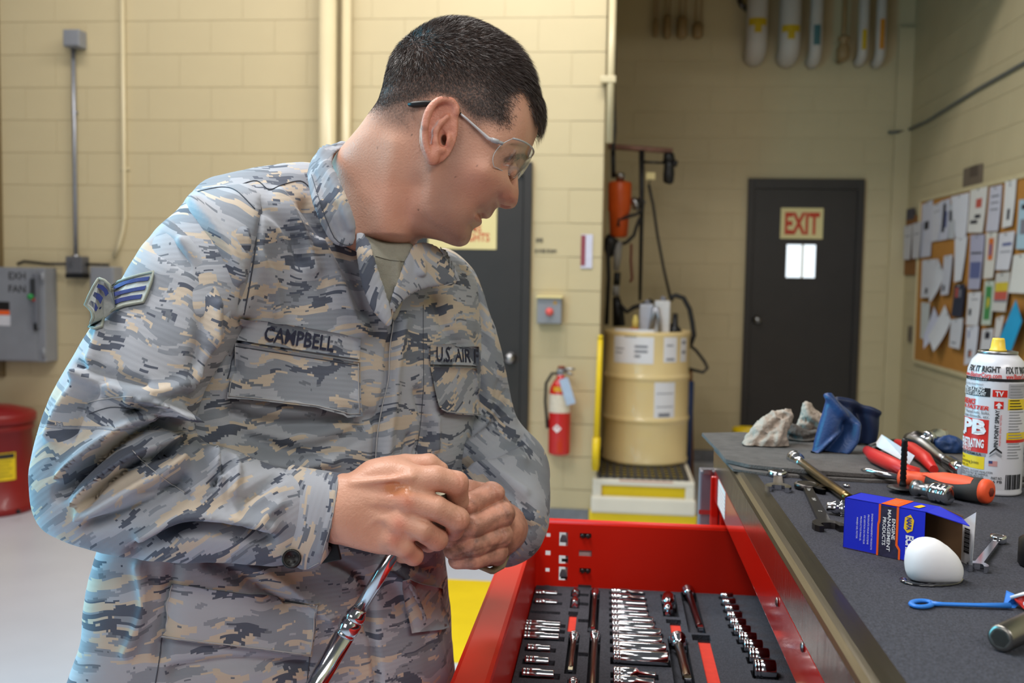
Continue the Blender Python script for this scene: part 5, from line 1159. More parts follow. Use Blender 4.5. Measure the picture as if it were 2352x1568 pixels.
# orange inlay on the upper side of the grip
up_ = np.array([0, 0, 1.]); dd = d/L; sv = np.cross(dd, up_); sv /= np.linalg.norm(sv); vv = np.cross(sv, dd)
cam_side = -1 if (EYE-p)@sv < 0 else 1
mb = MB(); G = []
for t in np.linspace(0, 1, 14):
    row = []; wdt = R_(34)*math.sin(math.pi*min(1, .12+t*.9))**.7 if t < 1 else R_(6)
    for a in np.linspace(-1, 1, 7):
        ang = R_(52)+a*wdt; c0 = p+dd*L*(.16+.56*t); rad = hr*(1.055 if t < .6 else 1.055-.2*(t-.6)/.4)
        row.append(c0+(sv*cam_side*math.cos(ang)+vv*math.sin(ang))*rad)
    G.append(row)
mb.grid(np.array(G)).build('grip_inlay', ORG2, r)
MB().lathe([(0, -.0014), (.006, -.0012), (.0062, -.0009)], 6, M).build('cap_mark', mat('dark_cap_print', C(120, 40, 28)), r)
tip = bt(1978, 1078, BZ+.012); s0 = q_; MB().tube([s0, s0*.15+tip*.85, tip], [.0042, .0038, .0012], 12).build('shaft', CHROME, r)
# black push-in fastener standing in front
b0 = bt(2073, 1130); t0 = b0.copy(); t0[2] = at(2079, 1006, 1, b0[1])[2]; zd = b0[2]+.006
r = empty('push_in_fastener', b0, 'black plastic push-in fastener standing on end behind the blue box', 'fastener')
MB().lathe([(.004, 0), (.0045, .004), (.006, .0055)], 14, Matrix.Translation(Vector(b0))).build('foot', BLACKP, r)
MB().lathe([(.002, .0055), (.019, .0052), (.0205, .0062), (.0205, .0068), (.012, .0078), (.0048, .0085)], 28, Matrix.Translation(Vector(b0))).build('washer_head', BLACKP, r)
hh = t0[2]-b0[2]; prof = [(.0048, .0085)]
for k in range(9): z = .012+(hh-.016)*k/9; prof += [(.0044, z), (.0036, z+(hh-.016)/9*.8)]
prof += [(.0042, hh-.004), (.003, hh), (0, hh)]
MB().lathe(prof, 12, Matrix.Translation(Vector(b0))).build('ribbed_stem', BLACKP, r)
# pliers with red grips and a white block
REDG = mat('red_vinyl_grip', C(204, 40, 36), .4, 0, .06, 30)
def zz(px, py, z): return bt(px, py, z)
r = empty('pliers', zz(2060, 1060, PZ), 'red gripped pliers lying on the felt pads with a white block in the jaws', 'pliers')
MB().tube([zz(1992,1034,PZ+.010), zz(2010,1048,PZ+.010), zz(2045,1064,PZ+.011), zz(2085,1082,PZ+.011), zz(2112,1086,PZ+.010)], [.007, .0105, .0105, .009, .007], 14).build('grip', REDG, r)
MB().tube([zz(2145,1078,PZ+.010), zz(2125,1052,PZ+.012), zz(2095,1030,PZ+.013), zz(2060,1016,PZ+.013)], [.006, .0095, .0095, .006], 14).build('grip', REDG, r)
MB().tube([zz(2060,1016,PZ+.012), zz(2035,1020,PZ+.010), zz(1996,1030,PZ+.009)], [.006, .008, .006], 10).build('jaw', DARKST, r)
bl = [zz(2008,1022,PZ+.012), zz(2025,997,PZ+.03), zz(2101,1046,PZ+.03), zz(2089,1066,PZ+.014)]
b3 = zz(2016,1022,PZ+.012); 
mb = MB(); mb.prism([bl[0], bl[1], bl[2], bl[3]], (.006, .022, -.004)); mb.build('white_block', mat('white_eraser', C(222, 222, 224), .6, 0, .05, 40), r)
# chrome ratchet with a socket, lying behind
r = empty('chrome_ratchet', zz(2150, 1045, PZ), 'chrome ratchet with a socket pointing up, behind the pliers', 'ratchet')
MB().tube([zz(2092,1012,PZ+.014), zz(2120,1020,PZ+.013), zz(2160,1050,PZ+.010), zz(2180,1062,PZ+.010)], [.012, .010, .007, .0075], 14).build('handle', SATIN, r)
MB().tube([zz(2178,1061,PZ+.010), zz(2200,1074,PZ+.010), zz(2214,1082,PZ+.010)], [.010, .0105, .009], 16).build('knurled_collar', CHROME, r)
MB().tube([zz(2086,1008,PZ+.014), zz(2106,1010,PZ+.016), zz(2120,1016,PZ+.014)], [.010, .015, .012], 16).build('ratchet_head', DARKST, r)
hp = [zz(2118,1014,PZ+.016), zz(2132,1006,PZ+.020), zz(2150,1000,PZ+.023), zz(2158,997,PZ+.024), zz(2172,993,PZ+.026)]
MB().tube(hp, [.009, .0085, .011, .0095, .0055], 16).build('socket', CHROME, r)
MB().tube([zz(2128,1008,PZ+.019), zz(2137,1004,PZ+.021)], [.0115, .0115], 16).build('socket_ring', CHROME, r)
# spray can
cb = bt(2276, 1126); r_c = .0372; base = np.array([cb[0], cb[1], BZ]); Hc = at(2276, 868, 1, cb[1])[2]-BZ; Ht = at(2276, 806, 1, cb[1])[2]-BZ; Hn = at(2284, 776, 1, cb[1])[2]-BZ
CANW = mat('white_can_lacquer', C(222, 222, 230), .28, 0, .02, 10, coat=.4)
can = empty('spray_can', base, 'white penetrating oil spray can with a yellow nozzle standing on the bench', 'spray can')
Mc = Matrix.Translation(Vector(base))
MB().lathe([(r_c*.9, 0), (r_c*.98, .0005), (r_c*1.0, .003), (r_c*.975, .006), (r_c*.985, .009), (r_c*.985, Hc), (r_c*.96, Hc+(Ht-Hc)*.35), (r_c*.84, Hc+(Ht-Hc)*.68), (r_c*.62, Hc+(Ht-Hc)*.94)], 48, Mc).build('can_body', CANW, can)
MB().lathe([(r_c*.62, Ht-.004), (r_c*.66, Ht-.003), (r_c*.66, Ht+.0005), (r_c*.6, Ht+.001), (r_c*.55, Ht-.001), (0, Ht-.001)], 40, Mc).build('crimp_ring', SATIN, can)
MB().lathe([(r_c*.30, Ht), (r_c*.28, Ht+(Hn-Ht)*.15), (r_c*.25, Ht+(Hn-Ht)*.2), (r_c*.21, Ht+(Hn-Ht)*.85), (r_c*.19, Hn), (0, Hn)], 20, Mc).build('nozzle', mat('yellow_nozzle', C(246, 206, 74), .35), can)
phi0 = math.atan2(EYE[1]-base[1], EYE[0]-base[0]); dcan = math.hypot(EYE[0]-base[0], EYE[1]-base[1])
pxm = float(proj(base+np.array([0, 0, .08]))[0])
def cang(px): 
    s = (px-pxm)/(r_c*.985*FPX/dcan/1.0)
    return phi0+math.asin(max(-.985, min(.985, s)))
def canz(py): return at(2276, py, 1, base[1]-r_c*.9)[2]
def cband(px0, px1, py0, py1, col, name, e=.0003, n=14):
    R2 = r_c*.985+e; return arc_patch(MB(), base[0], base[1], R2, cang(px0), cang(px1), canz(py1), canz(py0), n).build(name, col, can)
def ctext(s, px0, px1, py0, py1, col, e=.0009, bold=.02, vert=False, name='lettering', rmul=.985, slant=0):
    V, Fc = text2d(s, bold); L = V[:, 0].max(); a0, a1 = cang(px0), cang(px1); z0, z1 = canz(py1), canz(py0); mb = MB(); P = []
    for x, y in V:
        if vert: a, z = a1+(a0-a1)*y, z0+(z1-z0)*x/L
        else: a, z = a0+(a1-a0)*x/L+slant*y*(a1-a0)/L, z0+(z1-z0)*y
        rr = (r_c*rmul if not callable(rmul) else rmul(z))+e; P.append((base[0]+rr*math.cos(a), base[1]+rr*math.sin(a), z))
    mb.add(P, Fc); return mb.build(name, col, can)
def dome(z): 
    t = (z-BZ-Hc)/(Ht-Hc); return r_c*float(np.interp(t, [-1, 0, .35, .68], [.985, .985, .96, .84]))
KB, RB_, YB_, WB, GB = mat('can_black_ink', C(34, 34, 38), .4), mat('can_red_ink', C(216, 44, 34), .4), mat('can_yellow_ink', C(240, 208, 40), .4), mat('can_white_ink', C(236, 236, 240), .4), mat('can_grey_ink', C(150, 152, 158), .4)
ctext('FIX IT RIGHT', 2231, 2290, 842, 855, KB, rmul=dome, bold=.03); ctext('FIX IT RIGHT', 2300, 2352, 842, 856, KB, rmul=dome, bold=.03)
ctext('www.BlasterCorp.com', 2226, 2292, 857, 868, RB_, rmul=dome); ctext('www.BlasterCorp.com', 2300, 2360, 858, 869, RB_, rmul=dome)
cband(2200, 2352, 869, 876, KB, 'black_band'); ctext('1419195049', 2232, 2266, 871, 875, GB, .0012)
ctext('FUEL-THRU PENETRANT', 2218, 2260, 883, 887, GB)
cband(2200, 2273, 892, 912, KB, 'banner'); ctext('PENETRATING', 2215, 2262, 892, 901, WB, .0012, slant=.2); ctext('& CATALYST LUBRICANT', 2200, 2265, 902, 910, WB, .0012, slant=.2)
cband(2277, 2304, 895, 911, RB_, 'tv_badge'); ctext('TV', 2282, 2297, 898, 909, WB, .0012, .03)
ctext('BREAKS', 2200, 2246, 920, 932, RB_, .0009, .04, slant=.2); ctext('A FASTER', 2217, 2272, 934, 943, RB_, .0009, .03, slant=.25)
cband(2200, 2227, 941, 960, YB_, 'yellow_panel'); ctext('for', 2208, 2222, 946, 955, KB, .0012)
for k, s in enumerate(('* Rusted nuts, bolts,', 'pipe threads, etc.')): ctext(s, 2229, 2274, 946+k*9, 953+k*9, KB, bold=0)
cband(2200, 2273, 965, 1042, RB_, 'red_panel'); ctext('PB', 2229, 2269, 968, 999, WB, .0012, .05); cband(2200, 2226, 965, 995, WB, 'white_panel', .0007); ctext('B', 2214, 2222, 974, 988, KB, .0014)
cband(2200, 2230, 999, 1006, WB, 'white_strip', .0008); ctext('PENETRATING', 2186, 2266, 1012, 1030, WB, .0012, .04); ctext('CATALYST', 2186, 2244, 1031, 1040, WB, .0012, .02, slant=.2)
cband(2200, 2270, 1042, 1050, GB, 'grey_strip'); ctext('POINT FORMULA', 2196, 2262, 1043, 1049, KB, .001)
cband(2200, 2268, 1051, 1080, YB_, 'yellow_panel'); ctext('* Faster', 2200, 2232, 1054, 1060, KB, .0008, 0); ctext('Penetrating Joints', 2196, 2258, 1062, 1069, KB, .0008, 0); ctext('threads, etc.', 2200, 2240, 1071, 1077, KB, .0008, 0)
for k, s in enumerate(('MAY BE HARMFUL, EXCESSIVE INHALATION', 'OR INHALATION MAY BE HARMFUL', 'CONTENTS UNDER PRESSURE')): ctext(s, 2206, 2284-8*k, 1083+k*6, 1088+k*6, KB, .0006, 0)
ctext('PIN POINT SPRAY', 2284, 2291, 940, 1026, KB, .0009, .03, vert=True); ctext('PINPOINT SPRAY PATTERN', 2293, 2296, 952, 1022, RB_, .0009, 0, vert=True)
cband(2281, 2298, 921, 938, RB_, 'arrow_badge'); mb = MB(); 
for (pxs, col, nm) in (([(2283,931),(2289.5,923),(2296,931),(2292,931),(2292,937),(2287,937),(2287,931)], WB, 'arrow'), ([(2277,1040),(2288,1026),(2299,1036),(2299,1040),(2288,1031),(2277,1044)], KB, 'chevron'), ([(2277,1046),(2288,1036),(2299,1044),(2299,1048),(2288,1040),(2277,1050)], GB, 'chevron')):
    MB().add([(base[0]+(r_c*.985+.0012)*math.cos(cang(a)), base[1]+(r_c*.985+.0012)*math.sin(cang(a)), canz(b)) for a, b in pxs], [list(range(len(pxs)))]).build(nm, col, can)
cband(2276, 2292, 1058, 1070, mat('flag_pink', C(206, 150, 150), .5), 'flag'); cband(2276, 2283, 1058, 1064, mat('flag_blue', C(60, 70, 120), .5), 'flag_canton', .0006)
for k, (y0, y1, col) in enumerate(((880, 912, mat('can_pale_grey', C(176, 176, 184), .4)), (915, 940, YB_), (992, 1008, YB_), (1008, 1015, RB_))): cband(2306, 2339, y0, y1, col, 'side_panel', n=8)
for k in range(26):
    y0 = 884+k*6.6
    if 1006 < y0 < 1016: continue
    cband(2309, 2334-(k*7 % 9), y0, y0+2.2, GB if not 915 < y0 < 940 else KB, 'small_print_line', .0007, 6)
for k in range(9): cband(2308+k*3.0, 2309.4+k*3.0+(k % 3)*.5, 1088, 1122, KB, 'barcode_bar', .0007, 3)
for k, s in enumerate(('PART NO.', '16 PB')): ctext(s, 2282, 2302, 1094+k*8, 1100+k*8, KB, .0007, .01)
# blue parts box
ZB = BZ; A_, B_ = bt(1936, 1257), bt(2120, 1297); d1 = (B_-A_); Lb = np.linalg.norm(d1); d1 /= Lb; d2 = np.array([-d1[1], d1[0], 0]);
if d2[1] < 0: d2 = -d2
hA = at(1942, 1142, 1, A_[1])[2]-BZ; Db = .036; zU = np.array([0, 0, 1.])
BBX = mat('royal_blue_card', C(28, 44, 206), .38, 0, .03, 20); KRAFT = mat('brown_card', C(112, 82, 54), .8, 0, .06, 20)
bxr = empty('parts_box', (A_+B_)/2, 'open blue and orange engine parts carton on its side', 'box')
P3 = lambda s, t, w_=0: A_+d1*s+zU*t+d2*w_
th = .0008
def slab(a, b, c_, d_, nrm, m_, name, par=bxr, th_=th):
    mb = MB(); mb.prism([a, b, c_, d_], tuple(np.array(nrm)*th_)); return mb.build(name, m_, par)
slab(P3(0, 0), P3(Lb, 0), P3(Lb, hA), P3(0, hA), d2, BBX, 'front_panel')
slab(P3(0, 0, Db), P3(Lb, 0, Db), P3(Lb, hA, Db), P3(0, hA, Db), -d2, KRAFT, 'rear_panel')
slab(P3(0, hA, 0), P3(Lb, hA, 0), P3(Lb, hA, Db), P3(0, hA, Db), -zU, BBX, 'top_panel')
slab(P3(0, 0, 0), P3(Lb, 0, 0), P3(Lb, 0, Db), P3(0, 0, Db), zU, KRAFT, 'bottom_panel')
slab(P3(0, 0, 0), P3(0, hA, 0), P3(0, hA, Db), P3(0, 0, Db), d1, BBX, 'end_panel')
slab(P3(Lb-.002, .001, .0012), P3(Lb-.002, hA-.001, .0012), P3(.003, hA-.001, .0012), P3(.003, .001, .0012), d2, KRAFT, 'lining', th_=.0003)
# flaps at the open end
slab(P3(Lb, hA, .002), P3(Lb, hA, Db), P3(Lb+.020, hA-.006, Db), P3(Lb+.036, hA-.010, .018), -zU, BBX, 'top_flap')
slab(P3(Lb, 0, Db), P3(Lb, hA, Db), P3(Lb+.024, hA-.005, Db-.003), P3(Lb+.024, 0, Db-.003), -d2, KRAFT, 'side_flap')
WCARD = mat('white_card_flap', C(214, 214, 218), .5, 0, .03, 20)
f0, f1 = bt(2204, 1288), bt(2232, 1300); ftop = at(2208, 1196, 1, f0[1])[2]; ftop2 = at(2238, 1178, 1, f1[1])[2]
fl = MB(); fl.prism([f0, f1, np.array([f1[0]+.003, f1[1]+.004, ftop2]), np.array([f0[0], f0[1], ftop])], (.0006, .0006, 0)); fl = fl.build('barcode_flap', WCARD, bxr)
fd = (f1-f0); fn = np.cross(fd/np.linalg.norm(fd), zU); fn = fn if fn@(EYE-f0) > 0 else -fn
for k in range(16):
    t = .12+.60*k/16; y0 = BZ+(ftop-BZ)*t; hgt = (.0012 if k % 3 else .0020)
    a = f0+fd*.34+fn*.0008; b = f0+fd*.78+fn*.0008; MB().add([(a[0], a[1], y0+.006), (b[0], b[1], y0+.006), (b[0], b[1], y0+.006+hgt), (a[0], a[1], y0+.006+hgt)], [[0, 1, 2, 3]]).build('barcode_bar', KB, fl)
ORGP = mat('orange_box_ink', C(240, 96, 26), .4); DKP = mat('dark_box_ink', C(44, 42, 66), .4, 0, .5, 180)
def fprint(name, poly, m_, e=.0003):
    MB().add([P3(s*Lb, t*hA)-d2*e for s, t in poly], [list(range(len(poly)))]).build(name, m_, bxr)
fprint('dark_band', [(.445, 0), (.70, 0), (.70, .18), (.665, .26), (.665, .98), (.445, .98)], DKP)
fprint('orange_line', [(.43, 0), (.455, 0), (.455, .60), (.468, .66), (.468, 1), (.44, 1), (.44, .68), (.43, .62)], ORGP, .0005)
fprint('orange_line', [(.70, 0), (.725, 0), (.725, .20), (.69, .28), (.69, 1), (.662, 1), (.662, .26), (.70, .18)], ORGP, .0005)
def ftext(s, s0, t0, h, length, col=WB, bold=.02): # reads downwards, letter tops to the right
    mb = MB(); text_on(mb, s, P3(s0*Lb, t0*hA)-d2*.0007, tuple(-zU), tuple(d1), h*Lb, bold, fit=length*hA); mb.build('lettering', col, bxr)
ftext('ENGINE', .612, .76, .040, .40, bold=.02); ftext('MANAGEMENT', .556, .92, .040, .80, bold=.02); ftext('PRODUCTS', .498, .76, .040, .54, bold=.02)
for k, (s, l) in enumerate((('ENGINE MANAGEMENT PRODUCTS', .70), ('PRODUITS POUR SYSTEME', .58), ('DE GESTION DU MOTEUR', .56), ('PRODUCTOS PARA EL', .48), ('MANEJO DEL MOTOR', .42))): ftext(s, .355-.047*k, .78-.03*k, .02, l, bold=.0)
fprint('logo_hexagon', [(.755, .62), (.80, .54), (.86, .60), (.875, .80), (.83, .90), (.765, .83)], mat('logo_yellow', C(250, 200, 40), .4), .0005)
ftext('NAPA', .79, .84, .055, .24, mat('logo_blue', C(40, 50, 150), .4), .04); ftext('ECHLIN', .79, .50, .085, .46, WB, .05)
MB().add([P3(s*Lb, hA, w_*Db)+zU*.0004 for s, w_ in ((.46, 0), (.685, 0), (.685, 1), (.46, 1))], [[0, 1, 2, 3]]).build('orange_top_band', ORGP, bxr)
for k in range(4): MB().add([P3(s*Lb, hA, w_*Db)+zU*.0006 for s, w_ in ((.5, .2+.15*k), (.62, .2+.15*k), (.62, .24+.15*k), (.5, .24+.15*k))], [[0, 1, 2, 3]]).build('small_print_line', mat('pale_orange_ink', C(250, 160, 110), .4), bxr)
MB().add([P3(s*Lb, hA, w_*Db)+zU*.0006 for s, w_ in ((.80, .3), (.88, .25), (.90, .6), (.83, .7))], [[0, 1, 2, 3]]).build('top_logo', mat('logo_yellow', C(250, 200, 40)), bxr)
# white domed cap with a wet ring
cb2 = bt(2146, 1333)
BALL = [(2080,1300),(2082,1272),(2092,1250),(2110,1236),(2132,1233),(2155,1240),(2180,1258),(2200,1280),(2209,1305),(2206,1330),(2195,1339),(2160,1341),(2120,1338),(2090,1328)]
dB = float((cb2-EYE)@CF); V, Qd = lump(BALL, dB, .03, None, 'ball', 0, 10, 1, k=1.15, h=.0022)
W = onz(V, BZ+.0005); tag(soft('white_dome', W, Qd, mat('matte_white_plastic', C(236, 236, 240), .6, 0, .01, 20), world=True), 'smooth white dome shaped knob in front of the blue carton', 'knob')
ring = [bt(2146+66*math.cos(a)-6, 1331+13*math.sin(a), BZ+.0006) for a in np.linspace(-.15, math.pi+.1, 24)]
tag(MB().tube(ring, [.0022+.0014*abs(math.sin(i*1.7)) for i in range(24)], 8, squash=.5).build('oil_bead', mat('oil_film', C(30, 30, 34), .05, 0, .1, 40, coat=1)), 'glistening bead of oil around the foot of the white knob', 'oil')
# blue pull tag and red packet
BLT = mat('sky_blue_plastic', C(46, 124, 216), .4, 0, .04, 20)
r = empty('blue_pull_tag', bt(2200, 1388), 'thin blue plastic pull tag with an eyelet lying on the mat', 'tag')
ey = [bt(2117+24*math.cos(a), 1386+7.0*math.sin(a), BZ+.002) for a in np.linspace(0, 2*math.pi, 20)]
MB().tube(ey, .0026, 8, squash=.7).build('eyelet', BLT, r)
MB().tube([bt(2138,1386,BZ+.002), bt(2165,1387,BZ+.002), bt(2240,1389,BZ+.0025), bt(2320,1390,BZ+.003)], [.0035, .0024, .0024, .0035], 8, squash=.7).build('strap', BLT, r)
mb = MB(); mb.prism([bt(2305,1393,BZ), bt(2312,1360,BZ+.010), bt(2330,1368,BZ+.010), bt(2345,1382,BZ+.004), bt(2332,1396,BZ)], (.002, .006, 0)); mb.build('head', BLT, r)
r = empty('red_packet', bt(2370, 1395), 'red and white packet edge at the right of the blue pull tag', 'packet')
MB().prism([bt(2326,1372,BZ+.008), bt(2352,1362,BZ+.014), bt(2440,1370,BZ+.014), bt(2440,1402,BZ+.002), bt(2352,1398,BZ+.002)], (0, .004, -.001)).build('wrapper', mat('red_wrapper', C(206, 60, 56), .4, 0, .2, 40), r)
MB().tube([bt(2322,1372,BZ+.009), bt(2352,1363,BZ+.0148), bt(2420,1370,BZ+.0148)], .0016, 6).build('white_edge', WB, r)
MB().tube([bt(2352,1386,BZ+.009), bt(2420,1388,BZ+.009)], .0016, 6).build('white_lettering_line', WB, r)
p, q_ = bt(2297, 1466, BZ+.0105), bt(2400, 1418, BZ+.0105)
r = empty('deep_socket', q_, 'satin deep socket at the lower right edge of the bench', 'socket'); M = axisM(p, q_-p); hr = .0100
MB().lathe([(hr*.7, 0), (hr*.94, 0), (hr, .0015), (hr, .055), (hr*.9, .06), (0, .06)], 24, M).build('barrel', mat('warm_satin_steel', C(150, 146, 140), .3, 1, .08, 40), r)
MB().lathe([(hr*.7, 0), (hr*.68, .012), (0, .012)], 6, M, smooth=False).build('hex_recess', RUBBER, r)
p = bt(2356, 1300)
r = empty('black_bottle', p, 'black bottle edge at the right border of the picture', 'bottle')
MB().lathe([(.018, 0), (.02, .002), (.02, .026), (.012, .032), (.01, .036), (0, .036)], 20, Matrix.Translation(Vector(bt(2388, 1300)))).build('bottle_body', BLACKP, r)
MB().lathe([(.011, .0362), (.011, .046), (0, .047)], 16, Matrix.Translation(Vector(bt(2388, 1300)))).build('cap', RUBBER, r)
# ------------------------------------------------------------ the man
HD = 1.16                                              # distance of the middle plane of the head
def gauss(PX, PY, x, y, s, a, sy=None, rot=0):
    sy = sy or s; dx, dy = PX-x, PY-y
    if rot: c, n = math.cos(R_(rot)), math.sin(R_(rot)); dx, dy = dx*c+dy*n, -dx*n+dy*c
    return a*np.exp(-.5*((dx/s)**2+(dy/sy)**2))
def ridge(PX, PY, pts, s, a):
    return a*np.exp(-.5*(poly_dist(np.asarray(pts, float), PX, PY, closed=False)/s)**2)
HEAD = [(870,246),(876,226),(885,194),(897,162),(911,132),(936,104),(968,84),(1005,66),(1043,59),(1083,62),(1118,76),(1146,95),(1176,121),(1198,151),(1215,181),(1228,211),(1236,240),(1239,268),
 (1236,297),(1230,316),(1224,331),(1219,348),(1211,362),(1200,374),(1192,388),(1189,402),(1190,420),(1191,442),(1190,458),(1187,467),(1181,474),(1171,477),(1159,476),(1147,471),(1140,475),(1135,482),(1131,490),(1126,496),(1119,500),(1112,499),(1105,497.5),(1103,500),
 (1106,504),(1107,509),(1104,514),(1098,517.5),(1090,521),(1084.5,525),(1083,532),(1082,540),(1079,549),(1073,557.6),(1063,563),(1051,564.5),(1039,562),(1027,557.6),(1012,552),(990,547),(966,545),
 (952,556),(946,590),(940,640),(915,690),(860,690),(800,640),(765,560),(745,480),(748,415),(770,358),(812,316),(831,294),(852,266)]
JAW = [(1000,372),(985,420),(972,470),(985,515),(1010,540),(1040,556)]
def h_add(PX, PY):
    a = gauss(PX, PY, 1162, 386, 14, -.004, 18, -30) + gauss(PX, PY, 1188, 356, 12, .003, 7, -25)
    a += gauss(PX, PY, 1112, 398, 26, .0055, 20) + gauss(PX, PY, 1085, 465, 26, -.003) + ridge(PX, PY, JAW, 17, .0036)
    a += ridge(PX, PY, [(955,430),(940,490),(960,525),(990,560)], 22, -.007)
    a += gauss(PX, PY, 1157, 463, 8, .0062, 7) + ridge(PX, PY, [(1146,448),(1141,460),(1146,470)], 3.2, -.004)
    a += gauss(PX, PY, 1180, 455, 7, .003)
    a += ridge(PX, PY, [(1138,462),(1122,474),(1108,484)], 4.5, -.0016)
    a += ridge(PX, PY, [(1112,499),(1104,496),(1095,490)], 2.6, -.0042)
    a += ridge(PX, PY, [(1116,491),(1104,488)], 5, .0015) + ridge(PX, PY, [(1104,508),(1096,503)], 5, .0022)
    a += gauss(PX, PY, 1085, 519, 6, -.002) + gauss(PX, PY, 1060, 545, 14, .003)
    a += ridge(PX, PY, [(905,330),(890,420),(880,520)], 20, .004)      # neck muscle
    return a
def h_k(PX, PY):
    neck = 1/(1+np.exp(-(978-.10*(PY-400)-PX)/36))*sstep(330, 450, PY)
    return 1.68*(1-.24*neck)
head_i = Inflate(HEAD, HD, 1.0, res=.0014, kmap=h_k, wmax=.081, add=h_add, smooth=4,
                 mid=lambda X, Y: HD+np.clip((1000-X)/300, 0, 1)*.02+np.clip((Y-548)/50, 0, 1)*.07*(X < 960))
def q(px, py, w): return uvw(px, py, w)
EAR = [(1046,262),(1049,252),(1040,236),(1024,229),(1006,233),(990,248),(980,270),(975,300),(976,325),(981,346),(988,364),(993,376),(1000,372),(1006,358),(1012,342)]
def ear_sd(P):
    px = P[:, 0]*FPX/HD+1176; d = None
    w0 = 1.0815
    def W(x, y): return w0-.012*max(0, (1045-x)/70)-.003*(y < 300)
    E_ = spline(EAR[:13], 3, False); pts = [q(x, y, W(x, y)) for x, y in E_]
    # shell
    shell = ell(P, q(1008, 300, 1.0795), (.021, .037, .0042), np.array([[.985, .17, 0], [-.17, .985, 0], [0, 0, 1]]))
    lobe = ell(P, q(993, 357, 1.073), (.0075, .011, .0045))
    d = smin(shell, lobe, .006)
    for i in range(31): d = smin(d, cone(P, pts[i], pts[i+1], .0030+.0010*math.sin(i/31*3), .0030+.0010*math.sin((i+1)/31*3)), .0024)
    # bowl, upper hollow, canal
    d = smax(d, -ell(P, q(1022, 318, 1.0725), (.0095, .0165, .008)), .0035)
    d = smax(d, -ell(P, q(1020, 262, 1.0715), (.0105, .0115, .0052)), .004)
    anti = [q(1008, 345, 1.0735), q(1000, 325, 1.0728), q(1001, 300, 1.0728), q(1012, 282, 1.0735), q(1028, 268, 1.0755)]
    for a, b in zip(anti, anti[1:]): d = smin(d, cone(P, a, b, .0030, .0030), .003)
    d = smin(d, ell(P, q(1030, 322, 1.0785), (.0042, .0085, .005)), .003)   # tragus
    d = smin(d, ell(P, q(1015, 345, 1.0765), (.0045, .004, .004)), .003)
    root = [q(1046, 258, 1.083), q(1038, 285, 1.083), q(1024, 297, 1.079)]
    for a, b in zip(root, root[1:]): d = smin(d, cone(P, a, b, .0034, .0028), .003)
    return d
FF = np.array([.83, -.56, 0]); FD = np.array([-.56, -.83, 0]); FM = np.stack([FF, FD, np.array([0, 0, 1.])], 1); EYEC = q(1164, 399, HD)
def head_sd(P):
    d = head_i(P)
    box = (P[:, 0] > q(960, 0, HD)[0]) & (P[:, 0] < q(1085, 0, HD)[0]) & (P[:, 1] > q(0, 440, HD)[1]) & (P[:, 1] < q(0, 215, HD)[1]) & (P[:, 2] < 1.12)
    if box.any():
        e = ear_sd(P[box]); t = smin(d[box], e, .004)
        t = smax(t, -ell(P[box], q(1021, 322, 1.083), (.0034, .0055, .010)), .002)
        d[box] = t
    for s in (-1, 1):                                                     # nostrils
        d = smax(d, -ell(P, q(1161, 473.5, HD+s*.0066), (.0066, .0040, .0046), np.array([[.93, .36, 0], [-.36, .93, 0], [0, 0, 1]])), .0018)
    for s in (-1, 1):                                                     # sockets and downcast eyes
        E = EYEC+np.array([0, 0, s*.031]); nb_ = ((P-E)**2).sum(1) < .0016
        if nb_.any():
            t = smax(d[nb_], -ell(P[nb_], E+FF*.0075, (.0150, .0125, .0185), FM), .007)
            d[nb_] = smin(t, np.sqrt(((P[nb_]-E)**2).sum(1))-.0122, .0028)
    far = (P[:, 2] > HD)
    if far.any():                                                          # simple far ear
        d[far] = smin(d[far], ell(P[far], q(1010, 305, HD+.085), (.02, .036, .009), np.array([[.985, .17, 0], [-.17, .985, 0], [0, 0, 1]])), .006)
    return d
lo = q(690, 700, HD)-np.array([.01, .0, .115]); hi = q(1250, 40, HD)+np.array([.01, .01, .115]); lo[1] = q(0, 690, HD)[1]
HP, HQ = surf(head_sd, lo, hi, .0017)
HP = relax(HP, HQ, 1, .35)
hpx = HP[:, 0]*FPX/HP[:, 2]+1176; hpy = 784-HP[:, 1]*FPX/HP[:, 2]
_w = HD-np.abs(HP[:, 2]-HD); gx = HP[:, 0]*FPX/_w+1176; gy = 784-HP[:, 1]*FPX/_w
DENSE = np.array([(1246,268),(1238,262),(1226,229),(1206,204),(1188,191),(1174,220),(1165,246),(1160,278),(1140,276),(1112,262),(1080,245),(1050,226),(1015,212),(975,208),(935,212),(900,222),(850,238),(850,150),(900,60),(1050,20),(1180,60),(1270,160)], float)
FADE = np.array([(1246,268),(1238,262),(1226,229),(1206,204),(1188,191),(1174,220),(1165,246),(1161,284),(1143,286),(1122,288),(1110,313),(1090,318),(1074,312),(1064,285),(1050,262),(1040,232),(1005,226),(985,246),(972,275),(962,310),(940,322),(905,318),(875,300),(845,280),(840,200),(850,150),(900,60),(1050,20),(1180,60),(1270,160)], float)
def side_dist(poly, x, y):
    return np.where(poly_in(poly, x, y), 1, -1)*poly_dist(poly, x, y)
hd_ = side_dist(DENSE, gx, gy); fd_ = side_dist(FADE, gx, gy)
on_ear = (HP[:, 2] < 1.0795) & (gx > 968) & (gx < 1056) & (gy > 222) & (gy < 385)
hairA = np.clip(sstep(-34, 24, hd_)*.9+.72*sstep(-12, 52, fd_), 0, 1)*(~on_ear)
stub = np.exp(-.5*(poly_dist(np.array([(1040,330),(1035,420),(1010,480),(1040,525),(1075,540)], float), gx, gy, False)/34)**2)*(gx > 930)
stub = np.maximum(stub, .8*np.exp(-.5*(np.hypot(gx-1118, gy-484)/16)**2))*(~on_ear)
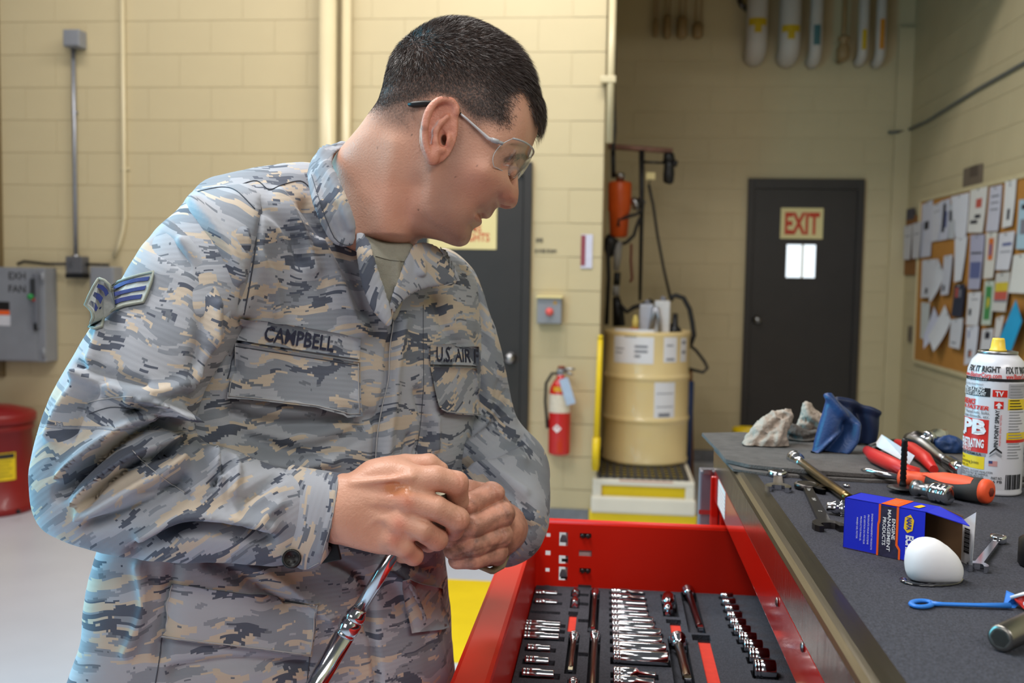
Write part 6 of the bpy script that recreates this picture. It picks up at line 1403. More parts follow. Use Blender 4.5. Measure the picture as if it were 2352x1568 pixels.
redA = on_ear*.8 + .9*np.exp(-.5*(np.hypot(gx-1175, gy-462)/20)**2) + .45*np.exp(-.5*(np.hypot(gx-1090, gy-420)/45)**2)+.35*np.exp(-.5*(np.hypot(gx-920, gy-470)/40)**2)
lips = ((gx > 1088) & (np.hypot((gx-1106)/16, (gy-500)/11) < 1))*.8
browA = np.exp(-.5*(poly_dist(np.array([(1213,358),(1198,356),(1180,358),(1162,368)], float), gx, gy, False)/4)**2)
lash_and_lid_shade = np.zeros(len(HP))
for s_ in (-1, 1):
    v_ = HP-(EYEC+np.array([0, 0, s_*.031])); r_ = np.linalg.norm(v_, axis=1); a_ = np.arctan2(v_@FD, v_@FF)
    lash_and_lid_shade += np.exp(-((a_-.62)/.17)**2)*(r_ < .0145)*(np.abs(v_[:, 2])/np.maximum(r_, 1e-6) < .85)+.5*np.exp(-((a_+.62)/.10)**2)*(r_ < .0145)  # lash line, plus crease shade painted along the upper lid
MOLES = sum(np.exp(-.5*(np.hypot(gx-a, gy-b)/r)**4) for a, b, r in ((946,309,1.7),(867,340,1.9),(1047,406,1.9),(936,456,1.6),(961,482,1.8),(1095,381,1.6)))
HATTR = dict(hair=np.clip(hairA+browA*.7+lash_and_lid_shade*.8+MOLES*.65, 0, 1), stub=stub, red=np.clip(redA+lips, 0, 1), dirt=np.zeros(len(HP)), wet=np.zeros(len(HP)))

def skin_material():
    M = bpy.data.materials.new('skin'); M.use_nodes = True; nt = M.node_tree; b = nt.nodes['Principled BSDF']
    tc = N(nt, 'ShaderNodeTexCoord')
    n1 = N(nt, 'ShaderNodeTexNoise', i_Scale=38.0, i_Detail=5.0); n2 = N(nt, 'ShaderNodeTexNoise', i_Scale=420.0, i_Detail=3.0); n3 = N(nt, 'ShaderNodeTexVoronoi', i_Scale=85.0)
    for n in (n1, n2, n3): nt.links.new(tc.outputs['Object'], n.inputs['Vector'])
    def mix(fac, a, c, blend='MIX'):
        m_ = N(nt, 'ShaderNodeMix', data_type='RGBA', blend_type=blend)
        (nt.links.new(fac, m_.inputs[0]) if not isinstance(fac, float) else setattr(m_.inputs[0], 'default_value', fac))
        for s_, x in ((6, a), (7, c)):
            if isinstance(x, tuple): m_.inputs[s_].default_value = x
            else: nt.links.new(x, m_.inputs[s_])
        return m_.outputs[2]
    def attr(n): return N(nt, 'ShaderNodeAttribute', attribute_name=n).outputs['Fac']
    def mul(a, k):
        m_ = N(nt, 'ShaderNodeMath', operation='MULTIPLY'); nt.links.new(a, m_.inputs[0])
        (nt.links.new(k, m_.inputs[1]) if not isinstance(k, float) else setattr(m_.inputs[1], 'default_value', k)); return m_.outputs[0]
    col = mix(n1.outputs[0], C(202, 144, 118), C(224, 174, 150))
    col = mix(mul(attr('red'), .55), col, C(206, 112, 92))
    col = mix(mul(attr('stub'), .42), col, C(120, 92, 84))
    r1 = N(nt, 'ShaderNodeMapRange'); r1.inputs[1].default_value = .06; r1.inputs[2].default_value = .02; nt.links.new(n3.outputs['Distance'], r1.inputs[0])
    col = mix(mul(r1.outputs[0], .45), col, C(96, 56, 40))
    r2 = N(nt, 'ShaderNodeMapRange'); r2.inputs[1].default_value = .35; r2.inputs[2].default_value = .7; nt.links.new(n2.outputs[0], r2.inputs[0])
    hm = N(nt, 'ShaderNodeMath', operation='MULTIPLY_ADD'); nt.links.new(r2.outputs[0], hm.inputs[0]); hm.inputs[1].default_value = .3; hm.inputs[2].default_value = .8
    col = mix(mul(attr('hair'), hm.outputs[0]), col, C(58, 46, 42))
    nd = N(nt, 'ShaderNodeTexNoise', i_Scale=70.0, i_Detail=6.0); nt.links.new(tc.outputs['Object'], nd.inputs['Vector'])
    rd = N(nt, 'ShaderNodeMapRange'); rd.inputs[1].default_value = .38; rd.inputs[2].default_value = .62; nt.links.new(nd.outputs[0], rd.inputs[0])
    col = mix(mul(mul(attr('dirt'), rd.outputs[0]), .85), col, C(84, 58, 46))
    col = mix(mul(attr('wet'), .6), col, C(206, 136, 84))
    nt.links.new(col, b.inputs['Base Color'])
    rw_ = N(nt, 'ShaderNodeMapRange'); rw_.inputs[3].default_value = .45; rw_.inputs[4].default_value = .08; nt.links.new(attr('wet'), rw_.inputs[0]); nt.links.new(rw_.outputs[0], b.inputs['Roughness'])
    b.inputs['Specular IOR Level'].default_value = .45
    b.inputs['Roughness'].default_value = .47; b.inputs['Specular IOR Level'].default_value = .45
    b.inputs['Subsurface Weight'].default_value = 0; b.inputs['Subsurface Radius'].default_value = (.012, .004, .002); b.inputs['Subsurface Scale'].default_value = .4
    bp = N(nt, 'ShaderNodeBump', i_Strength=.5, i_Distance=.001); nt.links.new(n2.outputs[0], bp.inputs['Height']); nt.links.new(bp.outputs[0], b.inputs['Normal'])
    return M
SKIN = skin_material()
# ------------------------------------------------------------ hands
def chain(P, pts, rads, k=.003):
    d = None
    for i in range(len(pts)-1):
        c = cone(P, pts[i], pts[i+1], rads[i], rads[i+1]); d = c if d is None else smin(d, c, k)
    return d
BACKR = [(775,1108),(800,1094),(835,1076),(872,1060),(905,1056),(945,1066),(972,1092),(976,1130),(968,1170),(955,1210),(938,1245),(912,1268),(880,1272),(835,1262),(790,1240),(768,1222)]
backr = Inflate(BACKR, 1.035, 1.0, res=.0015, wmax=.0185, mid=lambda X, Y: 1.036+np.clip((1150-Y)/100, 0, 1)*.008-np.clip((900-X)/150, 0, 1)*.004)
FR = [ # right hand: thumb, index, middle, ring, little
  ([q(860,1092,1.050), q(930,1070,1.062), q(985,1066,1.064), q(1012,1078,1.068)], [.016,.0125,.0112,.0085]),
  ([q(945,1102,1.034), q(1000,1098,1.034), q(1048,1110,1.042), q(1052,1150,1.058), q(1020,1160,1.072)], [.0145,.0130,.0128,.0112,.009]),
  ([q(942,1152,1.026), q(1000,1166,1.026), q(1050,1192,1.034), q(1040,1216,1.056), q(1000,1210,1.070)], [.0145,.0128,.0126,.0112,.009]),
  ([q(922,1203,1.024), q(968,1216,1.024), q(1003,1238,1.036), q(985,1245,1.060), q(958,1230,1.070)], [.0135,.0122,.0116,.0102,.0085]),
  ([q(905,1240,1.026), q(928,1256,1.026), q(950,1276,1.038), q(925,1272,1.058), q(905,1255,1.066)], [.0118,.0106,.0100,.009,.0075])]
def rhand(P):
    px = P[:, 0]*FPX/P[:, 2]+1176; py = 784-P[:, 1]*FPX/P[:, 2]
    wrist = cone(P, q(640,1180,1.048), q(790,1170,1.042), .029, .0300)
    d = smin(wrist, backr(P), .022)
    fing = None
    for i, (pts, r) in enumerate(FR):
        c = chain(P, pts, r)
        d = smin(d, cone(P, pts[0], pts[0]+(pts[1]-pts[0])*.75, r[0], r[1]), .009 if i else .014)   # webbed root
        fing = c if fing is None else smin(fing, c, .0012)
    d = smin(d, fing, .002)
    # knuckles and tendons
    for (x, y, w_, r) in ((944,1096,1.0235,.0095), (938,1150,1.0165,.0098), (916,1203,1.0165,.0094), (903,1240,1.019,.0082)):
        d = smin(d, ell(P, q(x, y, w_+.004), (r, r, r*.8)), .008)
    for a, b in (((935,1150),(800,1140)), ((916,1203),(800,1165)), ((944,1096),(810,1110))):
        d = smin(d, cone(P, q(a[0], a[1], 1.0190), q(b[0], b[1], 1.0210), .0028, .0020), .006)
    for v in ([(930,1170),(890,1190),(840,1195),(790,1180)], [(860,1195),(830,1215),(790,1215)], [(905,1160),(860,1155),(800,1150)]):
        for a, b in zip(v, v[1:]): d = smin(d, cone(P, q(*a, 1.0182), q(*b, 1.0190), .0019, .0017), .0035)
    # skin creases over the finger joints
    return d
lo = q(650,1330,1.08); hi = q(1100,1030,1.0); lo[0] = q(650, 0, 1.0)[0]; hi[0] = q(1100, 0, 1.1)[0]; hi[1] = q(0, 1020, 1.1)[1]; lo[2] = .985; hi[2] = 1.105
RP, RQ = surf(rhand, lo, hi, .0014)
RP = relax(RP, RQ, 1, .4)
BACKL = [(1065,1130),(1100,1118),(1140,1120),(1165,1150),(1175,1190),(1172,1240),(1158,1280),(1135,1300),(1095,1302),(1060,1285),(1045,1250),(1045,1190)]
backl = Inflate(BACKL, 1.125, 1.0, res=.0018, wmax=.02, mid=lambda X, Y: 1.128+np.clip((X-1100)/100, -1, 1)*.01)
FL = [ # left hand: index, middle, ring, little (from knuckle towards the tip), thumb
  ([q(1135,1150,1.125), q(1128,1134,1.100), q(1080,1158,1.084), q(1040,1168,1.086)], [.0135,.0132,.0125,.0105]),
  ([q(1150,1195,1.122), q(1152,1180,1.096), q(1088,1206,1.078), q(1035,1232,1.080)], [.0135,.0142,.0130,.0115]),
  ([q(1148,1238,1.122), q(1148,1228,1.098), q(1090,1250,1.082), q(1042,1262,1.084)], [.013,.0138,.0128,.0115]),
  ([q(1140,1275,1.122), q(1140,1266,1.102), q(1090,1282,1.090), q(1050,1286,1.092)], [.0122,.0125,.0115,.010]),
  ([q(1120,1140,1.13), q(1075,1128,1.118), q(1040,1128,1.108), q(1020,1138,1.102)], [.015,.0128,.011,.009])]
def lhand(P):
    wrist = cone(P, q(1190,1190,1.235), q(1150,1215,1.145), .031, .029)
    d = smin(wrist, backl(P), .014); fing = None
    for i, (pts, r) in enumerate(FL):
        c = chain(P, pts, r, .0035); fing = c if fing is None else smin(fing, c, .0011)
    d = smin(d, fing, .004)
    for (x, y, w_) in ((1146,1130,1.094), (1166,1180,1.09), (1160,1232,1.092)):
        d = smin(d, ell(P, q(x, y, w_), (.0062, .0062, .0062)), .006)
    return d
lo = q(1000,1330,1.05); hi = q(1225,1060,1.27); lo[2] = 1.05; hi[2] = 1.25; lo[0] = q(1000, 0, 1.2)[0]; lo[1] = q(0, 1340, 1.2)[1]
LP, LQ = surf(lhand, lo, hi, .0015)
LP = relax(LP, LQ, 1, .4)
def pixof(P): return P[:, 0]*FPX/P[:, 2]+1176, 784-P[:, 1]*FPX/P[:, 2]
# fine creases at the joints, pressed into the skin
def press(P, Q, lines, front=None):
    X, Y = pixof(P); n = vnormals(P, Q); D = np.zeros(len(P))
    for pts, s, a in lines: D += a*np.exp(-.5*(poly_dist(np.asarray(pts, float), X, Y, False)/s)**2)
    vis = n[:, 2] < .1
    return P+n*(D*vis)[:, None]
RP = press(RP, RQ, [([(1040,1078),(1056,1096),(1058,1116)], 2.2, -.0006), ([(1050,1166),(1064,1182),(1066,1200)], 2.2, -.0007), ([(1044,1172),(1056,1190)], 2, -.0005), ([(985,1215),(1003,1226)], 2, -.0005), ([(948,1128),(972,1132),(1000,1140)], 5, -.0012), ([(948,1180),(985,1200)], 4, -.001), ([(930,1226),(958,1244)], 4, -.001)])
LP = press(LP, LQ, [([(1130,1120),(1140,1134),(1142,1148)], 2.4, -.0007), ([(1155,1165),(1162,1180),(1160,1195)], 2.6, -.0009), ([(1150,1215),(1158,1232),(1150,1245)], 2.6, -.0009), ([(1078,1150),(1086,1164)], 2, -.0006), ([(1084,1195),(1094,1212)], 2, -.0006), ([(1060,1275),(1120,1258),(1160,1250)], 2.2, -.0008)])
X, Y = pixof(RP)
kn = sum(np.exp(-.5*(np.hypot(X-a, Y-b)/13)**2) for a, b in ((936,1152),(918,1203),(906,1239)))+.5*sum(np.exp(-.5*(np.hypot(X-a, Y-b)/15)**2) for a, b in ((1062,1108),(1066,1198),(1005,1246),(945,1280)))
burn = np.exp(-.5*(np.hypot((X-905)/18, (Y-1122)/15))**2.0)
RATTR = dict(wet=np.clip(1.3*np.exp(-.5*(np.hypot((X-906)/20, (Y-1120)/15))**4)+.6*np.exp(-.5*(np.hypot((X-935)/10, (Y-1125)/18))**2), 0, 1), hair=np.zeros(len(RP)), stub=np.zeros(len(RP)), red=np.clip(kn*.9+burn*.9, 0, 1), dirt=np.clip(.25*np.exp(-.5*(np.hypot(X-1040, Y-1215)/40)**2)+.4*np.exp(-.5*(np.hypot(X-903, Y-1252)/10)**2), 0, 1))
X, Y = pixof(LP)
ld = .35+.6*np.exp(-.5*(np.hypot(X-1160, Y-1180)/16)**2)+.6*np.exp(-.5*(np.hypot(X-1070, Y-1260)/40)**2)+.5*np.exp(-.5*(np.hypot(X-1150, Y-1245)/18)**2)+.5*np.exp(-.5*(np.hypot(X-1085, Y-1165)/14)**2)
LATTR = dict(wet=np.zeros(len(LP)), hair=np.zeros(len(LP)), stub=np.zeros(len(LP)), red=np.full(len(LP), .25), dirt=np.clip(ld, 0, 1))
# ------------------------------------------------------------ body object, hair, glasses
PERSON_BASE = None
def quads_area(P, Q):
    return .5*np.linalg.norm(np.cross(P[Q[:, 2]]-P[Q[:, 0]], P[Q[:, 3]]-P[Q[:, 1]]), axis=1)
HN = vnormals(HP, HQ)
def strands(n, dens, length, flow, lift, width, jitter=.25, seg=3):
    """ribbons rooted on the head; per-vertex arrays dens, length, lift; flow (nv,3)"""
    A = quads_area(HP, HQ)*dens[HQ].mean(1); A /= A.sum()
    f = RNG.choice(len(HQ), n, p=A); w_ = RNG.random((n, 4)); w_ /= w_.sum(1, keepdims=True); vi = HQ[f]
    lin = lambda a: (a[vi]*(w_ if a.ndim == 1 else w_[..., None])).sum(1)
    p = lin(HP); nn = lin(HN); nn /= np.linalg.norm(nn, axis=1, keepdims=True); fl = lin(flow); fl = fl-nn*(fl*nn).sum(1, keepdims=True)
    fl += RNG.normal(0, jitter, fl.shape); fl -= nn*(fl*nn).sum(1, keepdims=True); fl /= np.maximum(np.linalg.norm(fl, axis=1, keepdims=True), 1e-9)
    L = lin(length)*RNG.uniform(.7, 1.15, n); al = lin(lift)*RNG.uniform(.7, 1.3, n)
    d0 = fl*np.cos(al)[:, None]+nn*np.sin(al)[:, None]; d1 = fl*np.cos(al*.35)[:, None]+nn*np.sin(al*.35)[:, None]
    side = np.cross(d0, RNG.normal(size=d0.shape)); side /= np.linalg.norm(side, axis=1, keepdims=True)
    p = p-nn*.0004
    c = [p, p+d0*(L*.5)[:, None], p+d0*(L*.5)[:, None]+d1*(L*.5)[:, None]]
    wd = width/2
    V = np.stack([c[0]-side*wd, c[0]+side*wd, c[1]+side*wd*.8, c[1]-side*wd*.8, c[2]], 1).reshape(-1, 3)
    b = np.arange(n)*5
    T = np.concatenate([np.stack([b, b+1, b+2], 1), np.stack([b, b+2, b+3], 1), np.stack([b+3, b+2, b+4], 1)])
    return V, T
WH = np.array([985., 78.])
vx, vy = gx-WH[0], gy-WH[1]; nr = np.hypot(vx, vy)+1e-6
fx, fy = vx/nr, vy/nr
topness = sstep(210, 100, gy)
fx = fx*(1-.5*topness)+.5*topness*1.0; fx += .35*sstep(1090, 1200, gx); fy += .25*(1-topness)
wz = np.exp(-(nr/34)**2); fx += 1.2*wz; fy -= .2*wz
flow = np.stack([fx, -fy, np.zeros_like(fx)], 1)
dens = np.clip(sstep(-26, 14, hd_), .0, 1)*(~on_ear)*(1+.8*sstep(150, 230, gy))
frontness = sstep(1080, 1230, gx)
length = .0030+.0078*sstep(215, 120, gy)+.0125*frontness*sstep(270, 210, gy)
length = np.where((gy > 205) & (gx > 1140), .0045+.017*sstep(1198, 1228, gx), length)
lift = R_(14)+R_(24)*topness+R_(12)*frontness
HAIRM = mat('dark_brown_hair', C(66, 53, 48), .4, 0, .25, 300, spec=.7)
S1 = strands(52000, dens*(.4+.6*(HP[:, 2] < HD+.02)), length, flow, lift, .00038)
fdens = np.clip(sstep(-6, 40, fd_), 0, 1)*np.clip(1-sstep(0, 20, hd_), 0, 1)*(~on_ear)
S2 = strands(24000, fdens*(HP[:, 2] < HD+.03)+1e-6, np.full(len(HP), .0016)+.0012*sstep(-40, 5, hd_), flow+np.array([0, -.8, 0]), np.full(len(HP), R_(22)), .00022)
bdens = browA*(HP[:, 2] < HD)+1e-7
S3 = strands(600, bdens, np.full(len(HP), .005), np.tile(np.array([[-.9, -.05, 0]]), (len(HP), 1)), np.full(len(HP), R_(9)), .0003, .12)
HV = np.concatenate([S1[0], S2[0], S3[0]]); HT = np.concatenate([S1[1], S2[1]+len(S1[0]), S3[1]+len(S1[0])+len(S2[0])])

def capsule_mesh(f, lo, hi, h): return surf(f, lo, hi, h)
GP = []
def glasses(parent_none=None):
    CLEAR = bpy.data.materials.new('clear_polycarbonate'); CLEAR.use_nodes = True; nt = CLEAR.node_tree
    for n in list(nt.nodes): nt.nodes.remove(n)
    out = N(nt, 'ShaderNodeOutputMaterial'); tr = N(nt, 'ShaderNodeBsdfTransparent'); gl = N(nt, 'ShaderNodeBsdfGlossy', i_Roughness=.04); mx = N(nt, 'ShaderNodeMixShader')
    tr.inputs[0].default_value = (.975, .985, .985, 1); lw = N(nt, 'ShaderNodeLayerWeight', i_Blend=.5); pw = N(nt, 'ShaderNodeMath', operation='POWER'); pw.inputs[1].default_value = 4.0; fr = N(nt, 'ShaderNodeMath', operation='MULTIPLY_ADD'); fr.inputs[1].default_value = .5; fr.inputs[2].default_value = .045
    nt.links.new(lw.outputs['Facing'], pw.inputs[0]); nt.links.new(pw.outputs[0], fr.inputs[0]); nt.links.new(fr.outputs[0], mx.inputs[0]); nt.links.new(tr.outputs[0], mx.inputs[1]); nt.links.new(gl.outputs[0], mx.inputs[2]); nt.links.new(mx.outputs[0], out.inputs[0])
    ARM = bpy.data.materials.new('clear_temple_plastic'); ARM.use_nodes = True; b = ARM.node_tree.nodes['Principled BSDF']
    b.inputs['Base Color'].default_value = C(240, 242, 246); b.inputs['Roughness'].default_value = .1; b.inputs['Transmission Weight'].default_value = .45; b.inputs['IOR'].default_value = 1.35
    g = empty('safety_glasses', to_world(q(1150, 400, HD)), 'clear wraparound safety glasses with black ear tips worn by the man', 'glasses')
    f_ = np.array([.83, -.56, 0]); d_ = np.array([-.56, -.83, 0]); c0 = q(1208, 387, HD)
    def lens(s, t, o=0):
        s = s*(1-.16*abs(t)**2.6)
        th = R_(78)*s; lat = .0775*math.sin(th)/math.sin(R_(78)); fw = (1-math.cos(th))/(1-math.cos(R_(78)))
        hh = .0205*(1-.16*abs(s)**3)*(1-.25*math.exp(-(s/.10)**2)*(t > 0)); nose = .010*math.exp(-(s/.12)**2)*max(0, t)
        return c0+np.array([-.0335, .0060, 0])*fw-f_*(o+.0030*t*t*(1-s*s))+d_*(t*hh-nose)+np.array([0, 0, lat*(1-o*8)])
    S, T = np.linspace(-1, 1, 41), np.linspace(-1, 1, 13)
    A = np.array([[lens(s, t) for t in T] for s in S]); B = np.array([[lens(s, t, .0014) for t in T] for s in S])
    mb = MB(); mb.grid(to_world(A)); mb.grid(to_world(B)[::-1])
    rim = lambda G: np.concatenate([G[:, 0], G[-1, 1:], G[-2::-1, -1], G[0, -2:0:-1]])
    ra, rb = to_world(rim(A)), to_world(rim(B)); n = len(ra)
    mb.add(np.concatenate([ra, rb]), [[i, (i+1) % n, (i+1) % n+n, i+n] for i in range(n)], True)
    mb.build('lens', CLEAR, g)
    rr_ = [*to_world(rim(A))]; MB().tube(rr_+[rr_[0]], .0005, 6).build('lens_rim', ARM, g)
    MB().tube(rr_[:41], .0011, 6).build('brow_bar', ARM, g)
    for sgn in (-1, 1):
        W = lambda w_: HD+sgn*w_
        e = lens(sgn*.99, -.55); p = [e, q(1122, 318, W(.0765)), q(1100, 298, W(.0775)), q(1072, 273, W(.078)), q(1057, 261, W(.0785))]
        fl = lambda L_: [np.array([x[0]*(2*HD-x[2])/x[2], x[1]*(2*HD-x[2])/x[2], x[2]]) if sgn > 0 else x for x in L_]
        p = [e]+fl(p[1:])
        MB().tube(to_world(np.array(p)), [.0032, .0034, .0024, .0022, .0022], 10, squash=.6).build('temple_arm', ARM, g)
        hb = to_world(e); MB().tube([to_world(p[1]*.3+p[0]*.7), to_world(p[1]*.8+p[0]*.2)], [.0046, .0046], 8, squash=.6).build('hinge_block', ARM, g)
        t = [q(1058, 262, W(.0785)), q(1046, 254, W(.079)), q(1030, 243, W(.0775)), q(1005, 237.5, W(.0775)), q(975, 238, W(.0775)), q(950, 240, W(.077)), q(938, 240, W(.076))]
        t = fl(t); MB().tube(to_world(np.array(t)), [.0026, .0036, .0042, .0048, .0056, .0054, .0030], 10, squash=.6).build('ear_tip', BLACKP, g)
    return g
# ------------------------------------------------------------ uniform jacket
def camo_material(name, angle=0, sx=1.0):
    M = bpy.data.materials.new(name); M.use_nodes = True; nt = M.node_tree; b = nt.nodes['Principled BSDF']
    uv = N(nt, 'ShaderNodeUVMap'); uv.uv_map = 'UVMap'
    sn = N(nt, 'ShaderNodeVectorMath', operation='SNAP'); sn.inputs[1].default_value = (.0022, .0022, 1)
    wn = N(nt, 'ShaderNodeTexNoise', i_Scale=17.0, i_Detail=1.0); nt.links.new(uv.outputs[0], wn.inputs['Vector'])
    ws = N(nt, 'ShaderNodeVectorMath', operation='SUBTRACT'); ws.inputs[1].default_value = (.5, .5, .5); nt.links.new(wn.outputs[1], ws.inputs[0])
    wm = N(nt, 'ShaderNodeVectorMath', operation='MULTIPLY'); wm.inputs[1].default_value = (.012, .032, 0); nt.links.new(ws.outputs[0], wm.inputs[0])
    wa = N(nt, 'ShaderNodeVectorMath', operation='ADD'); nt.links.new(uv.outputs[0], wa.inputs[0]); nt.links.new(wm.outputs[0], wa.inputs[1]); nt.links.new(wa.outputs[0], sn.inputs[0])
    def noise(scale, seed, det=2.0):
        mp = N(nt, 'ShaderNodeMapping'); mp.inputs['Scale'].default_value = scale; mp.inputs['Location'].default_value = (seed*1.7, seed*2.3, seed)
        nt.links.new(sn.outputs[0], mp.inputs[0])
        n = N(nt, 'ShaderNodeTexNoise', i_Scale=1.0, i_Detail=det, i_Roughness=.62, i_Distortion=.35); nt.links.new(mp.outputs[0], n.inputs['Vector']); return n.outputs[0]
    def gt(a, t):
        m_ = N(nt, 'ShaderNodeMath', operation='GREATER_THAN'); nt.links.new(a, m_.inputs[0]); m_.inputs[1].default_value = t; return m_.outputs[0]
    def mix(f, a, c):
        m_ = N(nt, 'ShaderNodeMix', data_type='RGBA'); nt.links.new(f, m_.inputs[0])
        for s_, x in ((6, a), (7, c)):
            if isinstance(x, tuple): m_.inputs[s_].default_value = x
            else: nt.links.new(x, m_.inputs[s_])
        return m_.outputs[2]
    col = mix(gt(noise((9, 36, 1), 3.1), .52), C(168, 172, 181), C(139, 145, 155))
    col = mix(gt(noise((14.5, 62, 1), 7.7, 2.8), .565), col, C(194, 181, 165))
    col = mix(gt(noise((13.5, 56, 1), 1.3, 2.8), .592), col, C(86, 92, 106))
    col = mix(gt(noise((20, 84, 1), 5.9, 2.4), .63), col, C(112, 118, 128))
    nt.links.new(col, b.inputs['Base Color']); b.inputs['Roughness'].default_value = .85; b.inputs['Specular IOR Level'].default_value = .2
    b.inputs['Sheen Weight'].default_value = .15
    wv = N(nt, 'ShaderNodeTexWave', wave_type='BANDS', bands_direction='Y', i_Scale=55.0); nt.links.new(uv.outputs[0], wv.inputs['Vector'])
    nz = N(nt, 'ShaderNodeTexNoise', i_Scale=900.0); nt.links.new(uv.outputs[0], nz.inputs['Vector'])
    ad = N(nt, 'ShaderNodeMath', operation='ADD'); nt.links.new(wv.outputs[1], ad.inputs[0]); nt.links.new(nz.outputs[0], ad.inputs[1])
    bp = N(nt, 'ShaderNodeBump', i_Strength=.12, i_Distance=.001); nt.links.new(ad.outputs[0], bp.inputs['Height']); nt.links.new(bp.outputs[0], b.inputs['Normal'])
    return M
CAMO = camo_material('tiger_stripe_pixel_fabric')
def fold(P, Qd, lines, vis=.25):
    """press creases and raise folds along lines drawn over the garment; each line (points, width px, height m)"""
    X, Y = pixof(P); n = vnormals(P, Qd); D = np.zeros(len(P)); wv = sstep(-.08, -.5, n[:, 2])
    for pts, s, a in lines:
        p = np.asarray(pts, float); p = spline(p, 5, False) if len(p) > 2 else p
        lo_, hi_ = p.min(0)-4*s, p.max(0)+4*s; m_ = (X > lo_[0]) & (X < hi_[0]) & (Y > lo_[1]) & (Y < hi_[1])
        if m_.any(): D[m_] += 1.5*a*np.exp(-.5*(poly_dist(p, X[m_], Y[m_], False)/s)**2)
    return P+n*(D*wv)[:, None]
def crumple(P, Qd, amp, sc, seed=0):
    n = vnormals(P, Qd); return P+n*(amp*(vnoise(P*sc+seed)+.5*vnoise(P*sc*2.1+seed+9)))[:, None]
TORSO = [(500,436),(560,408),(640,386),(715,372),(775,400),(820,470),(860,545),(900,570),(945,568),(1000,562),(1060,590),(1090,640),(1098,720),(1100,820),(1095,930),(1075,1040),(1050,1150),(1015,1260),(1015,1330),(1025,1420),(1030,1500),(1035,1580),(1040,1700),(1030,1820),(640,1850),(250,1820),(232,1700),(238,1600),(258,1500),(290,1400),(300,1290),(330,1180),(380,1050),(420,900),(440,760),(440,640),(460,520)]
torso_i = Inflate(TORSO, 1.235, 1.05, res=.004, wmax=.135, smooth=4, mid=lambda X, Y: 1.237+.42*(X-760)*1.2/FPX+np.clip((560-Y)/200, 0, 1)*.02)
ARM = [(545,432),(470,440),(400,478),(330,540),(276,614),(232,692),(193,778),(155,862),(120,942),(96,1022),(84,1090),(85,1146),(98,1192),(128,1222),(182,1246),(264,1267),(362,1280),(470,1286),(580,1290),(650,1294),(735,1262),(752,1180),(764,1100),(690,1082),(630,1070),(570,1050),(520,1030),(470,1018),(440,985),(462,925),(505,840),(540,750),(568,660),(588,570),(590,490)]
arm_i = Inflate(ARM, 1.045, .92, res=.003, wmax=.088, smooth=4, mid=lambda X, Y: 1.040+np.clip((900-Y)/500, 0, 1)*.075+np.clip((X-400)/400, 0, 1)*np.clip((Y-900)/200, 0, 1)*.006)
SLV = np.array([(545,405),(590,440),(600,500),(594,580),(578,660),(552,750),(520,830),(486,900),(470,950),(520,1000),(700,1040),(820,1060),(800,1340),(400,1340),(40,1300),(20,1000),(200,600),(380,420)], float)
def armpix(P): return P[:, 0]*FPX/1.09+1176, 784-P[:, 1]*FPX/1.09
def blendk(P):
    _, y = armpix(P); return .006+.055*sstep(860, 620, y)
def torso_sd(P): return smin(torso_i(P), arm_i(P)+.0025+.3*sstep(720, 900, armpix(P)[1]), blendk(P))
def sleeve_sd(P):
    x, y = armpix(P); cut = np.where(poly_in(SLV, x, y), -1, 1)*poly_dist(SLV, x, y)*1.09/FPX
    up_ = sstep(1000, 900, y); d = smin(arm_i(P), torso_i(P)+.0015+.2*(1-up_), blendk(P)); return smax(d, cut, .003)
lo = to_uvw(to_world(q(200,1830,1.2))); hi = q(1150,350,1.35)
TP, TQ = surf(torso_sd, (q(200, 0, 1.2)[0], q(0, 1830, 1.2)[1], 1.0), (q(1140, 0, 1.38)[0], q(0, 350, 1.2)[1], 1.47), .0045)
TP, TQ = largest(TP, TQ); TP = relax(TP, TQ, 2, .5)
TP = crumple(TP, TQ, .0016, 22, 3)
TFOLD = [
 ([(590,480),(585,560),(570,660),(545,780),(530,860)], 7, -.006), ([(640,450),(690,540),(720,620)], 12, .004), ([(600,470),(660,520),(690,600)], 9, -.003),
 ([(700,470),(760,560),(800,640),(830,720)], 10, -.004), ([(740,560),(790,660),(830,760)], 14, .004), ([(560,540),(620,640),(640,720)], 12, .003),
 ([(905,735),(893,800),(890,880),(870,960),(862,1060)], 5, -.004), ([(925,740),(910,830),(900,930),(885,1050)], 10, .004),
 ([(530,950),(600,970),(700,975),(800,960)], 12, -.006), ([(560,1000),(680,1040),(790,1010),(850,960)], 14, -.005), ([(520,1030),(640,1070),(760,1060)], 12, .004),
 ([(960,900),(980,980),(960,1040)], 8, -.004), ([(1000,960),(1000,1030)], 6, .003), ([(940,1000),(930,1050)], 5, -.003),
 ([(480,1290),(560,1330),(640,1380),(700,1400)], 9, -.005), ([(560,1290),(640,1330),(720,1390),(760,1420)], 10, .004), ([(400,1300),(380,1400),(370,1500)], 12, -.004),
 ([(320,1300),(330,1400),(290,1500)], 10, .004), ([(770,1290),(840,1340),(850,1450)], 10, -.004), ([(880,1300),(930,1340),(960,1420)], 9, .005), ([(930,1290),(990,1310),(1015,1340)], 7, -.004),
 ([(850,1420),(860,1500),(870,1568)], 6, -.004), ([(1000,1350),(1000,1450),(1020,1540)], 10, .003), ([(400,1540),(540,1520),(700,1530)], 10, -.004),
 ([(840,620),(860,700),(890,760)], 10, .003), ([(1000,680),(1030,760),(1060,800)], 10, -.003)]
TP = fold(TP, TQ, [(p, s*.9, a*1.9) for p, s, a in TFOLD])
bv_t = bvh_of(TP, TQ)
def rot_uv(P, ang, ox=0, oy=0):
    c, s = math.cos(R_(ang)), math.sin(R_(ang)); u, v = P[:, 0]-ox, P[:, 1]-oy
    return np.stack([u*c+v*s+P[:, 2]*.6, -u*s+v*c], 1)
